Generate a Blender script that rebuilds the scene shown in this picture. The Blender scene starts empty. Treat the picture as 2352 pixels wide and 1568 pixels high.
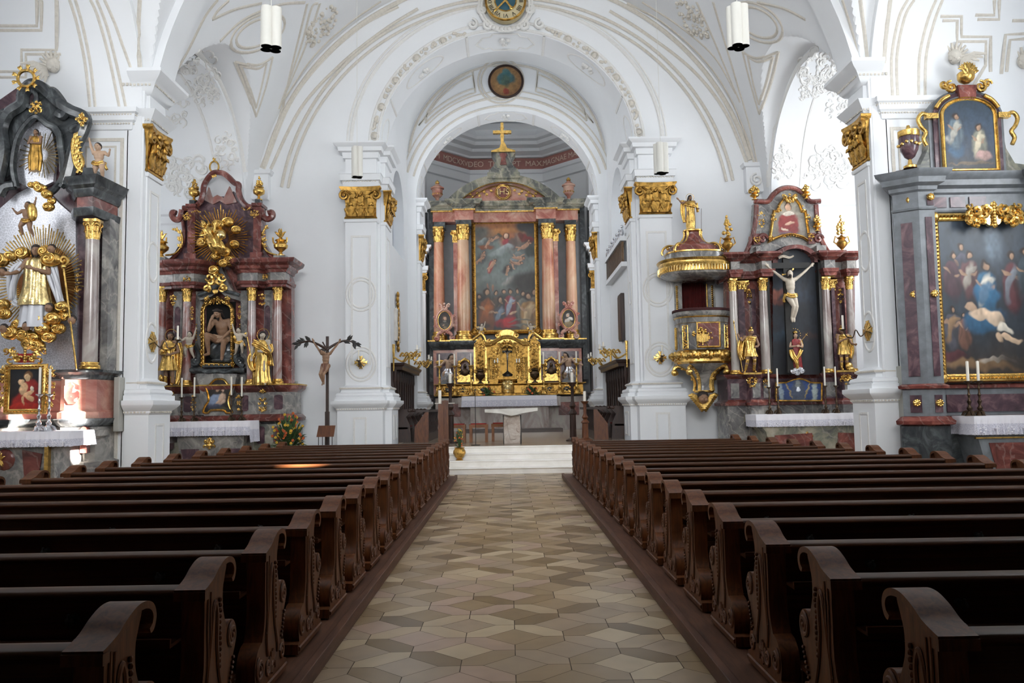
import bpy,bmesh,math,random
import numpy as np
from mathutils import Vector,Matrix,noise
S=bpy.context.scene
COL=S.collection
pi=math.pi
# ------------------------------------------------------------------ camera
CF=1907.0;CH=1.7
_c=np.array([1168-1176.0,784-935.0,-CF]);_c/=np.linalg.norm(_c)
_r=math.radians(0.9)
_u=np.array([-math.sin(_r),math.cos(_r),0.0]);_u-=_u.dot(_c)*_c;_u/=np.linalg.norm(_u)
CR=np.array([np.cross(_c,_u),_c,_u])
cd=bpy.data.cameras.new('camera');cam=bpy.data.objects.new('camera',cd);COL.objects.link(cam)
cd.sensor_width=36;cd.lens=36*CF/2352;cd.clip_start=.05;cd.clip_end=200
cam.matrix_world=Matrix([list(CR[i])+[(0,0,CH)[i]]for i in range(3)]+[[0,0,0,1]])
S.camera=cam
def ray(px,py):
 return CR@np.array([px-1176.0,784.0-py,-CF])
def P(px,py,Y):
 """point of the plane y=Y seen at a photo pixel -> (x, z)"""
 d=ray(px,py);t=Y/d[1]
 return(d[0]*t,CH+d[2]*t)
def PX(px,Y,py=935):return P(px,py,Y)[0]
def PZ(py,Y,px=1168):return P(px,py,Y)[1]
# ------------------------------------------------------------------ view, world
S.view_settings.view_transform='Standard';S.view_settings.look='None'
S.view_settings.gamma=1;S.view_settings.use_curve_mapping=False
S.view_settings.exposure=0.0
w=bpy.data.worlds.new('sky');S.world=w;w.use_nodes=True
w.node_tree.nodes['Background'].inputs[0].default_value=(.62,.76,1,1)
w.node_tree.nodes['Background'].inputs[1].default_value=1.0
cy=S.cycles
cy.max_bounces=8;cy.diffuse_bounces=6;cy.glossy_bounces=3;cy.transmission_bounces=4
cy.transparent_max_bounces=6;cy.caustics_reflective=False;cy.caustics_refractive=False
cy.sample_clamp_indirect=6;cy.use_denoising=True
# ------------------------------------------------------------------ daylight: sun, skylight of unseen side windows, and an added west fill lamp
def area(name,loc,rot,sx,sy,power,col=(.93,.965,1)):
 l=bpy.data.lights.new(name,'AREA');l.shape='RECTANGLE';l.size=sx;l.size_y=sy
 l.energy=power;l.color=col
 o=bpy.data.objects.new(name,l);COL.objects.link(o);o.location=loc;o.rotation_euler=rot
 return o
R90=pi/2
area('west_fill',(0,-7.6,8.6),(R90,0,0),9,4,2350,(.99,.99,.985))  # lamp added high in the west to brighten the east wall; no window there
for s,p1,p0,pm in((-1,105,130,90),(1,330,320,90)):
 area('daylight',(s*11.7,20.9,6.6),(0,s*R90,0),3.4,2.2,p1)
 area('daylight',(s*11.7,12.9,6.6),(0,s*R90,0),3.4,2.2,p0)
 area('daylight',(s*11.7,6.8,6.6),(0,s*R90,0),3.4,2.2,pm)
 area('daylight',(s*3.7,29.2,9.6),(0,s*R90,0),3.0,2.2,110)
 area('daylight',(s*4.6,37.5,8.2),(0,s*R90,0),5.0,2.4,120)
sl=bpy.data.lights.new('sun','SUN');sl.energy=380;sl.angle=.009;sl.color=(1,.95,.88)
so=bpy.data.objects.new('sun',sl);COL.objects.link(so)
SUN=Vector((-21.6,8.5,-6.9)).normalized()
so.rotation_euler=SUN.to_track_quat('-Z','Y').to_euler()
# ------------------------------------------------------------------ materials
def nm(name):
 m=bpy.data.materials.new(name);m.use_nodes=True
 return m,m.node_tree.nodes,m.node_tree.links,m.node_tree.nodes['Principled BSDF']
def rgb(h):
 return tuple((c/12.92 if c<=.04045 else((c+.055)/1.055)**2.4)for c in[int(h[i:i+2],16)/255 for i in(0,2,4)])+(1,)
def ramp(N,stops):
 r=N.new('ShaderNodeValToRGB');e=r.color_ramp.elements
 while len(e)<len(stops):e.new(.5)
 for i,(p,c)in enumerate(stops):e[i].position=p;e[i].color=rgb(c)if isinstance(c,str)else c
 return r
def coord(N,L,sc=(1,1,1),rot=(0,0,0)):
 t=N.new('ShaderNodeTexCoord');m=N.new('ShaderNodeMapping')
 m.inputs['Scale'].default_value=sc;m.inputs['Rotation'].default_value=rot
 L.new(t.outputs['Object'],m.inputs[0]);return m
def tex(N,L,co,scale,detail=4,rough=.55,dist=0.0):
 n=N.new('ShaderNodeTexNoise');n.inputs['Scale'].default_value=scale;n.inputs['Detail'].default_value=detail
 n.inputs['Roughness'].default_value=rough;n.inputs['Distortion'].default_value=dist
 L.new(co.outputs[0],n.inputs['Vector']);return n
def bump(N,L,b,h,s,d=.02):
 n=N.new('ShaderNodeBump');n.inputs['Strength'].default_value=s;n.inputs['Distance'].default_value=d
 L.new(h,n.inputs['Height']);L.new(n.outputs[0],b.inputs['Normal'])
def plain(name,col,rough=.6,metal=0,var=.08,scale=6,bs=.15,bd=.01):
 m,N,L,b=nm(name);co=coord(N,L);n=tex(N,L,co,scale)
 c=Vector(rgb(col)[:3])
 r=ramp(N,[(.3,tuple(c*(1-var))+(1,)),(.7,tuple(min(1,v*(1+var))for v in c)+(1,))])
 L.new(n.outputs[0],r.inputs[0]);L.new(r.outputs[0],b.inputs['Base Color'])
 b.inputs['Roughness'].default_value=rough;b.inputs['Metallic'].default_value=metal
 if bs:bump(N,L,b,tex(N,L,co,scale*5).outputs[0],bs,bd)
 return m
def marble(name,stops,scale=1.2,dist=1.5,rough=.22,vein=None,sc=(1,1,1)):
 m,N,L,b=nm(name);co=coord(N,L,sc,(.3,.5,.2));n=tex(N,L,co,scale,7,.62,dist)
 r=ramp(N,stops);L.new(n.outputs[0],r.inputs[0]);out=r.outputs[0]
 if vein:
  w_=N.new('ShaderNodeTexWave');w_.inputs['Scale'].default_value=scale*.8;w_.inputs['Distortion'].default_value=12
  w_.inputs['Detail'].default_value=4;w_.inputs['Detail Scale'].default_value=1.6
  L.new(co.outputs[0],w_.inputs['Vector'])
  v=ramp(N,[(0,(1,1,1,1)),(.1,(0,0,0,1))]);L.new(w_.outputs[0],v.inputs[0])
  x=N.new('ShaderNodeMix');x.data_type='RGBA'
  k=N.new('ShaderNodeMath');k.operation='MULTIPLY';k.inputs[1].default_value=.32
  L.new(v.outputs[0],k.inputs[0]);L.new(k.outputs[0],x.inputs['Factor'])
  L.new(out,x.inputs['A']);x.inputs['B'].default_value=rgb(vein);out=x.outputs['Result']
 L.new(out,b.inputs['Base Color']);b.inputs['Roughness'].default_value=rough
 return m
def gilt(name,col,rough=.28,scale=26,bs=.5,dark=.55):
 m,N,L,b=nm(name);co=coord(N,L);n=tex(N,L,co,9,4)
 c=Vector(rgb(col)[:3])
 r=ramp(N,[(.35,tuple(c*dark)+(1,)),(.55,tuple(c)+(1,))])
 L.new(n.outputs[0],r.inputs[0]);L.new(r.outputs[0],b.inputs['Base Color'])
 b.inputs['Metallic'].default_value=.92;b.inputs['Roughness'].default_value=rough
 bump(N,L,b,tex(N,L,co,scale,3).outputs[0],bs,.012)
 return m
M={}
M['white']=plain('white_plaster','eef0f2',.75,var=.012,scale=1.2,bs=.05)
M['stucco']=plain('beige_stucco','d9d3c8',.8,var=.08,scale=14,bs=.6,bd=.02)
M['stucco_white']=plain('white_stucco','e9e8e5',.8,var=.04,scale=14,bs=.4,bd=.02)
M['gold']=gilt('burnished_gold','e2b868',.26)
M['gold_dull']=gilt('dull_gold','c0954c',.4,bs=.7,dark=.42)
M['gold_pale']=gilt('pale_gold','efd596',.2)
M['silver']=gilt('silver_leaf','dcdde2',.25)
M['bronze']=gilt('dark_bronze','59493a',.4)
M['steel']=plain('polished_steel','b9b9b9',.2,1,bs=0)
M['red_marble']=marble('red_marble',[(.3,'3c2220'),(.5,'6b3a34'),(.62,'8a5148'),(.72,'b0847a')],1.6,1.2,vein='9c8680')
M['grey_marble']=marble('grey_marble',[(.3,'4a4848'),(.46,'767472'),(.6,'98948e'),(.75,'bab2aa')],1.5,1.6,vein='c3bbb1')
M['dark_marble']=marble('dark_marble',[(.3,'26282a'),(.5,'3d4143'),(.65,'5b5f60'),(.8,'85888a')],2.2,1.8)
M['violet_marble']=marble('violet_marble',[(.3,'33262c'),(.5,'533d44'),(.65,'745a5d'),(.8,'9a8380')],2.2,1.8)
M['pink_marble']=marble('pink_marble',[(.32,'8a4c42'),(.46,'ab7467'),(.57,'c39c8b'),(.7,'cdb7a4')],.8,1.0,vein='c98e7c')
M['column_pink']=marble('salmon_marble',[(.35,'9c5c48'),(.46,'b98166'),(.56,'c59d7f'),(.7,'cdb094')],.55,.9,.26,sc=(1,1,.55))
M['column_grey']=marble('pale_marble',[(.32,'7a6a66'),(.48,'9b8f8a'),(.6,'b3aca5'),(.75,'a3a69f')],1.0,1.6,.16,sc=(1,1,.5))
M['column_red']=marble('veined_marble',[(.34,'7d4840'),(.46,'927069'),(.56,'b1a19d'),(.7,'8c8785')],1.2,1.5,.2,vein='a5604f',sc=(1,1,.5))
M['green_marble']=marble('green_grey_marble',[(.3,'35383a'),(.45,'62645f'),(.56,'93917f'),(.7,'b9ae9c')],.9,1.5,vein='c7c0b4')
M['granite']=plain('grey_granite','6e7276',.35,var=.25,scale=5,bs=0)
M['travertine']=marble('white_stone',[(.3,'c2bcb2'),(.6,'dedad2'),(.8,'ece9e3')],2,1,.5)
M['step']=marble('pale_limestone',[(.3,'e6e1d8'),(.6,'f4f0ea'),(.8,'f8f5f1')],1.5,1,.4)
M['raw_stone']=marble('rough_stone',[(.3,'9c8678'),(.5,'bfb2a6'),(.7,'d8d2ca')],3,2,.8)
M['slate']=plain('grey_panel','77797c',.5,var=.1,scale=3)
M['cloth']=plain('white_linen','eceaf0',.9,var=.03,scale=8)
M['candle']=plain('ivory_wax','efe9dc',.45,var=.02,bs=0)
M['flame_red']=plain('red_cloth','8e1612',.8,var=.3)
M['curtain']=plain('dark_red_curtain','5a1410',.85,var=.3)
M['velvet']=plain('dark_velvet','3a1516',.9,var=.2)
M['skin']=plain('painted_skin','b3957c',.5,var=.12,scale=9,bs=.05)
M['skin_dark']=plain('dark_painted_skin','8a6a52',.55,var=.2,scale=9,bs=.05)
M['skin_pale']=plain('pale_painted_skin','b9ad9c',.55,var=.1,scale=9,bs=.05)
M['hair']=plain('dark_hair','2b2320',.7,var=.2)
M['black']=plain('black_wood','15130f',.5,var=.2)
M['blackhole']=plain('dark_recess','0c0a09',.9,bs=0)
M['lamp_white']=plain('white_enamel','dcdad2',.4,var=.01,bs=0)
M['speaker']=plain('grey_speaker_cloth','a5a49c',.6,var=.02,scale=60,bs=.3)
M['leaf']=plain('green_leaf','35502a',.6,var=.3,scale=20)
M['petal_y']=plain('yellow_petal','c9a02c',.6,var=.3)
M['petal_o']=plain('orange_petal','b5551d',.6,var=.3)
M['blue']=plain('blue_ground','24406e',.6,var=.2)
M['red_cloth']=plain('red_robe','7c2022',.5,var=.25)
M['silver_robe']=plain('white_robe','c9cacf',.4,.15,var=.05)
M['orange_wood']=plain('light_brown_wood','83532f',.5,var=.25,scale=5)
def wood(name,c1,c2,rough=.3,sc=(1.2,14,14),spec=.5):
 m,N,L,b=nm(name);co=coord(N,L,sc);n=tex(N,L,co,2.2,6,.6,.6)
 r=ramp(N,[(.3,c1),(.7,c2)]);L.new(n.outputs[0],r.inputs[0]);L.new(r.outputs[0],b.inputs['Base Color'])
 b.inputs['Roughness'].default_value=rough
 b.inputs['Specular IOR Level'].default_value=spec
 bump(N,L,b,n.outputs[0],.12,.004);return m
M['wood']=wood('dark_pew_wood','2a170b','47260f',.42,spec=.16)
M['wood_end']=wood('pew_end_wood','3a1f0f','64391c',.45,(14,14,1.5),.2)
M['wood_stall']=wood('choir_stall_wood','1d0f09','3a2013',.4,(12,12,2))
M['wood_light']=wood('brown_wood','4a2615','74431f',.45,(10,10,2))
M['wood_floor']=wood('worn_wood_platform','3c2317','5e3d2a',.55,(14,1.2,10),.3)
# ------------------------------------------------------------------ mesh builder
def V3(p):return(float(p[0]),float(p[1]),float(p[2]))
SPLIT=set('side_wing pilaster inlay_panel inlay_strip pedestal_panel stipes_panel oval_panel architrave finial_block attic_block half_column baluster violet_inlay table_inlay inlay frame painting_reveal shoulder'.split())
class MB:
 def __init__(s):s.v=[];s.f=[];s.cuts=[];s.pcs=[]
 def piece(s):s.pcs.append((len(s.v),len(s.f)));return s
 def add(s,vs,fs):
  o=len(s.v);s.cuts.append((o,len(s.f)));s.v+=[V3(p)for p in vs];s.f+=[[i+o for i in f]for f in fs];return s
 def box(s,x0,x1,y0,y1,z0,z1,tx=0,ty=0):
  """box; tx, ty shrink the top"""
  return s.add([(x0,y0,z0),(x1,y0,z0),(x1,y1,z0),(x0,y1,z0),(x0+tx,y0+ty,z1),(x1-tx,y0+ty,z1),(x1-tx,y1-ty,z1),(x0+tx,y1-ty,z1)],[(3,2,1,0),(4,5,6,7),(0,1,5,4),(1,2,6,5),(2,3,7,6),(3,0,4,7)])
 def prism(s,poly,a,b,axis='y'):
  """extrude a 2-d outline; axis y: (x,z), x: (y,z), z: (x,y)"""
  n=len(poly)
  if axis=='y':A=[(p[0],a,p[1])for p in poly];B=[(p[0],b,p[1])for p in poly]
  elif axis=='x':A=[(a,p[0],p[1])for p in poly];B=[(b,p[0],p[1])for p in poly]
  else:A=[(p[0],p[1],a)for p in poly];B=[(p[0],p[1],b)for p in poly]
  return s.add(A+B,[list(range(n))[::-1],list(range(n,2*n))]+[(i,(i+1)%n,(i+1)%n+n,i+n)for i in range(n)])
 def lathe(s,prof,c=(0,0,0),seg=24,a0=0,a1=2*pi,sx=1,sy=1,lobes=0,lamp=0):
  full=abs(a1-a0-2*pi)<1e-6;n=seg if full else seg+1;vs=[];fs=[]
  for r,z in prof:
   for i in range(n):
    a=a0+(a1-a0)*i/seg;rr=r*(1+lamp*math.cos(lobes*a))if lobes else r
    vs.append((c[0]+rr*math.cos(a)*sx,c[1]+rr*math.sin(a)*sy,c[2]+z))
  for j in range(len(prof)-1):
   for i in range(seg):
    k=(i+1)%n;fs.append((j*n+i,j*n+k,(j+1)*n+k,(j+1)*n+i))
  if full:
   if prof[0][0]>1e-4:fs.append(list(range(n))[::-1])
   if prof[-1][0]>1e-4:fs.append([(len(prof)-1)*n+i for i in range(n)])
  return s.add(vs,fs)
 def tube(s,pts,r,seg=6,flat=None):
  """round tube along points; r number or list; flat=(normal, factor) squashes it"""
  pts=[Vector(p)for p in pts];n=len(pts)
  if n<2:return s
  rs=r if isinstance(r,(list,tuple))else[r]*n
  vs=[];up=None
  for i in range(n):
   t=(pts[min(i+1,n-1)]-pts[max(i-1,0)])
   if t.length<1e-9:t=Vector((0,0,1))
   t.normalize()
   if flat is not None:
    nn=Vector(flat[0])if not isinstance(flat[0],list)else Vector(flat[0][i])
    u=t.cross(nn)
    if u.length<1e-6:u=t.orthogonal()
    u.normalize();w_=u.cross(t)*flat[1]
   else:
    if up is None:up=t.orthogonal().normalized()
    up=(up-t*up.dot(t))
    if up.length<1e-6:up=t.orthogonal()
    up.normalize();u=up;w_=t.cross(u)
   for k in range(seg):
    a=2*pi*k/seg;vs.append(pts[i]+(u*math.cos(a)+w_*math.sin(a))*rs[i])
  fs=[(i*seg+k,i*seg+(k+1)%seg,(i+1)*seg+(k+1)%seg,(i+1)*seg+k)for i in range(n-1)for k in range(seg)]
  fs+=[list(range(seg))[::-1],[(n-1)*seg+k for k in range(seg)]]
  return s.add(vs,fs)
 def ball(s,c,r,seg=10,rings=7,rot=None):
  rr=(r,r,r)if not isinstance(r,(tuple,list))else r;vs=[];c=Vector(c)
  for j in range(1,rings):
   t=pi*j/rings
   for i in range(seg):
    a=2*pi*i/seg
    vs.append(Vector((rr[0]*math.sin(t)*math.cos(a),rr[1]*math.sin(t)*math.sin(a),rr[2]*math.cos(t))))
  vs+=[Vector((0,0,rr[2])),Vector((0,0,-rr[2]))];T=len(vs)-2
  if rot is not None:vs=[rot@v for v in vs]
  fs=[(j*seg+i,(j+1)*seg+i,(j+1)*seg+(i+1)%seg,j*seg+(i+1)%seg)for j in range(rings-2)for i in range(seg)]
  fs+=[(T,i,(i+1)%seg)for i in range(seg)]+[((rings-2)*seg+(i+1)%seg,(rings-2)*seg+i,T+1)for i in range(seg)]
  return s.add([c+v for v in vs],fs)
 def mold(s,path,prof,closed=False,cap=True):
  """sweep profile (out, z) along an xy path with mitred corners; out is to the right of travel"""
  n=len(path);vs=[]
  for i in range(n):
   p=Vector(path[i])
   a=Vector(path[i-1])if(i>0 or closed)else None;b=Vector(path[(i+1)%n])if(i<n-1 or closed)else None
   d1=(p-a).normalized()if a is not None else None;d2=(b-p).normalized()if b is not None else None
   if d1 is None:d1=d2
   if d2 is None:d2=d1
   n1=Vector((d1.y,-d1.x));n2=Vector((d2.y,-d2.x));m=n1+n2
   m=n1 if m.length<1e-6 else m.normalized()/max(.35,m.normalized().dot(n1))
   vs+=[(p.x+m.x*o,p.y+m.y*o,z)for o,z in prof]
  k=len(prof);fs=[]
  for i in range(n if closed else n-1):
   j=(i+1)%n
   for q in range(k-1):fs.append((i*k+q,j*k+q,j*k+q+1,i*k+q+1))
  if cap:
   fs.append([i*k for i in range(n)]);fs.append([i*k+k-1 for i in range(n)][::-1])
   if not closed:fs+=[list(range(k)),[(n-1)*k+q for q in range(k)][::-1]]
  return s.add(vs,fs)
 def xf(s,mat,start=0):
  for i in range(start,len(s.v)):s.v[i]=V3(mat@Vector(s.v[i]))
  return s
 def build(s,name,mat,parent=None,smooth=True,bevel=0,ang=35,sub=0):
  k=s.pcs if s.pcs and s.pcs[0][0]==0 else(s.cuts if name in SPLIT else[])
  if len(k)>1:
   c=k+[(len(s.v),len(s.f))];r=None
   for(v0,f0),(v1,f1)in zip(c[:-1],c[1:]):
    b=MB();b.add(s.v[v0:v1],[[i-v0 for i in f]for f in s.f[f0:f1]]);b.cuts=[];b.pcs=[];r=b.build(name,mat,parent,smooth,bevel,ang,sub)
   return r
  me=bpy.data.meshes.new(name);me.from_pydata(s.v,[],s.f)
  mats=mat if isinstance(mat,(list,tuple))else[mat]
  for m in mats:me.materials.append(M[m]if isinstance(m,str)else m)
  bm=bmesh.new();bm.from_mesh(me);bmesh.ops.recalc_face_normals(bm,faces=bm.faces)
  if smooth:
   lim=math.radians(ang)
   for f in bm.faces:f.smooth=True
   for e in bm.edges:
    if len(e.link_faces)==2 and e.calc_face_angle(0)>lim:e.smooth=False
  bm.to_mesh(me);bm.free()
  o=bpy.data.objects.new(name,me);COL.objects.link(o)
  if parent is not None:o.parent=parent;o.matrix_parent_inverse=parent.matrix_world.inverted()
  if bevel:
   b=o.modifiers.new('bevel','BEVEL');b.width=bevel;b.segments=2;b.limit_method='ANGLE';b.angle_limit=math.radians(40)
  if sub:
   b=o.modifiers.new('sub','SUBSURF');b.levels=sub;b.render_levels=sub
  return o
def tag(o,label=None,cat=None,group=None,kind=None):
 if label:o['label']=label
 if cat:o['category']=cat
 if group:o['group']=group
 if kind:o['kind']=kind
 return o
def thing(name,label,cat,loc=(0,0,0),rz=0,group=None):
 o=bpy.data.objects.new(name,None);COL.objects.link(o);o.empty_display_size=.1
 o.matrix_world=Matrix.Translation(loc)@Matrix.Rotation(rz,4,'Z')
 return tag(o,label,cat,group)
def struct(o,label=None):return tag(o,label,None,None,'structure')
KIDS={}
def dup(root,loc=None,rz=None,scale=None,label=None,mirror=False):
 def cp(o,par):
  c=o.copy();COL.objects.link(c)
  if par is not None:c.parent=par
  for ch in o.children:cp(ch,c)
  return c
 r=cp(root,None);mw=root.matrix_world.copy()
 l=Vector(loc)if loc is not None else mw.to_translation()
 sc=Matrix.Diagonal((-1 if mirror else 1,1,1,1));k=scale or 1
 r.matrix_world=Matrix.Translation(l)@Matrix.Rotation(rz if rz is not None else mw.to_euler().z,4,'Z')@sc@Matrix.Scale(k,4)
 if label:r['label']=label
 return r
def arc(cx,cz,rx,rz,a0,a1,n):
 return[(cx+rx*math.cos(math.radians(a0+(a1-a0)*i/n)),cz+rz*math.sin(math.radians(a0+(a1-a0)*i/n)))for i in range(n+1)]
def smoothpts(pts,n=6,closed=False):
 """Catmull-Rom"""
 P_=[Vector(p)for p in pts];m=len(P_);out=[]
 rng=range(m)if closed else range(m-1)
 for i in rng:
  p0=P_[(i-1)%m]if(closed or i>0)else P_[0];p1=P_[i];p2=P_[(i+1)%m]
  p3=P_[(i+2)%m]if(closed or i<m-2)else P_[-1]
  for k in range(n):
   t=k/n;out.append(.5*((2*p1)+(p2-p0)*t+(2*p0-5*p1+4*p2-p3)*t*t+(3*p1-p0-3*p2+p3)*t**3))
 if not closed:out.append(P_[-1])
 return out
 # ================================================================== ARCHITECTURE
AX=.08
HW=7.8
BAYS=[(21.1,7.55,3.05),(13.95,8.2,3.35),(6.6,8.2,3.35)]
def ceil_z(x,y):
 xr=min(abs(x-AX),HW)
 z=7.43+math.sqrt(max(0,HW*HW-xr*xr))
 for yc,zc,r in BAYS:
  d=abs(y-yc);rl=r+.12
  if d<rl:z=max(z,zc+.05+math.sqrt(rl*rl-d*d)+.30*(HW-xr))
 return z
def inside(x,y,z):
 xr=abs(x-AX)
 if y>24.98:return False
 if xr<HW:return z<ceil_z(x,y)
 for yc,zc,r in BAYS:
  d=abs(y-yc)
  if d<r and z<zc+math.sqrt(r*r-d*d):return xr<12
 return False
def hit(px,py,y0=8.0):
 """where the sight line of a photo pixel meets the plaster shell"""
 d=ray(px,py);d=d/d[1];a=y0;st=.12
 while a<25.2:
  if not inside(d[0]*a,a,CH+d[2]*a):break
  a+=st
 lo,hi=a-st,a
 for _ in range(12):
  m=(lo+hi)/2
  if inside(d[0]*m,m,CH+d[2]*m):lo=m
  else:hi=m
 return Vector((d[0]*lo,lo,CH+d[2]*lo))
def notch_poly(u0,u1,z1,ops,z0=0,n=28):
 """wall outline with round-headed openings cut from below: ops = (centre, half width, springing, rise)"""
 p=[(u0,z0)]
 for c,hw,zs,b in ops:
  p.append((c-hw,z0));p+=arc(c,zs,hw,b,180,0,n);p.append((c+hw,z0))
 return p+[(u1,z0),(u1,z1),(u0,z1)]
 # ---- floor: rhombus and hexagon stone tiles
def floor_tiles():
 m,N,L,b=nm('stone_tiles')
 a=N.new('ShaderNodeVertexColor');a.layer_name='tile';co=coord(N,L);n=tex(N,L,co,5,1)
 r=ramp(N,[(.3,(.66,.655,.65,1)),(.7,(.75,.745,.735,1))]);L.new(n.outputs[0],r.inputs[0])
 x=N.new('ShaderNodeMix');x.data_type='RGBA';x.blend_type='MULTIPLY';x.inputs['Factor'].default_value=1
 L.new(a.outputs[0],x.inputs['A']);L.new(r.outputs[0],x.inputs['B']);L.new(x.outputs['Result'],b.inputs['Base Color'])
 r2=ramp(N,[(.35,(.29,.29,.29,1)),(.7,(.36,.36,.36,1))]);L.new(tex(N,L,co,1.6,1).outputs[0],r2.inputs[0])
 L.new(r2.outputs[0],b.inputs['Roughness'])
 M['tiles']=m;M['grout']=plain('dark_grout','4a4238',.9,bs=0)
 rnd=random.Random(3);a_,p_,s_,hw=.363,.677,.13,.215
 vs,fs,cs=[],[],[]
 pal=['b39c7c','a38a67','c4ae8c','957c59','806844','cdb896','ab957a','755f41','c0a886','b09a80','bb9f8a','9c8460']
 def put(poly):
  cx=sum(q[0]for q in poly)/len(poly);cyy=sum(q[1]for q in poly)/len(poly);o=len(vs)
  for q in poly:
   dx,dy=q[0]-cx,q[1]-cyy;l=math.hypot(dx,dy);k=(l-.0035)/l
   vs.append((cx+dx*k,cyy+dy*k,0))
  fs.append(list(range(o,o+len(poly))));cs.append(rgb(rnd.choice(pal)))
 for i in range(-33,34):
  X=.02+i*a_;off=(i%2)*p_/2
  for j in range(-2,31):
   Y=1.0+.248+j*p_+off
   put([(X,Y+s_),(X+hw,Y+p_/2),(X,Y+p_-s_),(X-hw,Y+p_/2)])
   for q in(1,-1):
    if q==1:put([(X,Y),(X,Y+s_),(X+hw,Y+p_/2),(X+a_,Y+p_/2),(X+a_,Y+p_/2-s_),(X+a_-hw,Y)])
    else:put([(X,Y),(X+a_-hw,Y),(X+a_,Y-p_/2+s_),(X+a_,Y-p_/2),(X+hw,Y-p_/2),(X,Y-s_)])
 me=bpy.data.meshes.new('floor');nt=len(fs)
 o0=len(vs);vs+=[(-12.3,-8,-.004),(12.3,-8,-.004),(12.3,25,-.004),(-12.3,25,-.004)];fs.append([o0,o0+1,o0+2,o0+3])
 me.from_pydata(vs,[],fs);me.materials.append(m);me.materials.append(M['grout']);me.polygons[nt].material_index=1
 ca=me.color_attributes.new('tile','FLOAT_COLOR','CORNER');buf=[]
 for f,c in zip(me.polygons,cs+[(1,1,1,1)]):buf+=list(c)*len(f.vertices)
 ca.data.foreach_set('color',buf)
 o=bpy.data.objects.new('floor',me);COL.objects.link(o);struct(o,'nave floor of beige and brown rhombus stone tiles')
floor_tiles()
# ---- chancel steps and floor
mb=MB();SX0,SX1=-3.35,3.5
for i in range(4):
 y=21.5+.44*i;z=.16*(i+1)
 mb.mold([(SX0-.0,25.2),(SX0,y),(SX1,y),(SX1,25.2)],[(0,z-.16),(0,z-.045),(.02,z-.035),(.03,z-.018),(.02,z),(0,z)],cap=True)
mb.box(SX0,SX1,25.1,26.6,.0,.64)
o=mb.build('trim_1','step');struct(o,'four pale stone steps up to the chancel')
M['paving']=marble('brown_paving',[(.3,'6f6255'),(.55,'8b7c6b'),(.8,'a39482')],1.2,.6,.25)
o=MB().box(-5,5,26.4,44.2,0,.64).box(SX0+.02,SX1-.02,23.1,26.5,.6,.645).build('floor_chancel','paving');struct(o,'brown stone floor of the chancel')
# ---- east wall of the nave with the chancel arch
mb=MB()
mb.prism([(x,z)for x,z in notch_poly(-12.3,12.3,16.4,[(AX,3.92,9.75,3.6)])],25,26.4,'y')
struct(mb.build('wall_east','white',bevel=0),'white wall around the chancel arch')
# ---- nave side walls with chapel openings, cross walls, chapel vaults
for s,side in((-1,'left'),(1,'right')):
 X0=AX+s*HW
 ops=[(yc,r,zc,r)for yc,zc,r in BAYS[::-1]]
 struct(MB().prism(notch_poly(-8,25,16.4,ops),X0,X0+s*.3,'x').build('wall_'+side,'white'),'white nave wall above the chapel openings')
 for k,(yc,zc,r)in enumerate(BAYS):
  mb=MB();n=40;vs=[];fs=[]
  xs=[X0+s*.28,X0+s*1.6,X0+s*3,AX+s*12.1]
  for X in xs:vs+=[(X,yc+r*math.cos(pi*i/n),zc+r*math.sin(pi*i/n))for i in range(n+1)]
  for q in range(3):fs+=[(q*(n+1)+i,q*(n+1)+i+1,(q+1)*(n+1)+i+1,(q+1)*(n+1)+i)for i in range(n)]
  mb.add(vs,fs);struct(mb.build('ceiling_chapel_'+side,'white',smooth=True),'white barrel vault of a side chapel')
  lo=BAYS[k+1][0]+BAYS[k+1][2]if k<2 else-8
  a,b=sorted((X0+s*.28,s*12.3))
  struct(MB().box(a,b,lo,yc-r,0,9 if k else 9).build('wall_cross_'+side,'white'))
  if k==0:struct(MB().box(a,b,yc+r,25,0,9).build('wall_cross_'+side,'white'))
  # outer chapel walls; the right one has two unseen slots added to aim sun patches
struct(MB().box(-12.4,-12.05,-8,25,0,13).build('wall_outer_left','white'))
mb=MB()
HA=(8.25,.2,7.35,9.0);HB=(6.54,.16,5.66,5.86)
ys=[-8,HB[0]-HB[1],HB[0]+HB[1],HA[0]-HA[1],HA[0]+HA[1],25]
for i in range(5):
 if i==1:mb.box(12.05,12.1,ys[1],ys[2],0,HB[2]);mb.box(12.05,12.1,ys[1],ys[2],HB[3],13)
 elif i==3:mb.box(12.05,12.1,ys[3],ys[4],0,HA[2]);mb.box(12.05,12.1,ys[3],ys[4],HA[3],13)
 else:mb.box(12.05,12.1,ys[i],ys[i+1],0,13)
struct(mb.build('wall_outer_right','white',smooth=False))
struct(MB().box(-12.4,12.4,-8.4,-8,0,17).build('wall_west','white'))
struct(MB().box(AX-HW,AX+HW,-8,4.6,4.3,4.7).build('ceiling_gallery','white'),'underside of the organ gallery')
# ---- nave vault
nt,ny=200,330;vs=[];fs=[]
for i in range(nt+1):
 x=AX-HW*math.cos(pi*i/nt)
 for j in range(ny+1):
  y=3+22*j/ny;vs.append((x,y,ceil_z(x,y)))
for i in range(nt):
 for j in range(ny):a=i*(ny+1)+j;fs.append((a,a+1,a+ny+2,a+ny+1))
struct(MB().add(vs,fs).build('ceiling','white',ang=25),'white barrel vault with lunettes over the nave')
struct(MB().box(-12.4,12.4,-8,3.0,15.2,15.5).build('ceiling_west','white'))
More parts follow.
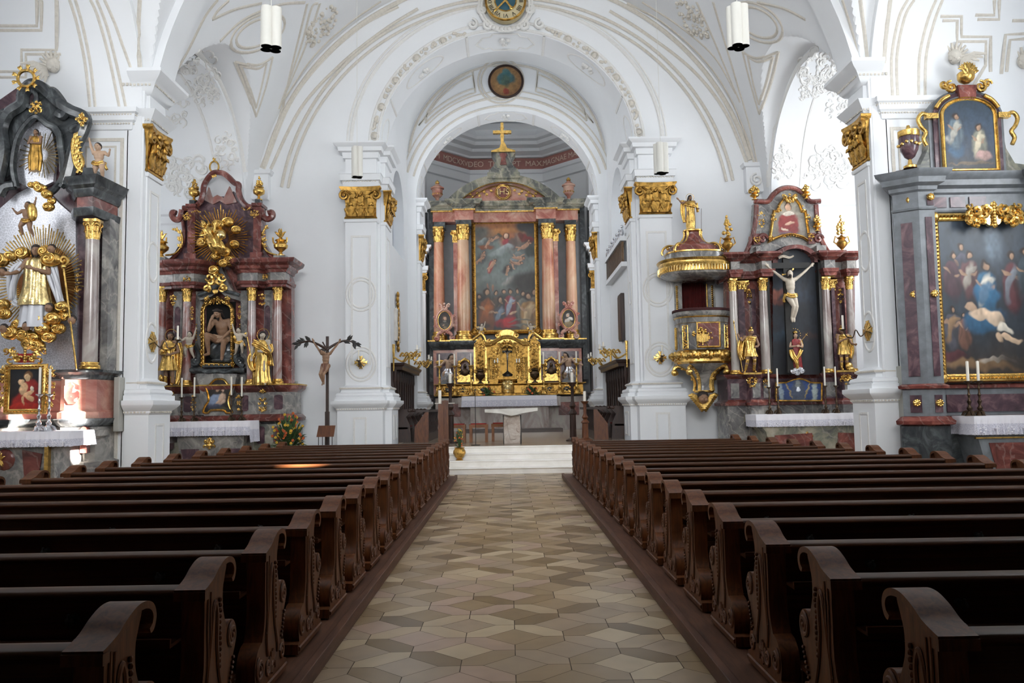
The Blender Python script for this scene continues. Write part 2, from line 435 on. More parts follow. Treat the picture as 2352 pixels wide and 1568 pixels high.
# transverse arch at the near piers
for k in(0,1):
 y0,y1=((17.35,18.15),(9.95,10.6))[k]
 ring=arc(AX,7.43,HW+.1,HW+.1,10,170,50)+arc(AX,7.43,HW-.16,HW-.16,170,10,50)
 struct(MB().prism(ring,y0,y1,'y').build('trim_arch','white'),'plain transverse arch across the nave vault')
 # ================================================================== stucco bands drawn on the shell
def band_pts(pts,surf='shell',n=8):
 sp=smoothpts(pts,n)if n else[Vector(p)for p in pts]
 return sp
def shell_band(mb,pts,w=.07,n=8,d=.35,y0=8.0,seg=6):
 sp=smoothpts(pts,n)if n>1 else[Vector(p)for p in pts]
 q=[hit(p[0],p[1],y0)for p in sp]
 eye=Vector((0,0,CH));nr=[]
 for i,p in enumerate(q):
  e=.03;g=Vector((0,0,0));c0=p
  for ax in range(3):
   v=Vector((0,0,0));v[ax]=e*2
   g[ax]=(1 if inside(*(c0+v))else 0)-(1 if inside(*(c0-v))else 0)
  if g.length<.1:g=eye-p
  nr.append(g.normalized())
 mb.tube(q,w,seg,flat=(nr,d));return mb
def plane_band(mb,pts,Y,w=.05,n=0,d=.4,closed=False):
 """band on the plane y=Y, given in metres (x, z)"""
 sp=smoothpts([(p[0],p[1],0)for p in pts],n,closed)if n>1 else[Vector((p[0],p[1],0))for p in pts]
 if closed:sp=sp+[sp[0]]
 mb.tube([(p.x,Y,p.y)for p in sp],w,6,flat=((0,1,0),d));return mb
def rect_y(mb,x0,x1,z0,z1,Y,w=.03,d=.6):
 t=w;z0,z1=sorted((z0,z1))
 for a,b,c,e in((x0-t,x1+t,z0-t,z0+t),(x0-t,x1+t,z1-t,z1+t),(x0-t,x0+t,z0+t,z1-t),(x1-t,x1+t,z0+t,z1-t)):
  mb.box(a,b,Y-t*d,Y+.01,c,e)
def rect_x(mb,y0,y1,z0,z1,X,s,w=.03,d=.6):
 t=w;z0,z1=sorted((z0,z1))
 for a,b,c,e in((y0-t,y1+t,z0-t,z0+t),(y0-t,y1+t,z1-t,z1+t),(y0-t,y0+t,z0+t,z1-t),(y1-t,y1+t,z0+t,z1-t)):
  xa,xb=sorted((X-s*.01,X+s*t*d));mb.box(xa,xb,a,b,c,e)
  # rings around the chancel arch
mb=MB();rnd=random.Random(5)
for da,w in((.30,.05),(.88,.06),(1.0,.03)):
 mb.tube([(x,24.99,z)for x,z in arc(AX,9.75,3.92+da,3.6+da,0,180,60)],w,6,flat=((0,1,0),.45))
mb.tube([(x,24.99,z)for x,z in arc(AX,9.75,3.99,3.67,0,180,60)],.05,6,flat=((0,1,0),.6))
struct(mb.build('trim_2','stucco_white'),'plain mouldings around the chancel arch')
mb=MB()
for i in range(25):
 a=math.radians(5+170*i/24)
 if abs(a-pi/2)<.3:continue
 x,z=AX+4.08*math.cos(a),9.75+3.77*math.sin(a);t=Vector((-math.sin(a),0,math.cos(a)));r_=Vector((math.cos(a),0,math.sin(a)))
 if i%2==0:
  mb.ball((x,24.97,z),(.09,.05,.09),10,5);mb.tube([(x+.12*math.cos(q),24.98,z+.12*math.sin(q))for q in np.linspace(0,2*pi,13)],.02,5)
 else:
  for q in range(9):
   c=Vector((x,24.97,z))+t*rnd.uniform(-.26,.26)+r_*rnd.uniform(-.08,.08);mb.ball(c,(.055,.03,.055),6,4)
struct(mb.build('trim_3','stucco'),'stucco rosettes and leaves on the arch frieze')
# vault ribs on the east wall
mb=MB()
for R_,w in((7.66,.07),(7.0,.05),(6.8,.045)):
 mb.tube([(AX+R_*math.cos(math.radians(a)),24.97,7.43+R_*math.sin(math.radians(a)))for a in np.linspace(13 if R_>7.5 else 9,167 if R_>7.5 else 171,60)],w,6,flat=((0,1,0),.5))
struct(mb.build('trim_4','stucco'),'beige stucco ribs on the east wall')
# soffit of the chancel arch: framed panels with rosettes
mb=MB()
def soff(a,y,k=0.0):return Vector((AX+(3.92-k)*math.cos(a),y,9.75+(3.6-k)*math.sin(a)))
def soff_band(mb,poly,w=.03,F=soff,closed=True):
 pts=[F(a,y,.005)for a,y in poly];
 if closed:pts.append(pts[0])
 nr=[Vector((AX,p.y,9.75))-p for p in pts];nr=[v.normalized()for v in nr]
 mb.tube(pts,w,5,flat=(nr,.5))
def soffit(F,y0,y1):
 mb=MB();ym=(y0+y1)/2;h=(y1-y0)/2-.12
 for q in(24,72,108,156):mb_a=math.radians(q);soff_band(mb,[(mb_a,y0),(mb_a,y1)],.05,F,False)
 for q in(48,132):soff_band(mb,[(math.radians(q)+.2*math.cos(t),ym+h*.85*math.sin(t))for t in np.linspace(0,2*pi,28)[:-1]],.04,F)
 c=math.radians(90);g=lambda t:(c+.2*t,0)
 soff_band(mb,[(c-.18,ym-h*.7),(c-.12,ym-h*.7),(c-.1,ym-h),(c+.1,ym-h),(c+.12,ym-h*.7),(c+.18,ym-h*.7),(c+.24,ym),(c+.18,ym+h*.7),(c+.12,ym+h*.7),(c+.1,ym+h),(c-.1,ym+h),(c-.12,ym+h*.7),(c-.18,ym+h*.7),(c-.24,ym)],.04,F)
 for q in(10,170):soff_band(mb,[(math.radians(q)+.13*math.cos(t),ym+h*.8*math.sin(t))for t in np.linspace(0,2*pi,24)[:-1]],.035,F)
 for q in(48,90,132):
  rr=random.Random(q)
  for _ in range(10):mb.ball(F(math.radians(q)+rr.uniform(-.05,.05),ym+rr.uniform(-.2,.2),.03),.07,6,4)
 return mb
struct(soffit(soff,25,26.4).build('trim_5','stucco_white'),'framed panels on the chancel arch soffit')
# ---- chancel: walls, vault, second arch, apse
CX=3.9
for s,side in((-1,'left'),(1,'right')):
 X0=AX+s*CX
 a,b=sorted((X0,X0+s*.4))
 mb=MB().prism(notch_poly(26.4,31.8,16.6,[(29.2,1.55,8.6,1.55)],z0=7.2),a,b,'x').box(a,b,26.4,31.8,0,7.2)
 struct(mb.build('wall_chancel_'+side,'white'),'white side wall of the chancel')
 a,b=sorted((AX+s*4.75,AX+s*5.1))
 struct(MB().box(a,b,33.0,41.4,0,17.5).build('wall_choir_'+side,'white'))
 a,b=sorted((AX+s*4.3,AX+s*5.4));struct(MB().box(a,b,26.5,31.8,7.0,7.2).build('trim_sill_'+side,'white'))
 struct(MB().box(AX+s*5.3,AX+s*5.35,26.5,31.8,7,12).build('wall_niche_'+side,'white'))
n=40;vs=[];fs=[]
for y in(26.35,31.85):vs+=[(AX+CX*math.cos(pi*i/n),y,11.4+CX*math.sin(pi*i/n))for i in range(n+1)]
fs=[(i,i+1,n+2+i,n+1+i)for i in range(n)]
struct(MB().add(vs,fs).build('ceiling_chancel','white'),'white chancel barrel vault')
A2=dict(hw=3.55,zs=9.85,b=3.45)
struct(MB().prism(notch_poly(-5.2,5.4,17,[(AX,3.55,9.85,3.45)],z0=.3),31.8,33.0,'y').build('wall_inner_arch','white'),'white wall over the inner chancel arch')
def soff2(a,y,k=0.0):return Vector((AX+(3.55-k)*math.cos(a),y,9.85+(3.45-k)*math.sin(a)))
struct(soffit(soff2,31.8,33.0).build('trim_6','stucco_white'),'framed panels on the inner arch soffit')
mb=MB();Y=31.78
for R_,z0,w in((3.75,9.85,.04),(4.0,9.95,.05),(4.15,10.05,.025)):
 mb.tube([(AX+R_*math.cos(math.radians(a)),Y,z0+(R_-.1)*math.sin(math.radians(a)))for a in np.linspace(14,166,50)],w,6,flat=((0,1,0),.5))
for s in(-1,1):
 for k in(0,.18):
  pts=arc(AX,9.9,4.32+k*.6,4.32+k,43-k*20,74+k*0,14)
  q=arc(AX,10.75,3.75+0*k,4.45-k,70,35+k*22,14)
  top=[(AX+s*(x-AX),z)for x,z in pts+q]
  plane_band(mb,top,Y,.035,0,.5,True)
mb.tube([(AX+3.82*math.cos(math.radians(a)),Y,11.35+3.82*math.sin(math.radians(a)))for a in np.linspace(5,175,50)],.05,6,flat=((0,1,0),.5))
for r_ in(.78,.9):mb.tube([(PX(1162,31.8)+r_*math.cos(t),Y,14.5+r_*math.sin(t))for t in np.linspace(0,2*pi,37)],.035,6,flat=((0,1,0),.6))
struct(mb.build('trim_7','stucco'),'beige stucco bands over the inner arch')
# apse behind the high altar: polygonal walls, cornice with the painted frieze, coved ceiling
AP=[(-5.0,33.0),(-4.75,41.0),(-1.95,44),(2.1,44),(4.95,41.0),(5.2,33.0)]
mb=MB()
for a,b in((AP[1],AP[2]),(AP[2],AP[3]),(AP[3],AP[4])):mb.prism([a,b,(b[0],b[1]+.4),(a[0],a[1]+.4)],0,18,'z')
struct(mb.build('wall_apse','white'),'white three-sided apse wall')
ins=[(AP[0][0],33.1)]+AP[1:5]+[(AP[5][0],33.1)]
ins=ins
mb=MB();mb.mold(ins,[(0,13.75),(.12,13.8),(.14,14.2),(.2,14.25),(.2,14.45),(.05,14.47)],cap=False)
mb.mold(ins,[(.05,15.08),(.2,15.1),(.22,15.2),(.5,15.35),(.55,15.5),(.85,15.6),(.9,15.78),(1.1,15.85),(1.15,16.0),(.9,16.4),(1.3,16.6)],cap=False)
struct(mb.build('trim_8','white'),'stepped white cornice round the apse')
mb=MB();mb.mold(ins,[(.06,14.47),(.07,15.08)],cap=False)
struct(mb.build('trim_9',plain('rose_frieze','8f625b',.8,var=.12)),'rose painted inscription frieze round the apse')
def text_mesh(txt,size,mat,parent=None,name='lettering',mw=Matrix.Identity(4),depth=.004,align='CENTER'):
 c=bpy.data.curves.new(name,'FONT');c.body=txt;c.size=size;c.align_x=align;c.align_y='CENTER';c.extrude=depth
 t=bpy.data.objects.new('tmp',c);COL.objects.link(t)
 bpy.context.view_layer.update()
 me=bpy.data.meshes.new_from_object(t.evaluated_get(bpy.context.evaluated_depsgraph_get()))
 bpy.data.objects.remove(t);me.materials.clear();me.materials.append(M[mat]if isinstance(mat,str)else mat)
 me.transform(mw)
 o=bpy.data.objects.new(name,me);COL.objects.link(o);me.name=name
 if parent is not None:o.parent=parent;o.matrix_parent_inverse=parent.matrix_world.inverted()
 return o
def facing(p,dx=(1,0,0),up=(0,0,1)):
 """matrix laying the xy plane of a drawing on a wall: x along dx, y up"""
 dx=Vector(dx).normalized();up=Vector(up).normalized();nz=dx.cross(up)
 return Matrix(((dx.x,up.x,nz.x,p[0]),(dx.y,up.y,nz.y,p[1]),(dx.z,up.z,nz.z,p[2]),(0,0,0,1)))
M['letter']=plain('pale_letters','d9c9b8',.8,bs=0)
for txt,p,dx in(('DEO  TER  OPT  MAX.',(.05,43.9,14.77),(1,0,0)),('M  MDCXXVII',(-2.72,43.05,14.77),(2.8,3,0)),('MAGNAE MA',(2.9,43.05,14.77),(2.85,-3,0))):
 struct(text_mesh(txt,.42,'letter',None,'trim_lettering',facing(p,dx)),'pale capital letters painted on the rose frieze')
mb=MB();mb.add([(x+(-.0 if 0 else 0),y,17.6)for x,y in[(-5.2,33),(-5.2,44.4),(5.4,44.4),(5.4,33)]],[(0,1,2,3)])
struct(mb.build('ceiling_apse','white'))
mb=MB();mb.box(-.42,.72,41.2,42.3,16.9,17.5);struct(mb.build('trim_shaft','blackhole'),'dark square opening in the apse ceiling')
mb=MB()
for a_,b_ in(((-1.3,42.9),(1.5,42.9)),((-1.9,41.3),(-1.3,42.9)),((2.1,41.3),(1.5,42.9))):mb.tube([(a_[0],a_[1],17.5),(b_[0],b_[1],17.5)],.06,6)
mb.tube([(AX+3.4*math.cos(math.radians(a)),43.95,8.9+3.5*math.sin(math.radians(a)))for a in np.linspace(0,180,40)],.16,8,flat=((0,1,0),.6))
struct(mb.build('trim_10','stucco_white'),'arch moulding on the apse wall')
# ================================================================== PIERS
BASEP=[(.2,0),(.2,1.66),(.23,1.70),(.23,1.74),(.30,1.80),(.35,1.86),(.36,1.88),(.36,1.96),(.27,1.97),(.27,2.07),(.22,2.075),(.245,2.12),(.22,2.18),(.12,2.21),(.10,2.28),(.14,2.31),(.12,2.37),(.04,2.39),(0,2.43)]
def leafcap(mb,c,w,h,rnd,axis,s=1,flatw=None,rows=2,putti=False):
 """gilded composite capital; axis None = round column, else unit vectors (u along face, n outwards) of a flat pilaster capital"""
 c=Vector(c)
 if axis is None:
  frames=[(Vector((math.cos(a),math.sin(a),0)),a)for a in np.linspace(0,2*pi,9)[:-1]]
  r0=w/2
  mb.lathe([(r0,0),(r0*1.02,h*.06),(r0*.98,h*.1),(r0*.95,h*.5),(r0*1.15,h*.8),(r0*1.2,h*.86)],c,16)
  for row in range(rows):
   for k in range(8):
    a=2*pi*(k+row*.5)/8;d=Vector((math.cos(a),math.sin(a),0));t=Vector((-d.y,d.x,0))
    z0=h*(.08+.0*row);z1=h*(.42+.3*row)
    pts=[c+d*r0*.98+Vector((0,0,z0)),c+d*r0*1.02+Vector((0,0,(z0+z1)/2)),c+d*r0*1.12+Vector((0,0,z1*.93)),c+d*r0*1.32+Vector((0,0,z1)),c+d*r0*1.38+Vector((0,0,z1*.9))]
    mb.tube(pts,[r0*.2,r0*.26,r0*.24,r0*.16,r0*.07],6,flat=([d]*5,.45))
  for k in range(4):
   a=pi/4+k*pi/2;d=Vector((math.cos(a),math.sin(a),0))
   pts=[]
   for q in range(12):
    t=q/11;rr=r0*.3*(1-.75*t);an=-pi/2+2.6*pi*t
    pts.append(c+d*(r0*1.22+rr*math.cos(an))+Vector((0,0,h*.76+rr*math.sin(an))))
   mb.tube(pts,r0*.1,6)
  n=1.36*r0
  pth=[]
  for k in range(4):
   a=pi/4+k*pi/2;a2=a+pi/4
   pth+=[(c.x+n*1.12*math.cos(a-.07),c.y+n*1.12*math.sin(a-.07)),(c.x+n*1.12*math.cos(a+.07),c.y+n*1.12*math.sin(a+.07)),(c.x+n*.82*math.cos(a2),c.y+n*.82*math.sin(a2))]
  mb.prism(pth,c.z+h*.87,c.z+h,'z')
  return
 u,nn=axis;u=Vector(u);nn=Vector(nn);W=w/2
 def pt(a,b,z):return c+u*a+nn*b+Vector((0,0,z))
 # bell
 vs=[];prof=[(1.04,.04,0),(1.04,.07,.03),(.98,.02,.07),(.98,.04,.5),(1.12,.14,.8),(1.16,.16,.87)]
 for f,o_,z in prof:vs+=[pt(-W*f,-.05,z*h),pt(-W*f,o_*W*1.2,z*h),pt(W*f,o_*W*1.2,z*h),pt(W*f,-.05,z*h)]
 k=len(prof);mb.add(vs,[(i*4+j,i*4+j+1,i*4+j+5,i*4+j+4)for i in range(k-1)for j in range(3)]+[(0,1,2,3),((k-1)*4,(k-1)*4+1,(k-1)*4+2,(k-1)*4+3)])
 n=max(3,int(round(w/(h*.30))))
 for row in range(rows):
  m=n if row==0 else n-1
  for i in range(m):
   a=(-W+(2*W)*(i+.5)/m)*(.96 if row==0 else.9);z1=h*(.42 if row==0 else.68);r_=W/n*.95
   o0=W*.06
   pts=[pt(a,o0,h*.06),pt(a,o0+.02,h*.06+(z1-h*.06)*.5),pt(a,o0+r_*.5,z1*.93),pt(a,o0+r_*1.2,z1),pt(a,o0+r_*1.35,z1*.88)]
   mb.tube(pts,[r_*.6,r_*.95,r_*.85,r_*.6,r_*.25],7,flat=([nn]*5,.5))
   for q in(-1,1):
    mb.tube([pt(a+q*r_*.5,o0+.02,z1*.3),pt(a+q*r_*.95,o0+r_*.3,z1*.62),pt(a+q*r_*1.1,o0+r_*.6,z1*.72)],[r_*.3,r_*.32,r_*.14],5)
 for q in(-1,1):
  pts=[];R0=h*.15
  for i in range(14):
   t=i/13;rr=R0*(1-.75*t);an=pi/2+q*-1*2.7*pi*t
   pts.append(pt(q*W*1.02+rr*math.cos(an),W*.3,h*.72+rr*math.sin(an)))
  mb.tube(pts,[h*.05*(1-.3*i/13)for i in range(14)],6)
  mb.tube([pt(q*W*.15,W*.15,h*.45),pt(q*W*.45,W*.22,h*.72),pt(q*W*.85,W*.3,h*.86)],h*.035,6)
  mb.ball(pt(q*W*1.0,W*.36,h*.72),h*.05,8,5)
 if putti:
  for q in(-.35,.5):
   mb.ball(pt(q*W,W*.38,h*.80),h*.085,10,7);mb.ball(pt(q*W,W*.30,h*.62),(h*.08,h*.07,h*.11),10,6)
   for e in(-1,1):
    mb.tube([pt(q*W,W*.3,h*.68),pt(q*W+e*h*.12,W*.34,h*.72),pt(q*W+e*h*.24,W*.3,h*.82)],[h*.03,h*.05,h*.02],6)
    mb.tube([pt(q*W+e*h*.03,W*.3,h*.52),pt(q*W+e*h*.07,W*.36,h*.38)],[h*.04,h*.02],6)
 else:
  for i in range(7):
   a=rnd.uniform(-.3,.3)*W;mb.ball(pt(a,W*.22,h*rnd.uniform(.6,.84)),h*.05,7,5)
   # abacus, concave front
 m=8;top=[]
 for i in range(m+1):
  t=i/m;f=-1.28+2.56*t;o_=.42-.2*math.sin(pi*t);top.append((f*W,o_*W))
 vs=[]
 for z,kk in((.87,.93),(.93,.98),(.95,1.03),(1,1.03)):
  vs+=[pt(a*kk,b*kk,z*h)for a,b in top]+[pt(1.28*W*kk,-.05,z*h),pt(-1.28*W*kk,-.05,z*h)]
 L_=m+3
 mb.add(vs,[(j*L_+i,j*L_+(i+1)%L_,(j+1)*L_+(i+1)%L_,(j+1)*L_+i)for j in range(3)for i in range(L_)]+[list(range(L_)),[3*L_+i for i in range(L_)]])
def dentils(mb,path,z0,z1,out,step=.07,dep=.03):
 for a,b in zip(path[:-1],path[1:]):
  a=Vector(a);b=Vector(b);d=(b-a);L_=d.length
  if L_<step*2:continue
  d.normalize();n=Vector((d.y,-d.x));k=int((L_+2*out)/step)
  for i in range(k):
   t=-out+(i+.5)*step
   p=a+d*t+n*out
   e=step*.28
   q=[p-d*e,p+d*e,p+d*e+n*dep,p-d*e+n*dep]
   mb.prism([(v.x,v.y)for v in q],z0,z1,'z')
def pilaster_path(x0,x1,y,yb):
 return[(x0,yb),(x0,y),(x1,y),(x1,yb)]
def pier(name,label,path,zc0,zc1,ztop,caps,seed,ent,panel=None):
 """white pier: pedestal, shaft, gilded capitals, entablature"""
 t=thing(name,label,'pier',(path[1][0],path[1][1],0))
 mb=MB().mold(path,BASEP,cap=True);b=mb.build('pedestal','white',t)
 mb=MB();dentils(mb,path,1.70,1.735,.23,.07,.02);mb.mold(path,[(.145,2.305),(.155,2.33),(.145,2.355)],cap=False);mb.build('ornament','stucco',b)
 mb=MB().mold(path,[(0,2.42),(0,zc0-.12),(.03,zc0-.11),(.045,zc0-.08),(.045,zc0-.03),(0,zc0)],cap=True)
 mb.mold(path,[(-.02,zc0-.01),(-.02,zc1+.01)],cap=True)
 sh=mb.build('shaft','white',t)
 mb=MB().mold(path,ent,cap=True);e=mb.build('entablature','white',t)
 mb=MB()
 for z0,z1,o_ in[(ent[-4][1]-.16,ent[-4][1]-.10,ent[3][0]),(ent[2][1]-.02,ent[2][1]+.02,ent[2][0])]:dentils(mb,path,z0,z1,o_,.08,.02)
 mb.build('ornament','stucco',e)
 for k,(c,w_,u,n,big)in enumerate(caps):
  mb=MB();leafcap(mb,c,w_,zc1-zc0,random.Random(seed+k),(u,n),putti=big);mb.build('capital','gold_dull',t,ang=60)
 if panel:mb=MB();panel(mb);mb.build('panel_moulding','stucco_white',sh)
 return t
def ent_prof(z0,z1,z2,z3):
# architrave z0..z1, frieze to z2, cornice to z3
 d=z3-z2
 return[(.0,z0),(.06,z0+.02),(.08,z1-.22),(.13,z1-.2),(.15,z1-.02),(.17,z1),(.0,z1+.02),(.0,z2),(.06,z2+.02),(.08,z2+d*.4),(.18,z2+d*.45),(.2,z2+d*.7),(.28,z2+d*.8),(.32,z3-.05),(.32,z3),(0,z3)]
for s,side in((-1,'left'),(1,'right')):
# ---- chancel arch pier: front pilaster and jamb pilaster
 if s<0:xo,xi=-4.84,-3.90
 else:xo,xi=4.06,5.02
 y=24.72
 path=[(xo,25.0),(xo,y),(xi,y),(xi,25.0)]
 def panel(mb,xo=xo,xi=xi,y=y):
  rect_y(mb,xo+.2,xi-.2,6.9,3.05,y,.03)
  rect_y(mb,xo+.3,xi-.3,.12,1.45,y-.2,.03)
  for z in(5.15,3.05+.0):
   for r_ in(.36,.44):mb.tube([((xo+xi)/2+r_*math.cos(q),y,z+r_*1.15*math.sin(q))for q in np.linspace(0,2*pi,33)],.03,6,flat=((0,1,0),.6))
 pier('chancel_pier','white pilaster pier with gilded capital on the %s of the chancel arch'%side,path,7.45,8.4,9.75,[(((xo+xi)/2,y,7.45),abs(xi-xo),(1,0,0),(0,-1,0),False)],11,ent_prof(8.4,8.8,9.28,9.75),panel)
 X0=AX+s*3.92
 path=[(X0,26.25),(X0-s*.14,26.25),(X0-s*.14,25.2),(X0,25.2)]
 if s<0:path=path[::-1]
 def panel2(mb,X=X0-s*.14,s=s):
  rect_x(mb,25.4,26.05,3.0,7.0,X,-s,.025);rect_x(mb,25.4,26.05,.8,1.5,X-s*.2,-s,.025)
  mb.tube([(X,25.72+.25*math.cos(q),5.2+.35*math.sin(q))for q in np.linspace(0,2*pi,33)],.03,6,flat=((1,0,0),.6))
 pier('jamb_pier','white pilaster with gilded capital inside the %s jamb of the chancel arch'%side,path,7.45,8.4,9.75,[((X0-s*.14,25.72,7.45),1.0,(0,1,0),(-s,0,0),True)],21,ent_prof(8.4,8.8,9.28,9.75),panel2)
 # ---- inner chancel arch jamb
 X1=AX+s*3.55
 path=[(X1,32.8),(X1-s*.12,32.8),(X1-s*.12,32.0),(X1,32.0)]
 if s<0:path=path[::-1]
 pier('inner_pier','white pilaster with gilded capital inside the %s jamb of the inner arch'%side,path,7.45,8.45,9.85,[((X1-s*.12,32.4,7.45),.8,(0,1,0),(-s,0,0),True)],31,ent_prof(8.45,8.85,9.35,9.85))
 # ---- pier beside the high altar, facing the nave
 xa,xb=sorted((AX+s*4.62,AX+s*4.02));y=40.0
 path=[(xa,41.5),(xa,y),(xb,y),(xb,41.5)]
 def panel3(mb,xa=xa,xb=xb,y=y):
  rect_y(mb,xa+.1,xb-.1,2.7,7.1,y,.025)
  m_=(xa+xb)/2
  mb.tube([(m_+.2*math.cos(q),y,4.9+.5*math.sin(q))for q in np.linspace(0,2*pi,25)],.03,5,flat=((0,1,0),.6))
  for z in(6.75,6.0,3.9,3.1):
   mb.ball((m_,y,z),(.09,.05,.09),8,5)
   for q in range(6):mb.ball((m_+.12*math.cos(q),y,z+.16*math.sin(q*1.1)),.04,6,4)
 pier('choir_pier','white pilaster with stucco flowers and gilded capital %s of the high altar'%side,path,7.4,8.25,9.6,[(((xa+xb)/2,y,7.4),.6,(1,0,0),(0,-1,0),False)],41,ent_prof(8.25,8.6,9.1,9.6),panel3)
 mb=MB();pts=[(xb-.0 if s<0 else xa,9.6)]
 # upper strip above that pier with round bosses, curving inwards
 for k_,(za,zb_)in enumerate(((9.6,13.9),)):
  mb.box(xa,xb,40,41.2,za,zb_)
 st=mb.build('trim_strip','white');struct(st,'white wall strip above the choir pier')
 mb=MB();m_=(xa+xb)/2
 for z in(10.4,11.9):
  mb.tube([(m_+.22*math.cos(q),39.99,z+.4*math.sin(q))for q in np.linspace(0,2*pi,25)],.03,5,flat=((0,1,0),.6));mb.ball((m_,39.98,z),(.1,.05,.12),8,5)
 struct(mb.build('trim_boss','stucco_white'),'stucco bosses on the wall strip')
 # ---- near pier between the chapels
 xin=AX+s*7.72;xout=AX+s*8.02
 y0,y1=17.45,18.15
 if s<0:path=[(-9.6,17.3),(xout,17.3),(xout,y0),(xin,y0),(xin,y1),(xout,y1)]
 else:path=[(xout,y1),(xin,y1),(xin,y0),(xout,y0),(xout,17.3),(9.8,17.3)]
 p2=path[2:6]if s<0 else path[0:4]
 lab='large white pier with gilded cherub capital between the %s side chapels'%side
 zt=8.97
 ent=[(0,7.84),(.05,7.86),(.1,7.95),(.2,8.08),(.24,8.15),(.06,8.17),(.04,8.5),(.1,8.52),(.16,8.6),(.22,8.7),(.26,8.75),(.36,8.82),(.42,8.9),(.42,8.97),(0,8.97)]
 def panel4(mb,xin=xin,s=s):
  rect_x(mb,y0+.15,y1-.15,3.0,6.45,xin,-s,.025);rect_x(mb,y0+.15,y1-.15,.3,1.45,xin-s*.2,-s,.025)
  for z in(4.95,3.2):mb.tube([(xin,(y0+y1)/2+.28*math.cos(q),z+.42*math.sin(q))for q in np.linspace(0,2*pi,33)],.035,6,flat=((1,0,0),.6))
 t=pier('nave_pier',lab,p2,6.85,7.84,8.97,[((xin,(y0+y1)/2,6.85),y1-y0+.1,(0,1,0),(-s,0,0),True)],51,ent,panel4)
 a,b=sorted((AX+s*7.75,AX+s*8.2));struct(MB().box(a,b,17.31,18.05,0,9).build('wall_core_'+side,'white'))
 # its west face: wall cornice at springing level and panel bands
 wp=[(-9.2,17.3),(xout,17.3),(xout,17.45)]if s<0 else[(xout,17.45),(xout,17.3),(9.4,17.3)]
 mb=MB().mold(wp,[(0,7.7),(.03,7.72),(.05,7.86),(.1,7.9),(.12,8.03),(.17,8.06),(.18,8.16),(0,8.17)],cap=True);mb.build('wall_cornice','white',t)
 mb=MB();dentils(mb,wp,8.0,8.03,.11,.06,.02);dentils(mb,wp,7.82,7.85,.05,.06,.02)
 a,b=sorted((AX+s*8.2,AX+s*9.1))
 rect_y(mb,a,b+(.6 if s>0 else.0),.2,7.5,17.3,.035);rect_y(mb,a+.14,b-.14,.2,7.35,17.3,.02)
 mb.build('stucco_band','stucco',t)
 # corbel at the nave corner
 xc=AX+s*7.55;t=thing('corbel','white volute corbel under the vault ribs, %s corner of the nave'%side,'corbel',(xc,24.9,8.5))
 a,b=sorted((AX+s*7.78,AX+s*7.25))
 path=[(a,25),(a,24.72),(b,24.72),(b,25)]
 MB().mold(path,[(-.03,8.1),(0,8.15),(0,8.85),(.06,8.88),(.1,8.98),(0,9.0)]).build('block','white',t)
 mb=MB();pts=[]
 for i in range(22):
  q=i/21;rr=.2*(1-.8*q);an=pi/2+s*3.2*pi*q;pts.append((xc+rr*math.cos(an),24.68,8.45+rr*math.sin(an)))
 mb.tube(pts,.035,6);mb.build('volute','stucco_white',t)
 # chapel interior cornice and pilaster strip (first chapel), seen past the pier
 yc,zc,r=BAYS[0];ye=yc+r
 p3=[(AX+s*12,ye),(AX+s*8.1,ye)]
 if s>0:p3=p3[::-1]
 struct(MB().mold(p3,[(0,7.2),(.04,7.25),(.05,7.45),(.12,7.5),(.16,7.62),(0,7.66)],cap=True).build('trim_chapel_cornice','white'))
 # ================================================================== stucco on the vaults, traced from sight lines onto the shell
mb=MB()
for pts in[[(540,141),(590,150),(626,132)],[(626,132),(610,200),(588,268)],[(588,268),(570,215),(540,141)],[(552,148),(590,158),(612,145)],[(612,145),(600,200),(588,248)],[(588,248),(572,200),(552,148)],[(600,385),(640,280),(668,160),(693,60),(706,8)],[(606,388),(665,240),(740,140),(830,60),(915,15)],[(622,388),(690,250),(780,150),(880,70),(960,20)],[(640,250),(690,110),(715,20),(730,8)],[(735,8),(700,110),(655,215)],[(645,240),(720,130),(800,55),(875,3)],[(505,95),(560,45),(640,12),(700,6)],[(395,178),(430,120),(470,40),(500,0)],[(352,168),(372,90),(412,0)],[(368,168),(392,90),(440,0)],[(322,165),(318,90),(322,0)],[(488,45),(540,22),(600,8)],[(488,45),(500,25),(525,2)]]:
 shell_band(mb,pts,.05,7,.45)
for rx,ry in((62,40),(50,30)):
 shell_band(mb,[(592+rx*math.cos(t),76+ry*math.sin(t)-.35*rx*math.cos(t))for t in np.linspace(0,2*pi,30)],.05,1,.45)
for pts in[[(1706,120),(1740,134),(1788,118)],[(1788,118),(1770,190),(1744,262)],[(1744,262),(1725,195),(1706,120)],[(1718,130),(1742,142),(1775,130)],[(1775,130),(1760,190),(1743,240)],[(1743,240),(1730,190),(1718,130)],[(1742,390),(1722,290),(1690,180),(1660,80),(1638,5)],[(1738,392),(1690,250),(1620,140),(1520,50),(1440,8)],[(1722,392),(1668,260),(1590,160),(1480,75),(1400,25)],[(1700,235),(1660,140),(1630,70),(1600,5)],[(1690,215),(1640,130),(1560,60),(1475,5)],[(1850,45),(1800,20),(1740,6)],[(1945,165),(1920,90),(1880,5)],[(1975,150),(1960,80),(1935,0)],[(1992,150),(1985,80),(1975,0)],[(2030,145),(2035,80),(2045,0)]]:
 shell_band(mb,pts,.05,7,.45)
for rx,ry in((58,42),(46,32)):
 shell_band(mb,[(1740+rx*math.cos(t),52+ry*math.sin(t)+.35*rx*math.cos(t))for t in np.linspace(0,2*pi,30)],.05,1,.45)
struct(mb.build('trim_11','stucco'),'beige stucco frames on the nave vault')
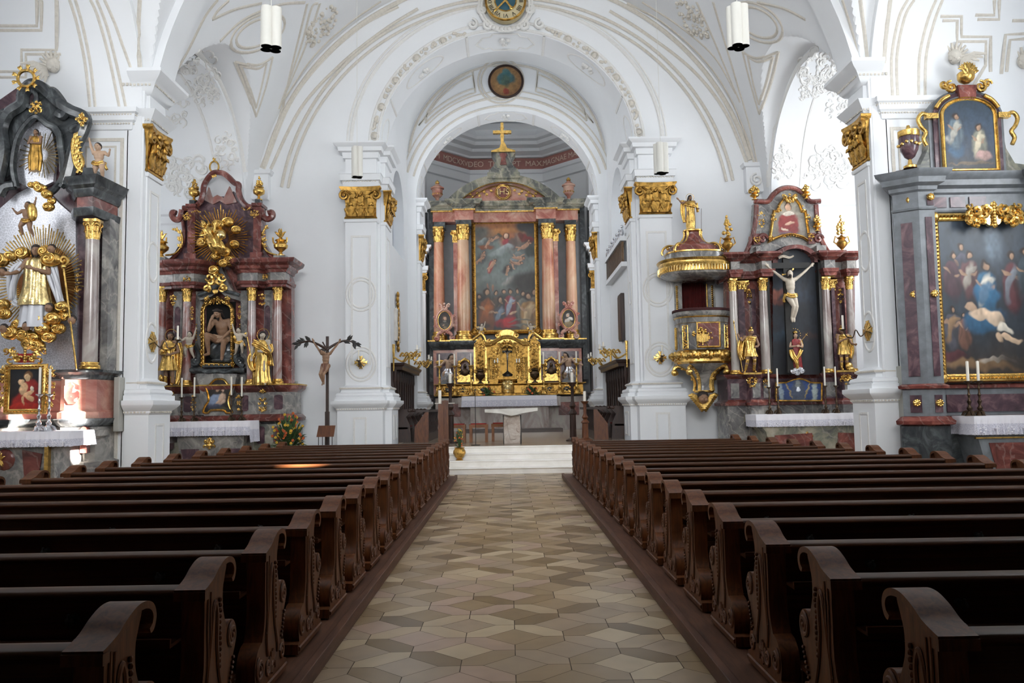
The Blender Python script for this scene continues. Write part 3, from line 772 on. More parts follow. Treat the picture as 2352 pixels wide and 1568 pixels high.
# bands on the near chapel vaults: soffit edges and angular panels
mb=MB()
for pts in[[(207,250),(196,150),(178,60),(160,0)],[(219,250),(208,150),(190,60),(173,0)],[(305,170),(280,100),(262,50),(240,0)],[(290,252),(268,150),(245,60),(222,0)],[(275,252),(250,130),(225,40),(208,0)]]:shell_band(mb,pts,.035,6,.5,y0=9)
for pts in[[(0,60),(85,60),(85,0)],[(0,70),(95,70),(95,0)],[(0,165),(50,165),(50,115),(130,115),(130,0)],[(0,178),(60,178),(60,125),(140,125)]]:shell_band(mb,pts,.04,1,.5,y0=9)
for pts in[[(2050,225),(2048,130),(2065,40),(2085,0)],[(2062,225),(2060,130),(2078,40),(2100,0)],[(2110,225),(2112,130),(2130,50),(2150,0)],[(2125,225),(2127,130),(2146,50),(2165,0)]]:shell_band(mb,pts,.035,6,.5,y0=9)
for pts in[[(2160,38),(2208,38),(2208,85),(2275,85),(2275,165)],[(2165,48),(2198,48),(2198,96),(2264,96),(2264,150),(2235,200)],[(2245,45),(2295,45),(2295,0)],[(2240,35),(2284,35),(2284,0)],[(2325,48),(2352,48)],[(2300,170),(2310,80),(2352,78)],[(2312,165),(2320,92),(2352,90)]]:shell_band(mb,pts,.04,1,.5,y0=9)
struct(mb.build('trim_12','stucco'),'angular stucco bands on the near chapel vaults')
# chapel soffit: rocaille cartouches
def rocaille(F,cx,cy,w,h,seed,n=22,r=.03,mb=None):
 """random mirrored C-scrolls inside an ellipse; F maps (px,py) to a point and normal"""
 rnd=random.Random(seed)
 for i in range(n):
  a=rnd.uniform(0,2*pi);q=math.sqrt(rnd.random());x=cx+w*q*math.cos(a);y=cy+h*q*math.sin(a)
  R_=rnd.uniform(.10,.26)*min(w,h)*1.6;tw=rnd.choice((-1,1))*rnd.uniform(.5,1.15);st=rnd.uniform(0,2*pi);pts=[]
  for k in range(9):
   t=k/8;rr=R_*(1-.75*t);an=st+tw*2*pi*t
   pts.append(F(x+rr*math.cos(an),y+rr*math.sin(an)))
  rad=r*rnd.uniform(.7,1.2);mb.tube(pts,[rad*(.5+.7*math.sin(pi*(k+.5)/9))for k in range(9)],5)
 return mb
mb=MB();F=lambda x,y:hit(x,y,17.8)
rocaille(F,462,175,40,55,1,46,.035,mb);rocaille(F,480,225,22,32,2,14,.03,mb)
rocaille(F,400,250,34,38,3,18,.03,mb);rocaille(F,425,400,52,45,4,44,.04,mb);rocaille(F,520,350,30,48,5,30,.035,mb)
shell_band(mb,[(412,168),(440,210),(470,280),(488,350),(497,400)],.045,6,.5,y0=17.9)
shell_band(mb,[(563,395),(550,320),(525,240),(490,165),(455,118)],.09,6,.3,y0=17.9)
rocaille(F,1880,165,45,50,6,46,.035,mb);rocaille(F,1848,205,20,26,7,14,.03,mb);rocaille(F,1925,240,32,36,8,20,.03,mb)
rocaille(F,1895,385,50,48,9,46,.04,mb);rocaille(F,1800,370,26,52,10,32,.035,mb)
shell_band(mb,[(1838,430),(1845,340),(1860,260),(1885,190),(1915,145)],.045,6,.5,y0=17.9)
shell_band(mb,[(1764,430),(1775,330),(1800,230),(1835,150),(1880,108)],.09,6,.3,y0=17.9)
struct(mb.build('trim_13','stucco_white'),'white rocaille stucco in the far side chapels')
# figures and foliage in stucco on the vault by the clock
mb=MB()
for i in range(70):
 t=random.Random(i).random();u=random.Random(i+500).uniform(-1,1)*(6+16*math.sin(pi*t))
 for x0,y0,x1,y1,sg in((708,104,768,15,1),(1622,88,1560,2,-1)):
  p=hit(x0+(x1-x0)*t+u,y0+(y1-y0)*t+u*.5*sg,12);mb.ball(p,.035+.05*random.Random(i+9).random(),7,5)
struct(mb.build('trim_14','stucco'),'stucco garlands of foliage on the vault')
# angel heads on the near chapel vaults
def angel_head(cx,cy,mb):
 c=hit(cx,cy,9);k=17/1907*1.0
 d=Vector((0,0,CH))-c;d.normalize();u=Vector((1,0,0));v=Vector((0,0,1));u=(u-d*u.dot(d)).normalized();v=d.cross(u)
 mb.ball(c+d*.08,(.13,.13,.16),12,8)
 mb.ball(c+d*.2-v*.01,.03,6,5)
 for s_ in(-1,1):mb.ball(c+d*.17+u*.05*s_+v*.03,.02,6,4);mb.ball(c+d*.17+u*.06*s_-v*.04,.045,8,5)
 for i in range(9):
  a=pi*i/8;mb.tube([c+d*.03+(u*math.cos(a)+v*math.sin(a))*.12,c+d*.04+(u*math.cos(a)+v*math.sin(a))*.25+v*.05],[.04,.02],6)
 for s_ in(-1,1):
  for i in range(7):
   f=i/6;a0=c+d*.03+u*s_*.12-v*(.05+.02*i)
   a1=a0+u*s_*(.48-.38*f)+v*(.1-.28*f);mid=(a0+a1)/2+v*.06
   mb.tube([a0,mid,a1],[.035,.045,.02],6,flat=(([d]*3),.5))
mb=MB();angel_head(122,150,mb);angel_head(2193,130,mb);angel_head(2352,140,mb)
struct(mb.build('trim_15','stucco'),'winged stucco angel heads on the chapel vaults')
# ================================================================== PEWS
ORD=['','second','third','fourth','fifth','sixth','seventh','eighth','ninth','tenth','eleventh','twelfth','thirteenth','fourteenth','fifteenth','sixteenth','seventeenth','eighteenth']
def spiral(c,r,turns,a0,sgn=1,n=26,shrink=.85):
 return[(c[0]+r*(1-shrink*i/(n-1))*math.cos(a0+sgn*turns*2*pi*i/(n-1)),c[1]+r*(1-shrink*i/(n-1))*math.sin(a0+sgn*turns*2*pi*i/(n-1)))for i in range(n)]
def sm2(pts,n=4):return[(p.x,p.y)for p in smoothpts([(a,b,0)for a,b in pts],n)]
body=[(-.20,.10),(-.20,.165),(-.165,.18)]+sm2([(-.165,.18),(-.18,.25),(-.165,.33),(-.11,.385),(-.05,.40)])+sm2([(-.045,.41),(-.015,.47),(0,.56),(0,.70),(0,.88)])+[(-.0,.885)]+sm2([(.0,.885),(.07,.91),(.14,.945),(.22,.965),(.29,.955),(.27,.90),(.245,.84),(.245,.76),(.27,.70),(.30,.64)])+sm2([(.305,.645),(.34,.665),(.40,.655),(.445,.61),(.45,.55),(.42,.50),(.375,.44),(.345,.37),(.345,.30)])+sm2([(.35,.30),(.40,.30),(.42,.25),(.40,.19)])+[(.46,.17),(.46,.10)]
def dedupe(p):
 o=[]
 for q in p:
  if not o or math.hypot(q[0]-o[-1][0],q[1]-o[-1][1])>.002:o.append(q)
 return o
body=dedupe(body)
def strip(mb,path,x0,x1,th):
 """bent board: path in (y,z), thickness th below"""
 top=[Vector((p[0],p[1]))for p in path];bot=[]
 for i,p in enumerate(top):
  t=top[min(i+1,len(top)-1)]-top[max(i-1,0)];t.normalize();bot.append(p+Vector((t.y,-t.x))*th)
 mb.prism([(p.x,p.y)for p in top]+[(p.x,p.y)for p in bot[::-1]],x0,x1,'x')
capline=sm2([(-.045,.895),(.0,.905),(.07,.925),(.14,.96),(.22,.985),(.30,.985),(.36,.96),(.385,.915),(.37,.87),(.34,.855),(.325,.875)],5)
T_=.105
mb=MB();mb.prism(body,0,T_,'x');pm=mb.build('tmp','wood_end',bevel=0);PM_panel=pm.data;bpy.data.objects.remove(pm)
mb=MB();strip(mb,capline,-.018,T_+.018,.028);mb.box(-.02,T_+.02,-.05,.0,.845,.885);pm=mb.build('tmp','wood_end');PM_cap=pm.data;bpy.data.objects.remove(pm)
mb=MB()
def rel(pts,r,sq=.6):mb.tube([(-.004,p[0],p[1])for p in pts],r,6,flat=((1,0,0),sq))
rel(spiral((.375,.585),.062,1.9,pi*.5),.013);mb.ball((-.005,.375,.585),(.014,.016,.016),8,5)
rel(spiral((-.095,.265),.07,1.9,pi*.6),.013);rel(spiral((.06,.235),.055,1.6,pi*.2,-1),.011);rel(spiral((.345,.24),.05,1.6,pi*.9,-1),.011)
rel(sm2([(.05,.30),(.03,.42),(.07,.60),(.10,.74),(.13,.80),(.16,.74),(.16,.60),(.19,.46),(.24,.34),(.25,.27)]),.014)
rel(sm2([(.04,.88),(.035,.7),(.045,.5),(.02,.43)]),.008);rel(sm2([(.075,.86),(.07,.7),(.08,.55)]),.006)
for i in range(13):mb.ball((-.006,.19+.006*math.sin(i),.80-i*.026),(.012,.013,.012),7,5)
for i in range(7):mb.ball((-.006,.33+.01*i,.34+.022*i),(.01,.012,.01),6,4)
for i in range(9):
 a=i*.7;rel([(.12+.05*math.cos(a)*(i%3),.22+.03*math.sin(a)*1.3),(.15+.05*math.cos(a),.26+.05*math.sin(a))],.013)
rel([(-.19,.135),(.45,.135)],.016)
pm=mb.build('tmp','wood_end');PM_carv=pm.data;bpy.data.objects.remove(pm)
def unit(mb,mat='wood',bev=0):
 o=mb.build('tmp',mat);me=o.data;bpy.data.objects.remove(o);return me
mb=MB();mb.prism(dedupe([(-.035,.855)]+sm2([(-.035,.86),(-.043,.875),(-.035,.89),(-.02,.897),(.03,.903),(.06,.899),(.072,.888),(.07,.872),(.06,.86)])),0,1,'x');PM_rail=unit(mb)
mb=MB();mb.box(0,1,.005,.03,.30,.86);mb.box(0,1,-.006,.01,.80,.86);mb.box(0,1,-.004,.01,.30,.40);mb.box(0,1,-.004,.01,.56,.60);PM_back=unit(mb)
mb=MB();mb.prism([(.03,.425),(.40,.435),(.415,.445),(.415,.46),(.40,.468),(.03,.455)],0,1,'x');mb.box(0,1,.30,.325,.12,.43);PM_seat=unit(mb)
mb=MB();mb.prism([(-.34,.235),(-.13,.255),(-.13,.275),(-.34,.258)],0,1,'x');mb.box(0,1,-.21,-.185,.11,.24);PM_kneel=unit(mb)
mb=MB();mb.box(0,1,-.13,.005,.66,.675);mb.box(0,1,-.13,-.115,.675,.70);PM_shelf=unit(mb)
mb=MB();mb.lathe([(.022,0),(.012,.01),(.010,.035),(.02,.045),(.02,.055),(0,.062)],(0,0,0),10);mb.xf(Matrix.Rotation(R90,4,'X'));mb.tube([(0,-.01,0),(0,-.05,-.02),(0,-.06,.03)],.007,6);PM_hook=unit(mb,'black')
def part(name,me,par,loc=(0,0,0),sc=(1,1,1)):
 o=bpy.data.objects.new(name,me);COL.objects.link(o);o.parent=par;o.location=loc;o.scale=sc;return o
PITCH=.953;NP=18
for s in(-1,1):
 for k in range(NP):
  y=2.95+PITCH*k;xi=1.41 if s<0 else 1.475;xo=6.12-max(0,y-12.6)*.125
  n=NP-1-k;row='nearest the chancel steps' if n==0 else('%s row back from the chancel steps'%ORD[n])
  if k==0:row='nearest row to the camera'
  t=thing('pew','dark carved wooden pew %s of the aisle, %s'%('left' if s<0 else 'right',row),'pew',(s*xi,y,0),0,'pews %s of the aisle'%('left' if s<0 else 'right'))
  L=xo-xi
  for e,(x,sx)in enumerate(((0,s),(s*L,-s))):
  # aisle end: carving faces the aisle
   q=part('side_panel',PM_panel,t,(x,0,0),(sx,1,1));part('scroll_top',PM_cap,q,(0,0,0))
   part('carving',PM_carv,q,(0,0,0))
  x0,x1=sorted((s*T_,s*(L-T_)))
  for nm_,me in(('top_rail',PM_rail),('backrest',PM_back),('seat',PM_seat),('kneeler',PM_kneel),('book_shelf',PM_shelf)):
   if nm_=='kneeler' and k==0:continue
   part(nm_,me,t,(x0,0,0),(x1-x0,1,1))
  for i in range(4):part('coat_hook',PM_hook,t,(s*(L*(i+.5)/4),-.005,.77))
 mb=MB();a,b=sorted((s*1.265,s*6.35));mb.box(a,b,1.2,20.1,.0,.085);e0,e1=sorted((s*1.25,s*1.31));mb.box(e0,e1,1.2,20.1,.0,.105)
 o=mb.build('pew_platform','wood_floor',bevel=.006);tag(o,'low worn wooden platform under the pews %s of the aisle'%('left' if s<0 else 'right'),'platform')
 # ================================================================== ORNAMENT, FIGURES, PICTURES
def cscroll(mb,c,r,a0,turns,rad,y,shrink=.8,n=16,dy=0):
 """flat spiral in the xz plane at depth y"""
 pts=[];rs=[]
 for i in range(n):
  t=i/(n-1);rr=r*(1-shrink*t);a=a0+turns*2*pi*t
  pts.append((c[0]+rr*math.cos(a),y-dy*math.sin(pi*t),c[1]+rr*math.sin(a)));rs.append(rad*(.55+.6*math.sin(pi*min(1,t+.12))))
 mb.tube(pts,rs,6);mb.ball(pts[-1],rad*1.2,7,5);return mb
def leafspray(mb,c,d,L,w,y,n=5,out=.3):
 """acanthus-like spray: n leaves fanned about direction d (angle), in the xz plane"""
 for i in range(n):
  a=d+(i-(n-1)/2)*.42;l=L*(1-.12*abs(i-(n-1)/2))
  p0=Vector((c[0],y,c[1]));e=Vector((math.cos(a),0,math.sin(a)))
  s_=Vector((-e.z,0,e.x))*(1 if i%2 else-1)
  mb.tube([p0,p0+e*l*.4+Vector((0,-out*l*.5,0)),p0+e*l*.8+Vector((0,-out*l,0))+s_*l*.05,p0+e*l+Vector((0,-out*l*.6,0))+s_*l*.14],[w*.5,w,w*.7,w*.15],6,flat=((0,1,0),.5))
 return mb
def cartouche(mb,cx,cz,w,h,y,seed,n=8,rad=None,dep=.06):
 """symmetrical rocaille ornament filling a w x h field, centred, standing dep proud"""
 rnd=random.Random(seed);rad=rad or min(w,h)*.07
 for i in range(n):
  px,pz=rnd.uniform(.08,.46)*w,rnd.uniform(-.42,.42)*h;R_=rnd.uniform(.12,.24)*min(w,h);a0=rnd.uniform(0,2*pi);tu=rnd.choice((-1,1))*rnd.uniform(.6,1.2)
  for s in(-1,1):
   pts=[];
   for k in range(11):
    t=k/10;rr=R_*(1-.8*t);a=a0+tu*2*pi*t
    pts.append((cx+s*(px+rr*math.cos(a)),y-dep*(.4+.6*math.sin(pi*t)),cz+pz+rr*math.sin(a)))
   mb.tube(pts,[rad*(.6+.6*math.sin(pi*(k+.5)/11))for k in range(11)],5)
 for i in range(n//2):
  z=cz+(i/max(1,n//2-1)-.5)*h*.85;mb.ball((cx,y-dep*.7,z),(rad*1.5,dep*.6,rad*1.7),8,5)
 leafspray(mb,(cx,cz+h*.35),pi/2,h*.22,rad*1.2,y-dep*.5,5);leafspray(mb,(cx,cz-h*.35),-pi/2,h*.2,rad*1.2,y-dep*.5,5)
 return mb
def frame_path(mb,pts,y,w,dep,orn=.0,seed=0):
 """picture frame swept round a closed outline of (x, z); profile with an inner fillet and outer bead"""
 n=len(pts);prof=[(-.5,0),(-.5,.35),(-.3,.55),(-.1,.5),(.1,1),(.35,.8),(.5,.35),(.5,0)];vs=[]
 cx=sum(p[0]for p in pts)/n;cz=sum(p[1]for p in pts)/n
 ar=sum(pts[i][0]*pts[(i+1)%n][1]-pts[(i+1)%n][0]*pts[i][1]for i in range(n));sg=1 if ar>0 else-1
 for i in range(n):
  a=Vector(pts[i-1]);p=Vector(pts[i]);b=Vector(pts[(i+1)%n]);d1=(p-a).normalized();d2=(b-p).normalized()
  n1=Vector((d1.y,-d1.x))*sg;n2=Vector((d2.y,-d2.x))*sg;m=n1+n2;m=n1 if m.length<1e-5 else m.normalized()/max(.45,m.normalized().dot(n1))
  vs+=[(p.x+m.x*o*w,y-d*dep,p.y+m.y*o*w)for o,d in prof]
 k=len(prof)
 mb.add(vs,[(i*k+q,((i+1)%n)*k+q,((i+1)%n)*k+q+1,i*k+q+1)for i in range(n)for q in range(k-1)])
 if orn:
  L=0
  for i in range(n):
   a=Vector(pts[i]);b=Vector(pts[(i+1)%n]);l=(b-a).length;m_=max(1,int(l/orn))
   for q in range(m_):p=a+(b-a)*(q+.5)/m_;mb.ball((p.x,y-dep*.95,p.y),(orn*.3,dep*.35,orn*.3),6,4)
 return mb
def sunburst(mb,cx,cz,r0,r1,y,n,seed,w=.03,sx=1,sz=1,tilt=0):
 rnd=random.Random(seed)
 for i in range(n):
  a=2*pi*i/n;g=i%5;l=r0+(r1-r0)*(1.0,.78,.9,.66,.84)[g]*rnd.uniform(.92,1.05)
  e=Vector((math.cos(a)*sx,0,math.sin(a)*sz));t=Vector((-math.sin(a),0,math.cos(a)))
  p0=Vector((cx,y,cz))+e*r0*.6;p1=Vector((cx,y-tilt,cz))+e*l
  mb.add([p0-t*w*.4,p0+t*w*.4,p0+Vector((0,-w,0)),p1-t*w*.7,p1+t*w*.7,p1+Vector((0,-w*.9,0))],[(0,1,4,3),(1,2,5,4),(2,0,3,5),(3,4,5),(0,2,1)])
 return mb
def clouds(mb,pts,y,seed,r=.2,dep=.18):
 """billowing gilded clouds: balls with curled ridges"""
 rnd=random.Random(seed)
 for(x,z)in pts:
  R_=r*rnd.uniform(.75,1.25);yy=y-rnd.uniform(0,dep);mb.ball((x,yy,z),(R_,R_*.7,R_*.8),14,9)
  a0=rnd.uniform(0,2*pi);tw=rnd.choice((-1,1))
  for q in range(2):
   P_=[]
   for k in range(18):
    t=k/17;rr=R_*(1.0-.8*t)*(1-.25*q);a=a0+q*2.2+tw*1.2*2*pi*t;hh=math.sqrt(max(0,1-(rr/R_)**2))
    P_.append((x+rr*math.cos(a),yy-R_*.7*hh-.01,z+rr*.8*math.sin(a)))
   mb.tube(P_,[R_*(.05+.09*math.sin(pi*k/18))for k in range(18)],7)
 return mb
def remesh(o,vox,smooth=3):
 m=o.modifiers.new('r','REMESH');m.mode='VOXEL';m.voxel_size=vox*.72;m.use_smooth_shade=True
 if smooth:q=o.modifiers.new('s','SMOOTH');q.iterations=2;q.factor=.4
 dg=bpy.context.evaluated_depsgraph_get();dg.update();me=bpy.data.meshes.new_from_object(o.evaluated_get(dg))
 o.modifiers.clear();old=o.data;o.data=me;me.name=o.name
 for p in me.polygons:p.use_smooth=True
 return o
def limb(mb,pts,rs,seg=10):
 pts=[Vector(p)for p in pts]
 out=[];rr=[]
 for i in range(len(pts)-1):
  for k in range(4):t=k/4;out.append(pts[i].lerp(pts[i+1],t));rr.append(rs[i]*(1-t)+rs[i+1]*t)
 out.append(pts[-1]);rr.append(rs[-1]);mb.tube(out,rr,seg)
 for p,r in zip(pts,rs):mb.ball(p,r,seg,7)
def human(J,H=1.7,fat=1.0,face=(0,-1,0),hairless=False):
 """one continuous body surface from joints. J: dict of points in body units (fractions of H, z up, y away from viewer)"""
 mb=MB();h=H;g=lambda k:Vector(J[k])*h;f=fat
 pel,ch,nk,hd=g('pelvis'),g('chest'),g('neck'),g('head')
 side=(g('shR')-g('shL')).normalized()
 for t,rx,ry in((0,.088,.065),(.35,.074,.055),(.7,.092,.063),(1,.098,.066)):
  c=pel.lerp(ch,t);mb.ball(c,(rx*h*f,ry*h*f,.085*h),14,9,Matrix.Rotation(math.atan2(side.y,side.x),3,'Z'))
 mb.ball(ch+Vector((0,0,.035*h)),(.10*h*f,.06*h*f,.06*h),14,8)
 limb(mb,[ch+Vector((0,0,.04*h)),nk,nk.lerp(hd,.6)],[.05*h,.036*h,.034*h])
 # head
 fc=Vector(J.get('face',face)).normalized();up=(hd-nk).normalized();rt=fc.cross(up).normalized();up=rt.cross(fc).normalized()
 hs=J.get('hs',1.0);HH=.062*h*hs
 mb.ball(hd,(HH*.80,HH*.92,HH*1.18),14,10,Matrix((rt,-fc,up)).transposed())
 mb.ball(hd-up*HH*.55+fc*HH*.35,HH*.55,10,7)
 mb.ball(hd+fc*HH*.98-up*HH*.15,HH*.22,8,6);mb.tube([hd+fc*HH*.85+up*HH*.25,hd+fc*HH*1.14-up*HH*.2],HH*.15,6);mb.tube([hd+fc*HH*.72+rt*HH*.5+up*HH*.28,hd+fc*HH*.93+up*HH*.34,hd+fc*HH*.72-rt*HH*.5+up*HH*.28],HH*.13,6)
 mb.ball(hd+fc*HH*.82-up*HH*.62,HH*.2,8,5)
 for s_ in(-1,1):mb.ball(hd+rt*s_*HH*.8,(HH*.14,)*3,6,5);mb.ball(hd+fc*HH*.66+rt*s_*HH*.42-up*HH*.3,HH*.26,8,5)
 for s_ in 'LR':
  sh,el,wr,ha=g('sh'+s_),g('el'+s_),g('wr'+s_),g('ha'+s_)
  limb(mb,[sh,sh.lerp(el,.4),el],[.038*h*f,.033*h*f,.026*h*f]);limb(mb,[el,el.lerp(wr,.3),wr],[.026*h*f,.028*h*f,.017*h*f])
  limb(mb,[ch+Vector((0,0,.05*h)),sh],[.05*h*f,.042*h*f])
  d=(ha-wr);l=max(d.length,.03*h);d.normalize();q=d.cross(Vector((0,1,0)));q=d.orthogonal()if q.length<.1 else q;q.normalize();e=q.cross(d)
  mb.ball(wr+d*l*.5,(.02*h,.02*h,.02*h),8,6);limb(mb,[wr,wr+d*l*.9],[.018*h,.021*h],8)
  for k in range(4):
   b=wr+d*l*.9+q*(k-1.5)*.0115*h;fl=(.035,.042,.04,.03)[k]*h
   limb(mb,[b,b+d*fl*.55,b+d*fl-e*fl*.35],[.009*h,.008*h,.007*h],6)
  b=wr+d*l*.35-q*.018*h;limb(mb,[b,b+(d*.7-q*.6)*.035*h],[.008*h,.006*h],6)
  hp,kn,an,to=g('hp'+s_),g('kn'+s_),g('an'+s_),g('to'+s_)
  limb(mb,[hp,hp.lerp(kn,.35),kn],[.064*h*f,.06*h*f,.04*h*f]);limb(mb,[kn,kn.lerp(an,.3),an],[.038*h*f,.041*h*f,.023*h*f])
  limb(mb,[an,an.lerp(to,.6),to],[.025*h,.022*h,.016*h],8)
 return mb
def pose(**k):
 J=dict(pelvis=(0,0,.53),chest=(0,0,.72),neck=(0,0,.83),head=(0,-.01,.915),shL=(-.115,0,.80),shR=(.115,0,.80),elL=(-.15,0,.63),elR=(.15,0,.63),wrL=(-.15,-.04,.48),wrR=(.15,-.04,.48),haL=(-.15,-.05,.43),haR=(.15,-.05,.43),hpL=(-.055,0,.51),hpR=(.055,0,.51),knL=(-.06,-.01,.28),knR=(.06,-.01,.28),anL=(-.06,0,.045),anR=(.06,0,.045),toL=(-.07,-.09,.015),toR=(.07,-.09,.015))
 J.update(k);return J
def robe(h,rings,folds=9,amp=.1,seed=0,n=56,ph=0.0):
 """draped cloth: rings (z, cx, cy, rx, ry[, fold factor]) in body units, from hem to neck"""
 rnd=random.Random(seed);mb=MB();vs=[];fs=[];R_=smoothpts([tuple(r[:3])for r in rings],4);A=smoothpts([(r[3],r[4],r[5]if len(r)>5 else 1)for r in rings],4)
 p2=[rnd.uniform(0,6.28)for _ in range(3)];m=len(R_)
 for j in range(m):
  z,cx,cy=R_[j];rx,ry,ff=A[j];tw=ph+.8*j/m
  for i in range(n):
   a=2*pi*i/n;f=1+amp*ff*(math.cos(folds*a+p2[0]+tw*2)*.6+math.cos((folds+4)*a-tw*3+p2[1])*.35+.25*math.cos(3*a+p2[2]+5*j/m))
   vs.append(((cx+rx*f*math.cos(a))*h,(cy+ry*f*math.sin(a))*h,z*h))
 for j in range(m-1):fs+=[(j*n+i,j*n+(i+1)%n,(j+1)*n+(i+1)%n,(j+1)*n+i)for i in range(n)]
 fs+=[list(range(n))[::-1],[(m-1)*n+i for i in range(n)]]
 return mb.add(vs,fs)
def sash(mb,pts,w,h,n=5):
 q=[Vector(p)*h for p in smoothpts(pts,6)];m=len(q)
 for k in range(n):
  o=(k-(n-1)/2)/(n-1)*1.7*w*h;out=[];rs=[]
  for i,p in enumerate(q):
   t=(q[min(i+1,m-1)]-q[max(i-1,0)]).normalized();s_=t.cross(Vector((0,1,0)));s_=s_.normalized()if s_.length>.05 else Vector((1,0,0));f=.75+.25*math.sin(k*2+5*i/m)
   out.append(p+s_*o*f+Vector((0,-1,0))*w*h*(.25*math.sin(k*2.4+3*i/m)-.1*abs(k-n/2+.5)));rs.append(w*h*(.30+.12*math.sin(k*1.9+4*i/m))*(1 if i<m-1 else.7))
  mb.tube(out,rs,7)
 return mb
def place(o_or_list,base,rz=0,mirror=False):
 m=Matrix.Translation(base)@Matrix.Rotation(rz,4,'Z')@Matrix.Diagonal((-1 if mirror else 1,1,1,1))
 for o in o_or_list:o.data.transform(m);
 if mirror:
  for o in o_or_list:o.data.flip_normals()
def statue(name,label,base,H,J,parts,skin='skin',hair='hair',cat='statue',rz=0,mirror=False,beard=False,longhair=True,vox=.011,fat=1.0,halo=None,group=None):
 """parts: list of (name, material, MB builder result) in world-size local coords; base = where the feet are"""
 t=thing(name,label,cat,base,0,group);bl=bpy.context.view_layer
 b=human(J,H,fat).build('body',skin);remesh(b,vox*H);obs=[b]
 if hair:
  hd=Vector(J['head'])*H;HH=.062*H*J.get('hs',1.0);nk=Vector(J['neck'])*H;up=(hd-nk).normalized();fc=Vector(J.get('face',(0,-1,0))).normalized();rt=fc.cross(up).normalized()
  mb=MB();mb.ball(hd+up*HH*.32-fc*HH*.3,(HH*.93,HH*.98,HH*1.02),14,9,Matrix((rt,-fc,up)).transposed())
  if longhair:
   for s_ in(-1,0,1):limb(mb,[hd-fc*HH*.4+rt*s_*HH*.75,hd-fc*HH*.7+rt*s_*HH*.85-up*HH*1.2],[HH*.4,HH*.25],8)
  if beard:mb.ball(hd+fc*HH*.62-up*HH*.95,(HH*.42,HH*.35,HH*.6),10,7);mb.ball(hd+fc*HH*.6-up*HH*1.35,(HH*.25,HH*.2,HH*.5),8,6)
  o=mb.build('hair',hair);obs.append(o)
 hd=Vector(J['head'])*H;HH=.062*H*J.get('hs',1.0);up=(hd-Vector(J['neck'])*H).normalized();fc=Vector(J.get('face',(0,-1,0))).normalized();rt=fc.cross(up).normalized();up=rt.cross(fc)
 mb=MB()
 for s_ in(-1,1):mb.ball(hd+fc*HH*.83+rt*s_*HH*.31+up*HH*.1,(HH*.11,HH*.09,HH*.07),8,5)
 mb.ball(hd+fc*HH*.96-up*HH*.56,(HH*.2,HH*.05,HH*.045),8,5);obs.append(mb.build('eyes','hair'))
 for nm_,mt,m_ in parts:obs.append(m_.build(nm_,mt,ang=80))
 if halo:
  hd=Vector(J['head'])*H;r_=.11*H;m_=MB().tube([(hd.x+r_*math.cos(a),hd.y+.03*H,hd.z+.01*H+r_*math.sin(a))for a in np.linspace(0,2*pi,33)],.006*H,6);obs.append(m_.build('halo',halo))
 place(obs,base,rz,mirror)
 for o in obs:o.parent=t;o.matrix_parent_inverse=t.matrix_world.inverted()
 return t
 # ---------------------------------------------------------------- painted pictures (a fine grid carrying vertex paint, flat as a canvas is)
def picture_material():
 m,N,L,b=nm('oil_paint');a=N.new('ShaderNodeVertexColor');a.layer_name='paint';L.new(a.outputs[0],b.inputs['Base Color'])
 b.inputs['Roughness'].default_value=.42;M['oil']=m
picture_material()
def paint(W,H,base,strokes,nx=120,seed=0,grain=.12,warp=.012):
 """strokes: (cx, cy, rx, ry, angle deg, hex, softness, alpha) in 0..1 picture units, y up (y scaled by H/W)"""
 ny=int(nx*H/W);X,Y=np.meshgrid(np.linspace(0,1,nx+1),np.linspace(0,1,ny+1));asp=H/W
 rs=np.random.RandomState(seed)
 def smooth(k,amp):
  g=rs.randn(k+3,k+3);xi=X*k;yi=Y*k;x0=xi.astype(int);y0=yi.astype(int);fx=xi-x0;fy=yi-y0;fx=fx*fx*(3-2*fx);fy=fy*fy*(3-2*fy)
  return amp*(g[y0,x0]*(1-fx)*(1-fy)+g[y0,x0+1]*fx*(1-fy)+g[y0+1,x0]*(1-fx)*fy+g[y0+1,x0+1]*fx*fy)
 wx=smooth(9,warp)+smooth(22,warp*.6);wy=smooth(9,warp)+smooth(22,warp*.6)
 C=np.zeros(X.shape+(3,))
 st=sorted(base)
 for ch in range(3):C[...,ch]=np.interp(Y+wy*3,[s[0]for s in st],[rgb(s[1])[ch]for s in st])
 for s in strokes:
  cx,cy_,rx,ry,ang,col,soft,al=s
  a=math.radians(ang);dx=X+wx-cx;dy=(Y+wy-cy_)*asp;ry_=ry
  u=(dx*math.cos(a)+dy*math.sin(a))/rx;v=(-dx*math.sin(a)+dy*math.cos(a))/ry_
  d=np.sqrt(u*u+v*v);k=np.clip((1+soft-d)/max(.02,2*soft),0,1);k=(k*k*(3-2*k)*al)[...,None]
  sh=1+.35*np.clip(-u*.4+v*.6,-1,1)[...,None]
  C=C*(1-k)+np.array(rgb(col)[:3])*sh*k
 C*=(1+smooth(14,grain)+smooth(40,grain*.8))[...,None]
 return X,Y,np.clip(C,0,1),nx,ny
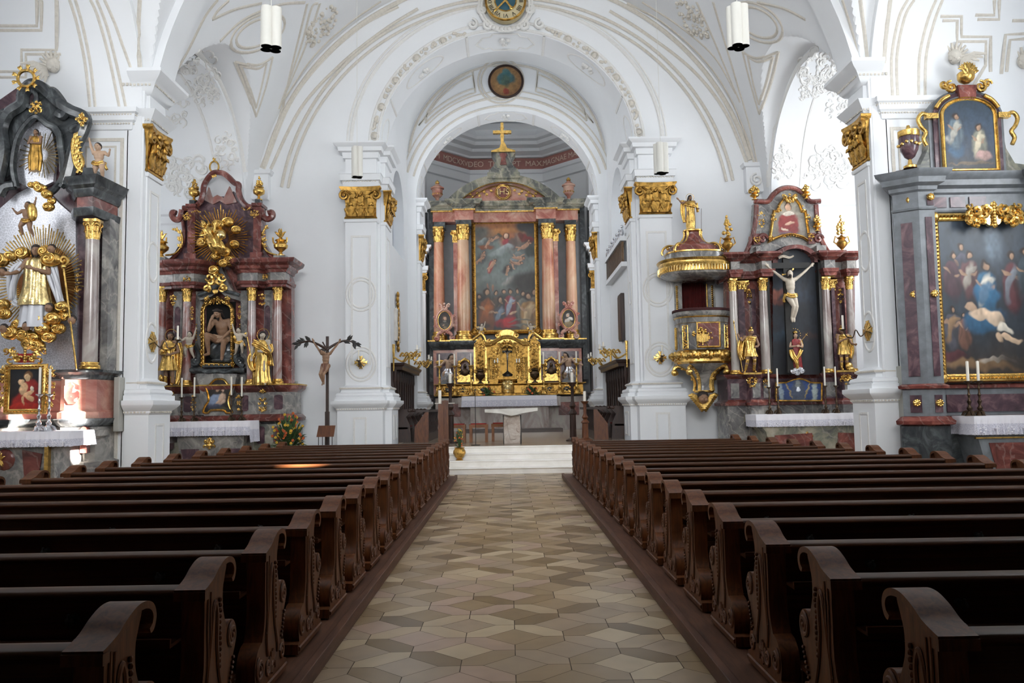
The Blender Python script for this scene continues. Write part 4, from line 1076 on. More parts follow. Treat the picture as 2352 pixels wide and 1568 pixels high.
def canvas(name,x0,x1,z0,z1,y,base,strokes,parent=None,clip=None,nx=120,seed=0,**kw):
 X,Y,C,nx,ny=paint(x1-x0,z1-z0,base,strokes,nx,seed,**kw)
 vx=x0+X*(x1-x0);vz=z0+Y*(z1-z0);vs=np.stack([vx,np.full_like(vx,y),vz],-1).reshape(-1,3)
 i=np.arange(nx);j=np.arange(ny);I,J_=np.meshgrid(i,j);a=(J_*(nx+1)+I);F=np.stack([a,a+1,a+nx+2,a+nx+1],-1).reshape(-1,4)
 if clip is not None:
  cx=vs[F[:,0],0]*.5+vs[F[:,2],0]*.5;cz=vs[F[:,0],2]*.5+vs[F[:,2],2]*.5
  n=len(clip);ins=np.zeros(len(F),bool)
  for q in range(n):
   xa,za=clip[q];xb,zb=clip[(q+1)%n]
   cond=((za>cz)!=(zb>cz))&(cx<(xb-xa)*(cz-za)/(zb-za+1e-12)+xa);ins^=cond
  F=F[ins]
 me=bpy.data.meshes.new(name);me.from_pydata(vs.tolist(),[],F.tolist());me.materials.append(M['oil'])
 ca=me.color_attributes.new('paint','FLOAT_COLOR','POINT');col=np.concatenate([C.reshape(-1,3),np.ones((C.shape[0]*C.shape[1],1))],1);ca.data.foreach_set('color',col.ravel().astype(np.float32))
 bm=bmesh.new();bm.from_mesh(me);bmesh.ops.delete(bm,geom=[v for v in bm.verts if not v.link_faces],context='VERTS');bm.to_mesh(me);bm.free()
 o=bpy.data.objects.new(name,me);COL.objects.link(o)
 if parent is not None:o.parent=parent;o.matrix_parent_inverse=parent.matrix_world.inverted()
 return o
def kid(cx,cy,s,a=0,sk='b08a70',cl=None):
 s*=1.5;c,q=math.cos(math.radians(a)),math.sin(math.radians(a))*.62;o=[(cx,cy,s*.45,s*.3,a,'3a3a38',.6,.5)]+([(cx-s*.2*c,cy-s*.09,s*.38,s*.15,a+25,cl,.3,.9)]if cl else[])
 return o+[(cx,cy,s*.24,s*.13,a,sk,.2,.95),(cx-s*.3*c,cy-s*.2*q-s*.03,s*.2,s*.065,a+30,sk,.2,.95),(cx-s*.3*c,cy-s*.2*q+s*.02,s*.2,s*.055,a-25,sk,.2,.9),(cx+s*.22*c,cy+s*.09,s*.18,s*.045,a+60,sk,.2,.9),(cx+s*.3*c,cy+s*.16*q+s*.04,s*.1,s*.1,0,'4a3022',.2,.95),(cx+s*.31*c,cy+s*.16*q+s*.03,s*.065,s*.07,0,sk,.2,.9)]
def fig(cx,cy,s,robe_,skin_='a38268',hair_='2a1c16',lean=0,second=None,seated=False):
 """a clothed figure in brush strokes; s = height in picture widths"""
 s*=1.4;cy-=.03;e=s*.62;hx=cx+lean*.12*s;hy=cy+.44*e
 o=[(cx,cy-.05*e,s*.25,s*.5,lean*12,'1c1a18',.4,.5),(cx,cy-.1*e,s*.2,s*.42,lean*12,robe_,.25,.95),(cx,cy+.18*e,s*.16,s*.14,0,robe_,.25,.95),(cx+.07*s,cy-.12*e,s*.04,s*.3,8,'1c1a18',.5,.35),(cx-.12*s,cy-.15*e,s*.03,s*.3,-6,'1c1a18',.5,.3)]
 if second:o+=[(cx-.04*s,cy-.02*e,s*.08,s*.32,-16,second,.3,.85),(cx+.05*s,cy+.14*e,s*.12,s*.06,25,second,.3,.8)]
 return o+[(hx,hy+.02*e,s*.085,s*.095,0,hair_,.25,.95),(hx+.015*s,hy,s*.052,s*.066,0,skin_,.25,.95),(cx-.13*s,cy+.12*e,s*.03,s*.1,50,skin_,.3,.8),(cx+.1*s,cy+.05*e,s*.03,s*.08,-50,skin_,.3,.7)]
 # ---------------------------------------------------------------- classical bits
def colm(parent,x,y,z0,zc,z1,r,mat,capw=None,seg=28,name='column',gold='gold',base=True,taper=.86,hb=None):
 hb=hb or r*.9
 mb=MB();mb.lathe([(r,0),(r*1.01,(zc-z0)*.3),(r*taper,zc-z0)],(x,y,z0),seg);o=mb.build(name,mat,parent)
 if base:
  mb=MB();mb.lathe([(r*1.42,0),(r*1.42,hb*.25),(r*1.38,hb*.27),(r*1.42,hb*.42),(r*1.36,hb*.55),(r*1.16,hb*.62),(r*1.13,hb*.75),(r*1.22,hb*.82),(r*1.2,hb*.95),(r*1.02,hb)],(x,y,z0),seg);mb.build('column_base',gold,o)
 mb=MB();leafcap(mb,(x,y,zc),r*2*taper,z1-zc,random.Random(int(x*100)),None);mb.build('capital',gold,o,ang=60)
 return o
def vase(mb,c,h,w,prof=None):
 p=prof or[(.32,0),(.32,.05),(.16,.09),(.1,.2),(.2,.26),(.46,.42),(.5,.56),(.34,.68),(.28,.74),(.42,.8),(.38,.84),(.16,.9),(.1,.96),(0,1)]
 mb.lathe([(r*w,z*h)for r,z in p],c,18);return mb
def candle_stick(name,label,base,hs,hc,mat='bronze',w=.07,tri=True,cw=.018,group=None,cmat='candle'):
 t=thing(name,label,'candlestick',base,0,group);c=base
 mb=MB()
 prof=[(1.0,0),(1.0,.02),(.8,.05),(.45,.12),(.3,.15),(.5,.19),(.55,.23),(.3,.27),(.22,.32),(.38,.38),(.42,.42),(.2,.47),(.18,.55),(.34,.6),(.2,.65),(.17,.74),(.3,.79),(.2,.84),(.18,.9),(.3,.93),(.75,.97),(.78,1.0),(0,1.0)]
 mb.lathe([(r*w,z*hs)for r,z in prof],c,14)
 if tri:
  for k in range(3):
   a=-pi/2+k*2*pi/3;d=Vector((math.cos(a),math.sin(a),0));b=Vector(c)
   mb.tube([b+d*w*.4+Vector((0,0,hs*.14)),b+d*w*1.0+Vector((0,0,hs*.10)),b+d*w*1.25+Vector((0,0,hs*.03)),b+d*w*1.5+Vector((0,0,hs*.035))],[w*.25,w*.3,w*.28,w*.12],6)
 mb.build('stick',mat,t)
 mb=MB().lathe([(cw,0),(cw,hc),(cw*.5,hc+.004),(0,hc+.004)],(c[0],c[1],c[2]+hs),10);mb.tube([(c[0],c[1],c[2]+hs+hc),(c[0],c[1],c[2]+hs+hc+.015)],.002,4);mb.build('candle',cmat,t)
 return t
def panel_box(mb,x0,x1,z0,z1,y,d=.02,inset=.0):mb.box(x0,x1,y-d,y+.01,z0,z1)
# ================================================================== HIGH ALTAR
def hx(px,Y=39.5):return PX(px,Y)
def hz(py,Y=39.5):return P(1165,py,Y)[1]
YR=40.4
HA_=thing('high_altar','towering high altar of salmon marble columns and gold round a large painting','altar',(0,40,.64))
def bx(mb,pa,pb,qa,qb,y0,y1,Y=None):
 """box between photo columns pa..pb and rows qa (top)..qb, its front at y0"""
 Y=Y or y0;mb.box(PX(pa,Y),PX(pb,Y),y0,y1,hz(qb,Y),hz(qa,Y));return mb
 # altar body and stipes
mb=MB();mb.box(hx(1002,39),hx(1342,39),38.6,40.6,.64,hz(912,38.6));mb.build('stipes','column_grey',HA_)
mb=MB()
for a,b in((1012,1058),(1096,1152),(1192,1246),(1283,1330)):bx(mb,a,b,925,955,38.57,38.65)
mb.build('stipes_panel','red_marble',HA_)
mb=MB();mb.box(hx(1060,38)-.15,hx(1280,38)+.15,37.9,38.7,1.1+.64,hz(911,38));mb.box(hx(1080,38),hx(1260,38),38.0,38.7,.64,1.8);mb.build('altar_table','column_grey',HA_)
# gilded gradine
mb=MB();xa,xb=hx(1003,38.6),hx(1340,38.6);z0,z1=hz(908,38.5),hz(880,38.5)
pth=[(xa,40),(xa,38.62),(xb,38.62),(xb,40)]
mb.mold(pth,[(0,z0),(.1,z0+.01),(.1,z0+.08),(.02,z0+.12),(0,z1-.1),(.05,z1-.06),(.14,z1-.02),(.14,z1),(0,z1)])
g=mb.build('gradine','gold_dull',HA_)
mb=MB()
for k,px in enumerate((1028,1063,1113,1216,1263,1303)):mb.ball((hx(px,38.6),38.62,(z0+z1)/2),(.19,.05,.11),14,6)
mb.build('oval_panel','dark_marble',g)
mb=MB()
for k,px in enumerate((1028,1063,1113,1216,1263,1303)):
 mb.piece();cartouche(mb,hx(px,38.6),(z0+z1)/2,.75,.46,38.6,60+k,6,.02,.03)
mb.build('gilt_relief','gold',g,ang=60)
# pedestal zone
Yp=39.2;zA,zB=hz(880,Yp),hz(795,Yp)
def altpath(out,y):
 P_=[(996,41.0,0),(996,y+.35,0),(1048,y+.35,0),(1048,y,0),(1094,y,0),(1094,y+.55,0),(1238,y+.55,0),(1238,y,0),(1286,y,0),(1286,y+.35,0),(1339,y+.35,0),(1339,41.0,0)]
 return[(hx(a,39.5),b)for a,b,_ in P_]
pp=altpath(0,Yp)
MB().mold(pp,[(0,hz(905,Yp)),(0,hz(797,Yp))]).build('pedestal','pink_marble',HA_)
mb=MB()
for a,b,f in((1003,1041,Yp+.35),(1052,1090,Yp),(1243,1282,Yp),(1292,1333,Yp+.35)):bx(mb,a,b,808,862,f-.02,f+.05,Yp+.2)
mb.build('pedestal_panel','violet_marble',HA_)
zc=hz(797,Yp)
MB().mold(pp,[(0,zc-.08),(.04,zc-.06),(.06,zc+.02),(.14,zc+.1),(.2,zc+.2),(.2,zc+.32),(.05,zc+.36)]).build('pedestal_cornice','dark_marble',HA_)
MB().mold(pp,[(.17,zc+.32),(.24,zc+.33),(.24,zc+.39),(0,zc+.40)]).build('cornice_gilding','gold',HA_)
ZC=zc+.40
# back wall of the retable
mb=MB();mb.box(hx(992,YR),hx(1348,YR),YR,41.2,ZC-.3,hz(505,YR));mb.build('retable','slate',HA_)
mb=MB();mb.box(hx(990,40.6),hx(1001,40.6),40.2,41.3,3,hz(470,YR));mb.box(hx(1340,40.6),hx(1351,40.6),40.2,41.3,3,hz(470,YR));mb.build('side_wing','dark_marble',HA_)
mb=MB()
for px in(1050,1284):mb.box(hx(px-5,40.1),hx(px+5,40.1),40.1,40.5,ZC,hz(555,40.1))
mb.build('pilaster','pink_marble',HA_)
mb=MB()
for px in(1050,1284):leafcap(mb,(hx(px,40.1),40.1,hz(555,40.1)),.3,.6,random.Random(3),((1,0,0),(0,-1,0)))
mb.build('pilaster_capital','gold',HA_,ang=60)
for px,y,rr,q in((1011,Yp+.72,.27,555),(1068,Yp+.42,.31,551),(1265,Yp+.42,.31,551),(1319,Yp+.72,.27,557)):
 colm(HA_,hx(px,y),y,ZC+.02,hz(q,y),hz(520 if q>552 else 516,y),rr,'column_pink',hb=.42)
 # entablature
pe=[(x,y+.12)for x,y in altpath(0,Yp)]
zl=hz(519,Yp+.3)
for name,prof,mat in(('architrave',[(0,zl),(0,zl+.3)],'dark_marble'),('frieze',[(-.02,zl+.3),(-.02,zl+.78)],'pink_marble'),('frieze_gilding',[(0,zl+.76),(.07,zl+.77),(.07,zl+.83),(0,zl+.84)],'gold'),('cornice',[(0,zl+.83),(.02,zl+.92),(.1,zl+.95),(.12,zl+1.0),(.3,zl+1.03),(.34,zl+1.12),(.42,zl+1.18),(.42,zl+1.24),(0,zl+1.26)],'green_marble')):
 q=pe if name!='architrave' else pe
 if name=='architrave':
  mb=MB()
  for a in range(0,1):
   for u0,u1,yy in((1000,1026,Yp+.5),(1052,1088,Yp+.15),(1244,1284,Yp+.15),(1306,1334,Yp+.5)):mb.box(hx(u0,39.6),hx(u1,39.6),yy,yy+.7,zl,zl+.31)
  mb.build(name,mat,HA_)
 else:MB().mold(q,prof).build(name,mat,HA_)
 # segmental pediment
zp=zl+1.24;cx=hx(1165,39.6);Yq=39.75
def seg(px0,px1,qtop,y,n=30,base=zp):
 w_=(hx(px1,y)-hx(px0,y))/2;c_=(hx(px1,y)+hx(px0,y))/2;hgt=hz(qtop,y)-base;R_=(w_*w_+hgt*hgt)/(2*hgt);a0=math.degrees(math.asin(w_/R_))if R_>w_ else 90
 return arc(c_,base+hgt-R_,R_,R_,90+a0,90-a0,n)
o1=seg(1030,1300,404,Yq);i1=seg(1062,1268,421,Yq)
MB().prism(o1+i1[::-1],Yq-.35,40.9,'y').build('pediment','green_marble',HA_)
o2=seg(1062,1268,421,Yq);MB().prism(o2,Yq-.05,40.7,'y').build('pediment_field','pink_marble',HA_)
mb=MB();mb.tube([(x,Yq-.3,z)for x,z in i1],.045,6);mb.tube([(x,Yq-.1,z)for x,z in seg(1082,1248,427,Yq)],.03,6)
zm=hz(442,Yq);cm=hx(1163,Yq)
for r_ in(.30,.36):mb.tube([(cm+r_*math.cos(a),Yq-.1,zm+r_*math.sin(a))for a in np.linspace(0,2*pi,33)],.025,6)
sunburst(mb,cm,zm,.5,.46,Yq-.05,36,3,.02)
for s in(-1,1):
 for k in range(7):leafspray(mb,(cm+s*(.6+.17*k),zm-.06-.03*k+.08*(-1)**k),pi/2+s*.4*(-1)**k,.16,.025,Yq-.08,4)
gp=mb.build('pediment_gilding','gold',HA_,ang=60)
text_mesh('IHS',.42,'gold_pale',gp,'monogram',facing((cm,Yq-.12,zm)),.03)
mb=MB();mb.lathe([(.3,0),(.3,.03)],(0,0,0),24);mb.xf(Matrix.Translation((cm,Yq-.07,zm))@Matrix.Rotation(R90,4,'X'));mb.build('medallion','red_marble',gp)
# crowning pedestal and cross
mb=MB()
def silh(rows,y0,y1,mb):
 L_=[(cx-(hx(1165+h_,39.6)-cx),hz(q,39.6))for h_,q in rows];R_=[(cx+(hx(1165+h_,39.6)-cx),hz(q,39.6))for h_,q in rows[::-1]]
 mb.prism(L_+R_,y0,y1,'y')
silh([(38,412),(38,400),(34,398),(34,392),(26,390)],39.3,40.6,mb);mb.build('crown_base','green_marble',HA_)
mb=MB();silh([(26,391),(29,386),(24,382),(18,372),(18,366),(24,358),(27,354),(27,350)],39.5,40.4,mb);mb.build('crown_block','green_marble',HA_)
mb=MB();silh([(8,380),(6,372),(5,365),(9,357),(6,353)],39.44,39.6,mb);mb.build('crown_panel','red_marble',HA_)
mb=MB();silh([(28,351),(28,348),(18,345),(9,342),(6,334),(3,330),(3,328)],39.4,40.4,mb)
x0=hx(1163,39.6);e=hx(1164.7,39.6)-x0
mb.box(x0-.07,x0+.07,39.85,39.97,hz(332,39.6),hz(277,39.6));za_=hz(299,39.6);mb.box(x0-.45,x0+.45,39.82,40.0,za_-.07,za_+.07)
for k in range(8):
 a=pi/8+k*pi/4;mb.tube([(x0,39.9,za_),(x0+.3*math.cos(a),39.9,za_+.3*math.sin(a))],[.05,.004],5)
mb.build('cross','gold',HA_)
# urns
for px,q0,q1,who in((1009,460,412,'left'),(1317,458,409,'right')):
 y=Yp+.6;base=(hx(px,y),y,zp+.02);t=thing('urn','rose and gold covered urn on the %s end of the high altar cornice'%who,'urn',base,0,'urns on the high altar')
 hgt=hz(q1,y)-zp-.02
 MB().lathe([(.16,0),(.16,.04*hgt),(.08,.12*hgt),(.1,.2*hgt),(.24,.32*hgt),(.27,.6*hgt),(.33,.62*hgt),(.33,.67*hgt),(.2,.74*hgt),(.1,.82*hgt),(.04,.86*hgt)],base,24).build('bowl','pink_marble',t)
 mb=MB()
 for k in range(14):a=k*2*pi/14;mb.tube([(base[0]+.13*math.cos(a),y+.13*math.sin(a),base[2]+.26*hgt),(base[0]+.255*math.cos(a),y+.255*math.sin(a),base[2]+.4*hgt)],.035,6)
 mb.lathe([(.05,0),(.11,.05),(.1,.12),(.03,.2),(0,.22)],(base[0],y,base[2]+.82*hgt),10);mb.lathe([(.17,0),(.17,.05)],base,16);mb.build('gilding','gold',t)
 # the altar painting and its frame
yf=40.15;fx0,fx1,fz0,fz1=hx(1092,yf),hx(1239,yf),hz(762,yf),hz(509,yf)
mb=MB();frame_path(mb,[(fx0,fz0),(fx1,fz0),(fx1,fz1),(fx0,fz1)],yf,.2,.14,.11)
for a in(fx0,fx1):
 for b in(fz0,fz1):mb.ball((a,yf-.1,b),(.14,.08,.14),12,6);mb.tube([(a+.15*math.cos(q),yf-.14,b+.15*math.sin(q))for q in np.linspace(0,2*pi,17)],.03,5)
mb.build('picture_frame','gold_dull',HA_)
st=[(.5,.95,.5,.10,0,'8f5a30',.5,.8),(.42,.9,.34,.06,8,'a8713f',.5,.8),(.12,.9,.16,.10,0,'565c58',.5,.9),(.86,.95,.2,.09,0,'20262a',.3,.95),(.92,.86,.1,.16,0,'2a2c2c',.4,.9),(.85,.845,.14,.06,-15,'5e1614',.3,.95),(.75,.87,.05,.05,0,'4a2018',.3,.9),(.3,.76,.34,.12,0,'6d7774',.6,.6),(.56,.82,.13,.12,0,'a05a2e',.6,.8),(.53,.86,.055,.07,0,'2d1b14',.25,.9),(.53,.865,.032,.05,5,'c9a68c',.2,.95),(.53,.80,.08,.06,-5,'85303a',.25,.95),(.63,.80,.07,.09,-35,'4c4440',.3,.9),(.50,.745,.15,.05,25,'8b9293',.3,.95),(.40,.71,.16,.045,15,'79827f',.35,.95),(.58,.72,.08,.04,-30,'676c6a',.3,.9),(.14,.83,.09,.035,25,'8d9796',.25,.9),(.2,.77,.13,.04,-15,'8c4a22',.3,.95),(.42,.875,.05,.03,0,'2f3a34',.3,.9),(.9,.72,.1,.08,0,'2a312e',.4,.9),(.7,.70,.06,.05,0,'8d9290',.3,.8),(.53,.57,.09,.05,0,'2c2622',.4,.9),(.3,.48,.3,.07,8,'6f7673',.6,.7),(.55,.46,.1,.05,35,'94918a',.5,.8),(.85,.45,.27,.16,10,'2a2623',.4,.95),(.9,.3,.16,.12,0,'2c2824',.4,.9),(.08,.3,.1,.1,0,'2c2a28',.3,.95),(.23,.40,.016,.05,10,'8a6452',.3,.9),(.3,.40,.016,.05,-5,'84604e',.3,.9)]
for q in((.25,.81,.16,60),(.14,.69,.17,70),(.11,.66,.14,40),(.3,.61,.17,50,'8c2c2a'),(.82,.78,.2,20),(.72,.67,.16,-30,'7e8688'),(.68,.62,.16,-20),(.53,.56,.14,80),(.36,.84,.12,30),(.62,.6,.1,100)):st+=kid(q[0],q[1],q[2],q[3],'a9826a',q[4]if len(q)>4 else None)
st+=fig(.08,.22,.34,'3e3832')+fig(.35,.27,.3,'4c4036')+fig(.47,.27,.3,'2e302e','a07c64')+fig(.68,.28,.3,'504a42')+fig(.95,.26,.34,'6b6358')+fig(.2,.2,.46,'6e4128',second='96562a')+fig(.4,.18,.36,'38363a',second='66707c')+fig(.57,.27,.32,'6e2a32',second='8a97a2')+fig(.78,.23,.38,'6b6a60')+fig(.86,.18,.46,'8a6840',second='b59c78')
st+=[(.48,.07,.2,.06,0,'7c181e',.3,.95),(.55,.09,.1,.08,20,'9c1e24',.25,.9),(.2,.08,.12,.14,0,'6b3c20',.4,.9),(.75,.06,.2,.014,0,'5f6058',.3,.8),(.72,.10,.18,.014,0,'5a5b54',.3,.8),(.1,.05,.14,.05,0,'2a1f18',.4,.9),(.62,.17,.06,.02,0,'a98a70',.25,.9)]
canvas('painting',fx0,fx1,fz0,fz1,yf-.02,[(0,'2a211a'),(.2,'3a322a'),(.42,'5f6662'),(.6,'6b7471'),(.8,'5e6664'),(.95,'8a5c38'),(1,'7a5030')],st,HA_,nx=190,seed=2,warp=.008)
# oval portraits standing on the cornice
for px,who,sk in((1023,'left',0),(1310,'right',1)):
 y=39.15;c=(hx(px,y),y,hz(734,y));t=thing('oval_portrait','small oval portrait in a rose rocaille frame on the %s of the high altar'%who,'painting',(c[0],y,ZC),0)
 ov=[(c[0]+.36*math.cos(a),c[2]+.49*math.sin(a))for a in np.linspace(0,2*pi,29)[:-1]]
 mb=MB();frame_path(mb,ov,y,.15,.09)
 cartouche(mb,c[0],c[2]+.66,.5,.32,y-.02,4,6,.035,.05)
 for s in(-1,1):
  cscroll(mb,(c[0]+s*.38,c[2]-.82),.14,pi/2,s*1.2,.05,y-.02);mb.tube([(c[0]+s*.12,y,c[2]-.5),(c[0]+s*.28,y-.02,c[2]-.62),(c[0]+s*.36,y-.02,c[2]-.72)],[.08,.09,.06],7)
  cscroll(mb,(c[0]+s*.45,c[2]+.2),.08,0,s*1,.03,y-.03);cscroll(mb,(c[0]+s*.45,c[2]-.25),.08,0,s*1,.03,y-.03)
 cartouche(mb,c[0],c[2]-.55,.5,.2,y-.03,5,5,.03,.04)
 mb.build('frame','pink_marble',t,ang=60)
 mb=MB();mb.tube([(c[0]+.305*math.cos(a),y-.05,c[2]+.43*math.sin(a))for a in np.linspace(0,2*pi,33)],.018,6);mb.build('gilt_fillet','gold',t)
 s_=([(.5,.22,.34,.26,0,'3a342e',.2,.95),(.5,.46,.12,.05,0,'8c8478',.3,.8),(.5,.62,.17,.19,0,'4a3426',.2,.95),(.53,.61,.105,.14,8,'b08c72',.2,.95),(.42,.27,.1,.05,30,'a08068',.3,.8),(.55,.14,.14,.09,0,'7c6b4c',.4,.7)]if not sk else[(.5,.24,.3,.24,0,'7c6b4c',.2,.95),(.42,.42,.2,.13,25,'b9b2a6',.2,.95),(.66,.5,.16,.1,-20,'c9c4bb',.2,.95),(.45,.68,.13,.14,0,'a39c90',.2,.95),(.46,.66,.09,.11,0,'bd9c84',.2,.95),(.3,.45,.07,.04,-30,'b08c72',.3,.9)])
 canvas('portrait',c[0]-.34,c[0]+.34,c[2]-.47,c[2]+.47,y-.015,[(0,'1c1612'),(1,'241c18')],s_,t,clip=ov,nx=50,seed=7+sk)
 # tabernacle
TB=thing('tabernacle','gilded tabernacle with arched crucifix niche in the middle of the high altar','tabernacle',(hx(1167,38.8),38.8,hz(905,38.5)))
yt=38.75;tx=lambda p:PX(p,yt);tz=lambda q:hz(q,yt);tc=tx(1167)
def mir(rows):
 return[(tc-(tx(1167+h_)-tc),tz(q))for h_,q in rows]+[(tc+(tx(1167+h_)-tc),tz(q))for h_,q in rows[::-1]]
mb=MB();nich=[(tc-.33,tz(862))]+arc(tc,tz(812),.33,.36,180,0,12)+[(tc+.33,tz(862))]
out=mir([(47,872),(47,795),(42,790),(30,786),(18,778)])
for s in(-1,1):
 side=[(tc,tz(777)+.02),(tc,tz(812)+.36)]+[(tc+s*abs(x-tc),z)for x,z in arc(tc,tz(812),.33,.36,90,0,8)]+[(tc+s*.33,tz(872)),(tc+s*(tx(1214)-tc),tz(872)),(tc+s*(tx(1214)-tc),tz(795)),(tc+s*(tx(1197)-tc),tz(786)),(tc+s*(tx(1185)-tc),tz(779))]
 mb.prism(side,yt,yt+.5,'y')
mb.box(tc-.34,tc+.34,yt+.0,yt+.5,tz(872),tz(862));mb.build('body','gold_dull',TB)
mb=MB();mb.box(tc-.4,tc+.4,yt+.42,yt+.48,tz(865),tz(790));mb.build('niche_back','gold_dull',TB)
mb=MB();mb.prism(mir([(30,787),(27,782),(18,772),(16,762),(8,758),(0.1,757)]),yt-.12,yt+.4,'y')
cr=[(tc+s_*(tx(1167+a)-tc),tz(q))for s_,a,q in((-1,50,793),(-1,38,792),(-1,26,786),(-1,12,779),(1,0.1,777),(1,12,779),(1,26,786),(1,38,792),(1,50,793))]
for w_,yo in((.05,.1),(.07,.17),(.04,.24)):mb.tube([(p.x,yt-yo,p.y+(yo-.1)*.8)for p in smoothpts([(a,b,0)for a,b in cr],4)],w_,6)
for s in(-1,1):cscroll(mb,(tc+s*.78,tz(786)),.15,pi/2,-s*1.2,.06,yt-.15);cscroll(mb,(tc+s*.45,tz(770)),.13,pi/2,s*1.2,.05,yt-.15)
mb.build('pediment','gold',TB)
mb=MB();mb.tube([(tc+.40*math.cos(a),yt-.06,tz(812)+.44*math.sin(a))for a in np.linspace(0,pi,20)],.05,6)
cartouche(mb,tc,tz(790),.9,.35,yt-.05,8,9,.03,.08)
for s in(-1,1):
 for k in range(9):cscroll(mb,(tc+s*(.48+.03*(k%2)),tz(800+8*k)),.07,k,s*1.1,.025,yt-.06)
 mb.lathe([(.07,0),(.05,.1),(.05,.9),(.08,1.0)],(tc+s*.68,yt-.12,tz(870)),12);mb.lathe([(.07,0),(.05,.1),(.05,.9),(.08,1.0)],(tc+s*.86,yt-.02,tz(870)),12)
 for k in range(14):mb.ball((tc+s*(.62+.12*random.Random(k).random()),yt-.18,tz(802+5*k)),.045,7,5)
mb.build('relief','gold',TB,ang=60)
mb=MB();zq0,zq1=tz(906),tz(871)
mb.lathe([(.46,0),(.46,.06),(.40,.1),(.38,zq1-zq0-.14),(.46,zq1-zq0-.08),(.5,zq1-zq0)],(tc,yt+.05,zq0),32,sy=.75)
for s in(-1,1):mb.box(*sorted((tc+s*.45,tc+s*.85)),yt-.05,yt+.5,zq0,zq1);mb.box(*sorted((tc+s*.43,tc+s*.88)),yt-.1,yt+.5,zq1-.08,zq1)
d=mb.build('door_block','gold_dull',TB);mb=MB();cartouche(mb,tc,(zq0+zq1)/2,.45,.5,yt-.25,9,9,.025,.03);mb.ball((tc,yt-.27,(zq0+zq1)/2),(.09,.04,.13),10,6);mb.build('door_relief','gold_pale',d,ang=60)
for s in(-1,1):
 a=tx(1167+s*48);b=tx(1167+s*77);m_=(a+b)/2;lo,hi=sorted((a,b))
 mb=MB();mb.prism([(lo,tz(905)),(lo,tz(800)),(lo+.05 if s>0 else lo,tz(790)),(m_-.12,tz(778)),(m_,tz(768)),(m_+.12,tz(778)),(hi,tz(790)),(hi,tz(905))],yt+.15,yt+.6,'y')
 sp=mb.build('side_panel','gold_dull',TB)
 mb=MB();cartouche(mb,m_,tz(795),.5,.35,yt+.12,12,6,.025,.04)
 for x in(lo+.03,hi-.03):mb.box(x-.04,x+.04,yt+.08,yt+.2,tz(875),tz(795))
 mb.box(lo-.05,hi+.05,yt+.0,yt+.3,tz(880),tz(874));mb.build('panel_relief','gold',sp,ang=60)
 # swan-neck volute towards the angel
 mb=MB();p0=[(tx(1167+s*49),tz(783)),(tx(1167+s*53),tz(772)),(tx(1167+s*60),tz(765)),(tx(1167+s*68),tz(770)),(tx(1167+s*80),tz(779))]
 mb.tube([(p.x,yt+.1,p.y)for p in smoothpts([(a,b,0)for a,b in p0],5)],.07,7);mb.build('volute','gold',TB)
 t=thing('reliquary_pyramid','dark gilt pyramid of relics and foliage in the %s side panel of the tabernacle'%('left' if s<0 else 'right'),'reliquary',(m_,yt-.05,tz(880)))
 mb=MB();vase(mb,(m_,yt-.1,tz(880)),.75,.45);mb.build('foot','bronze',t)
 mb=MB()
 for k in range(44):
  r_=random.Random(k+70);z=r_.random();mb.ball((m_+(1-z)**.6*.24*r_.uniform(-1,1),yt-.12+.08*r_.uniform(-1,1),tz(852)+z*1.0),.045,7,5)
 for q in(-1,1):cscroll(mb,(m_+q*.22,tz(850)),.1,0,q,.03,yt-.12)
 mb.build('foliage','gold_dull',t)
 # crucifix in the niche
def crucified(H,armup=.06,legs=(.0,.0),lean=0.0,spread=.27,headx=.035):
 return pose(pelvis=(.01,0,.5),chest=(0,-.01,.70),neck=(headx*.3,-.03,.81),head=(headx,-.055,.875),shL=(-.105,0,.79),shR=(.105,0,.79),elL=(-.19,.0,.85),elR=(.19,.0,.85),wrL=(-spread,.015,.90+armup),wrR=(spread,.015,.90+armup),haL=(-spread-.035,.01,.925+armup),haR=(spread+.035,.01,.925+armup),hpL=(-.05,0,.48),hpR=(.055,0,.48),knL=(-.02+lean,-.075,.28),knR=(.06+lean,-.07,.27),anL=(-.01+lean*.6,-.01,.07),anR=(.03+lean*.6,-.02,.06),toL=(-.01,-.04,.01),toR=(.03,-.05,.0),face=(.3,-.8,-.45))
t=thing('altar_crucifix','black crucifix with a pale figure in the tabernacle niche','crucifix',(tc,yt+.2,tz(866)))
mb=MB();mb.box(tc-.025,tc+.025,yt+.18,yt+.22,tz(862),tz(797));mb.box(tc-.24,tc+.24,yt+.18,yt+.22,tz(808),tz(804));vase(mb,(tc,yt+.12,tz(864)),.28,.5,[(.5,0),(.5,.3),(.36,.5),(.12,.8),(.05,1)]);mb.build('cross','black',t)
o=human(crucified(.42),.42).build('corpus','skin_pale',t);remesh(o,.008);o.data.transform(Matrix.Translation((tc,yt+.15,tz(808)-.38)))
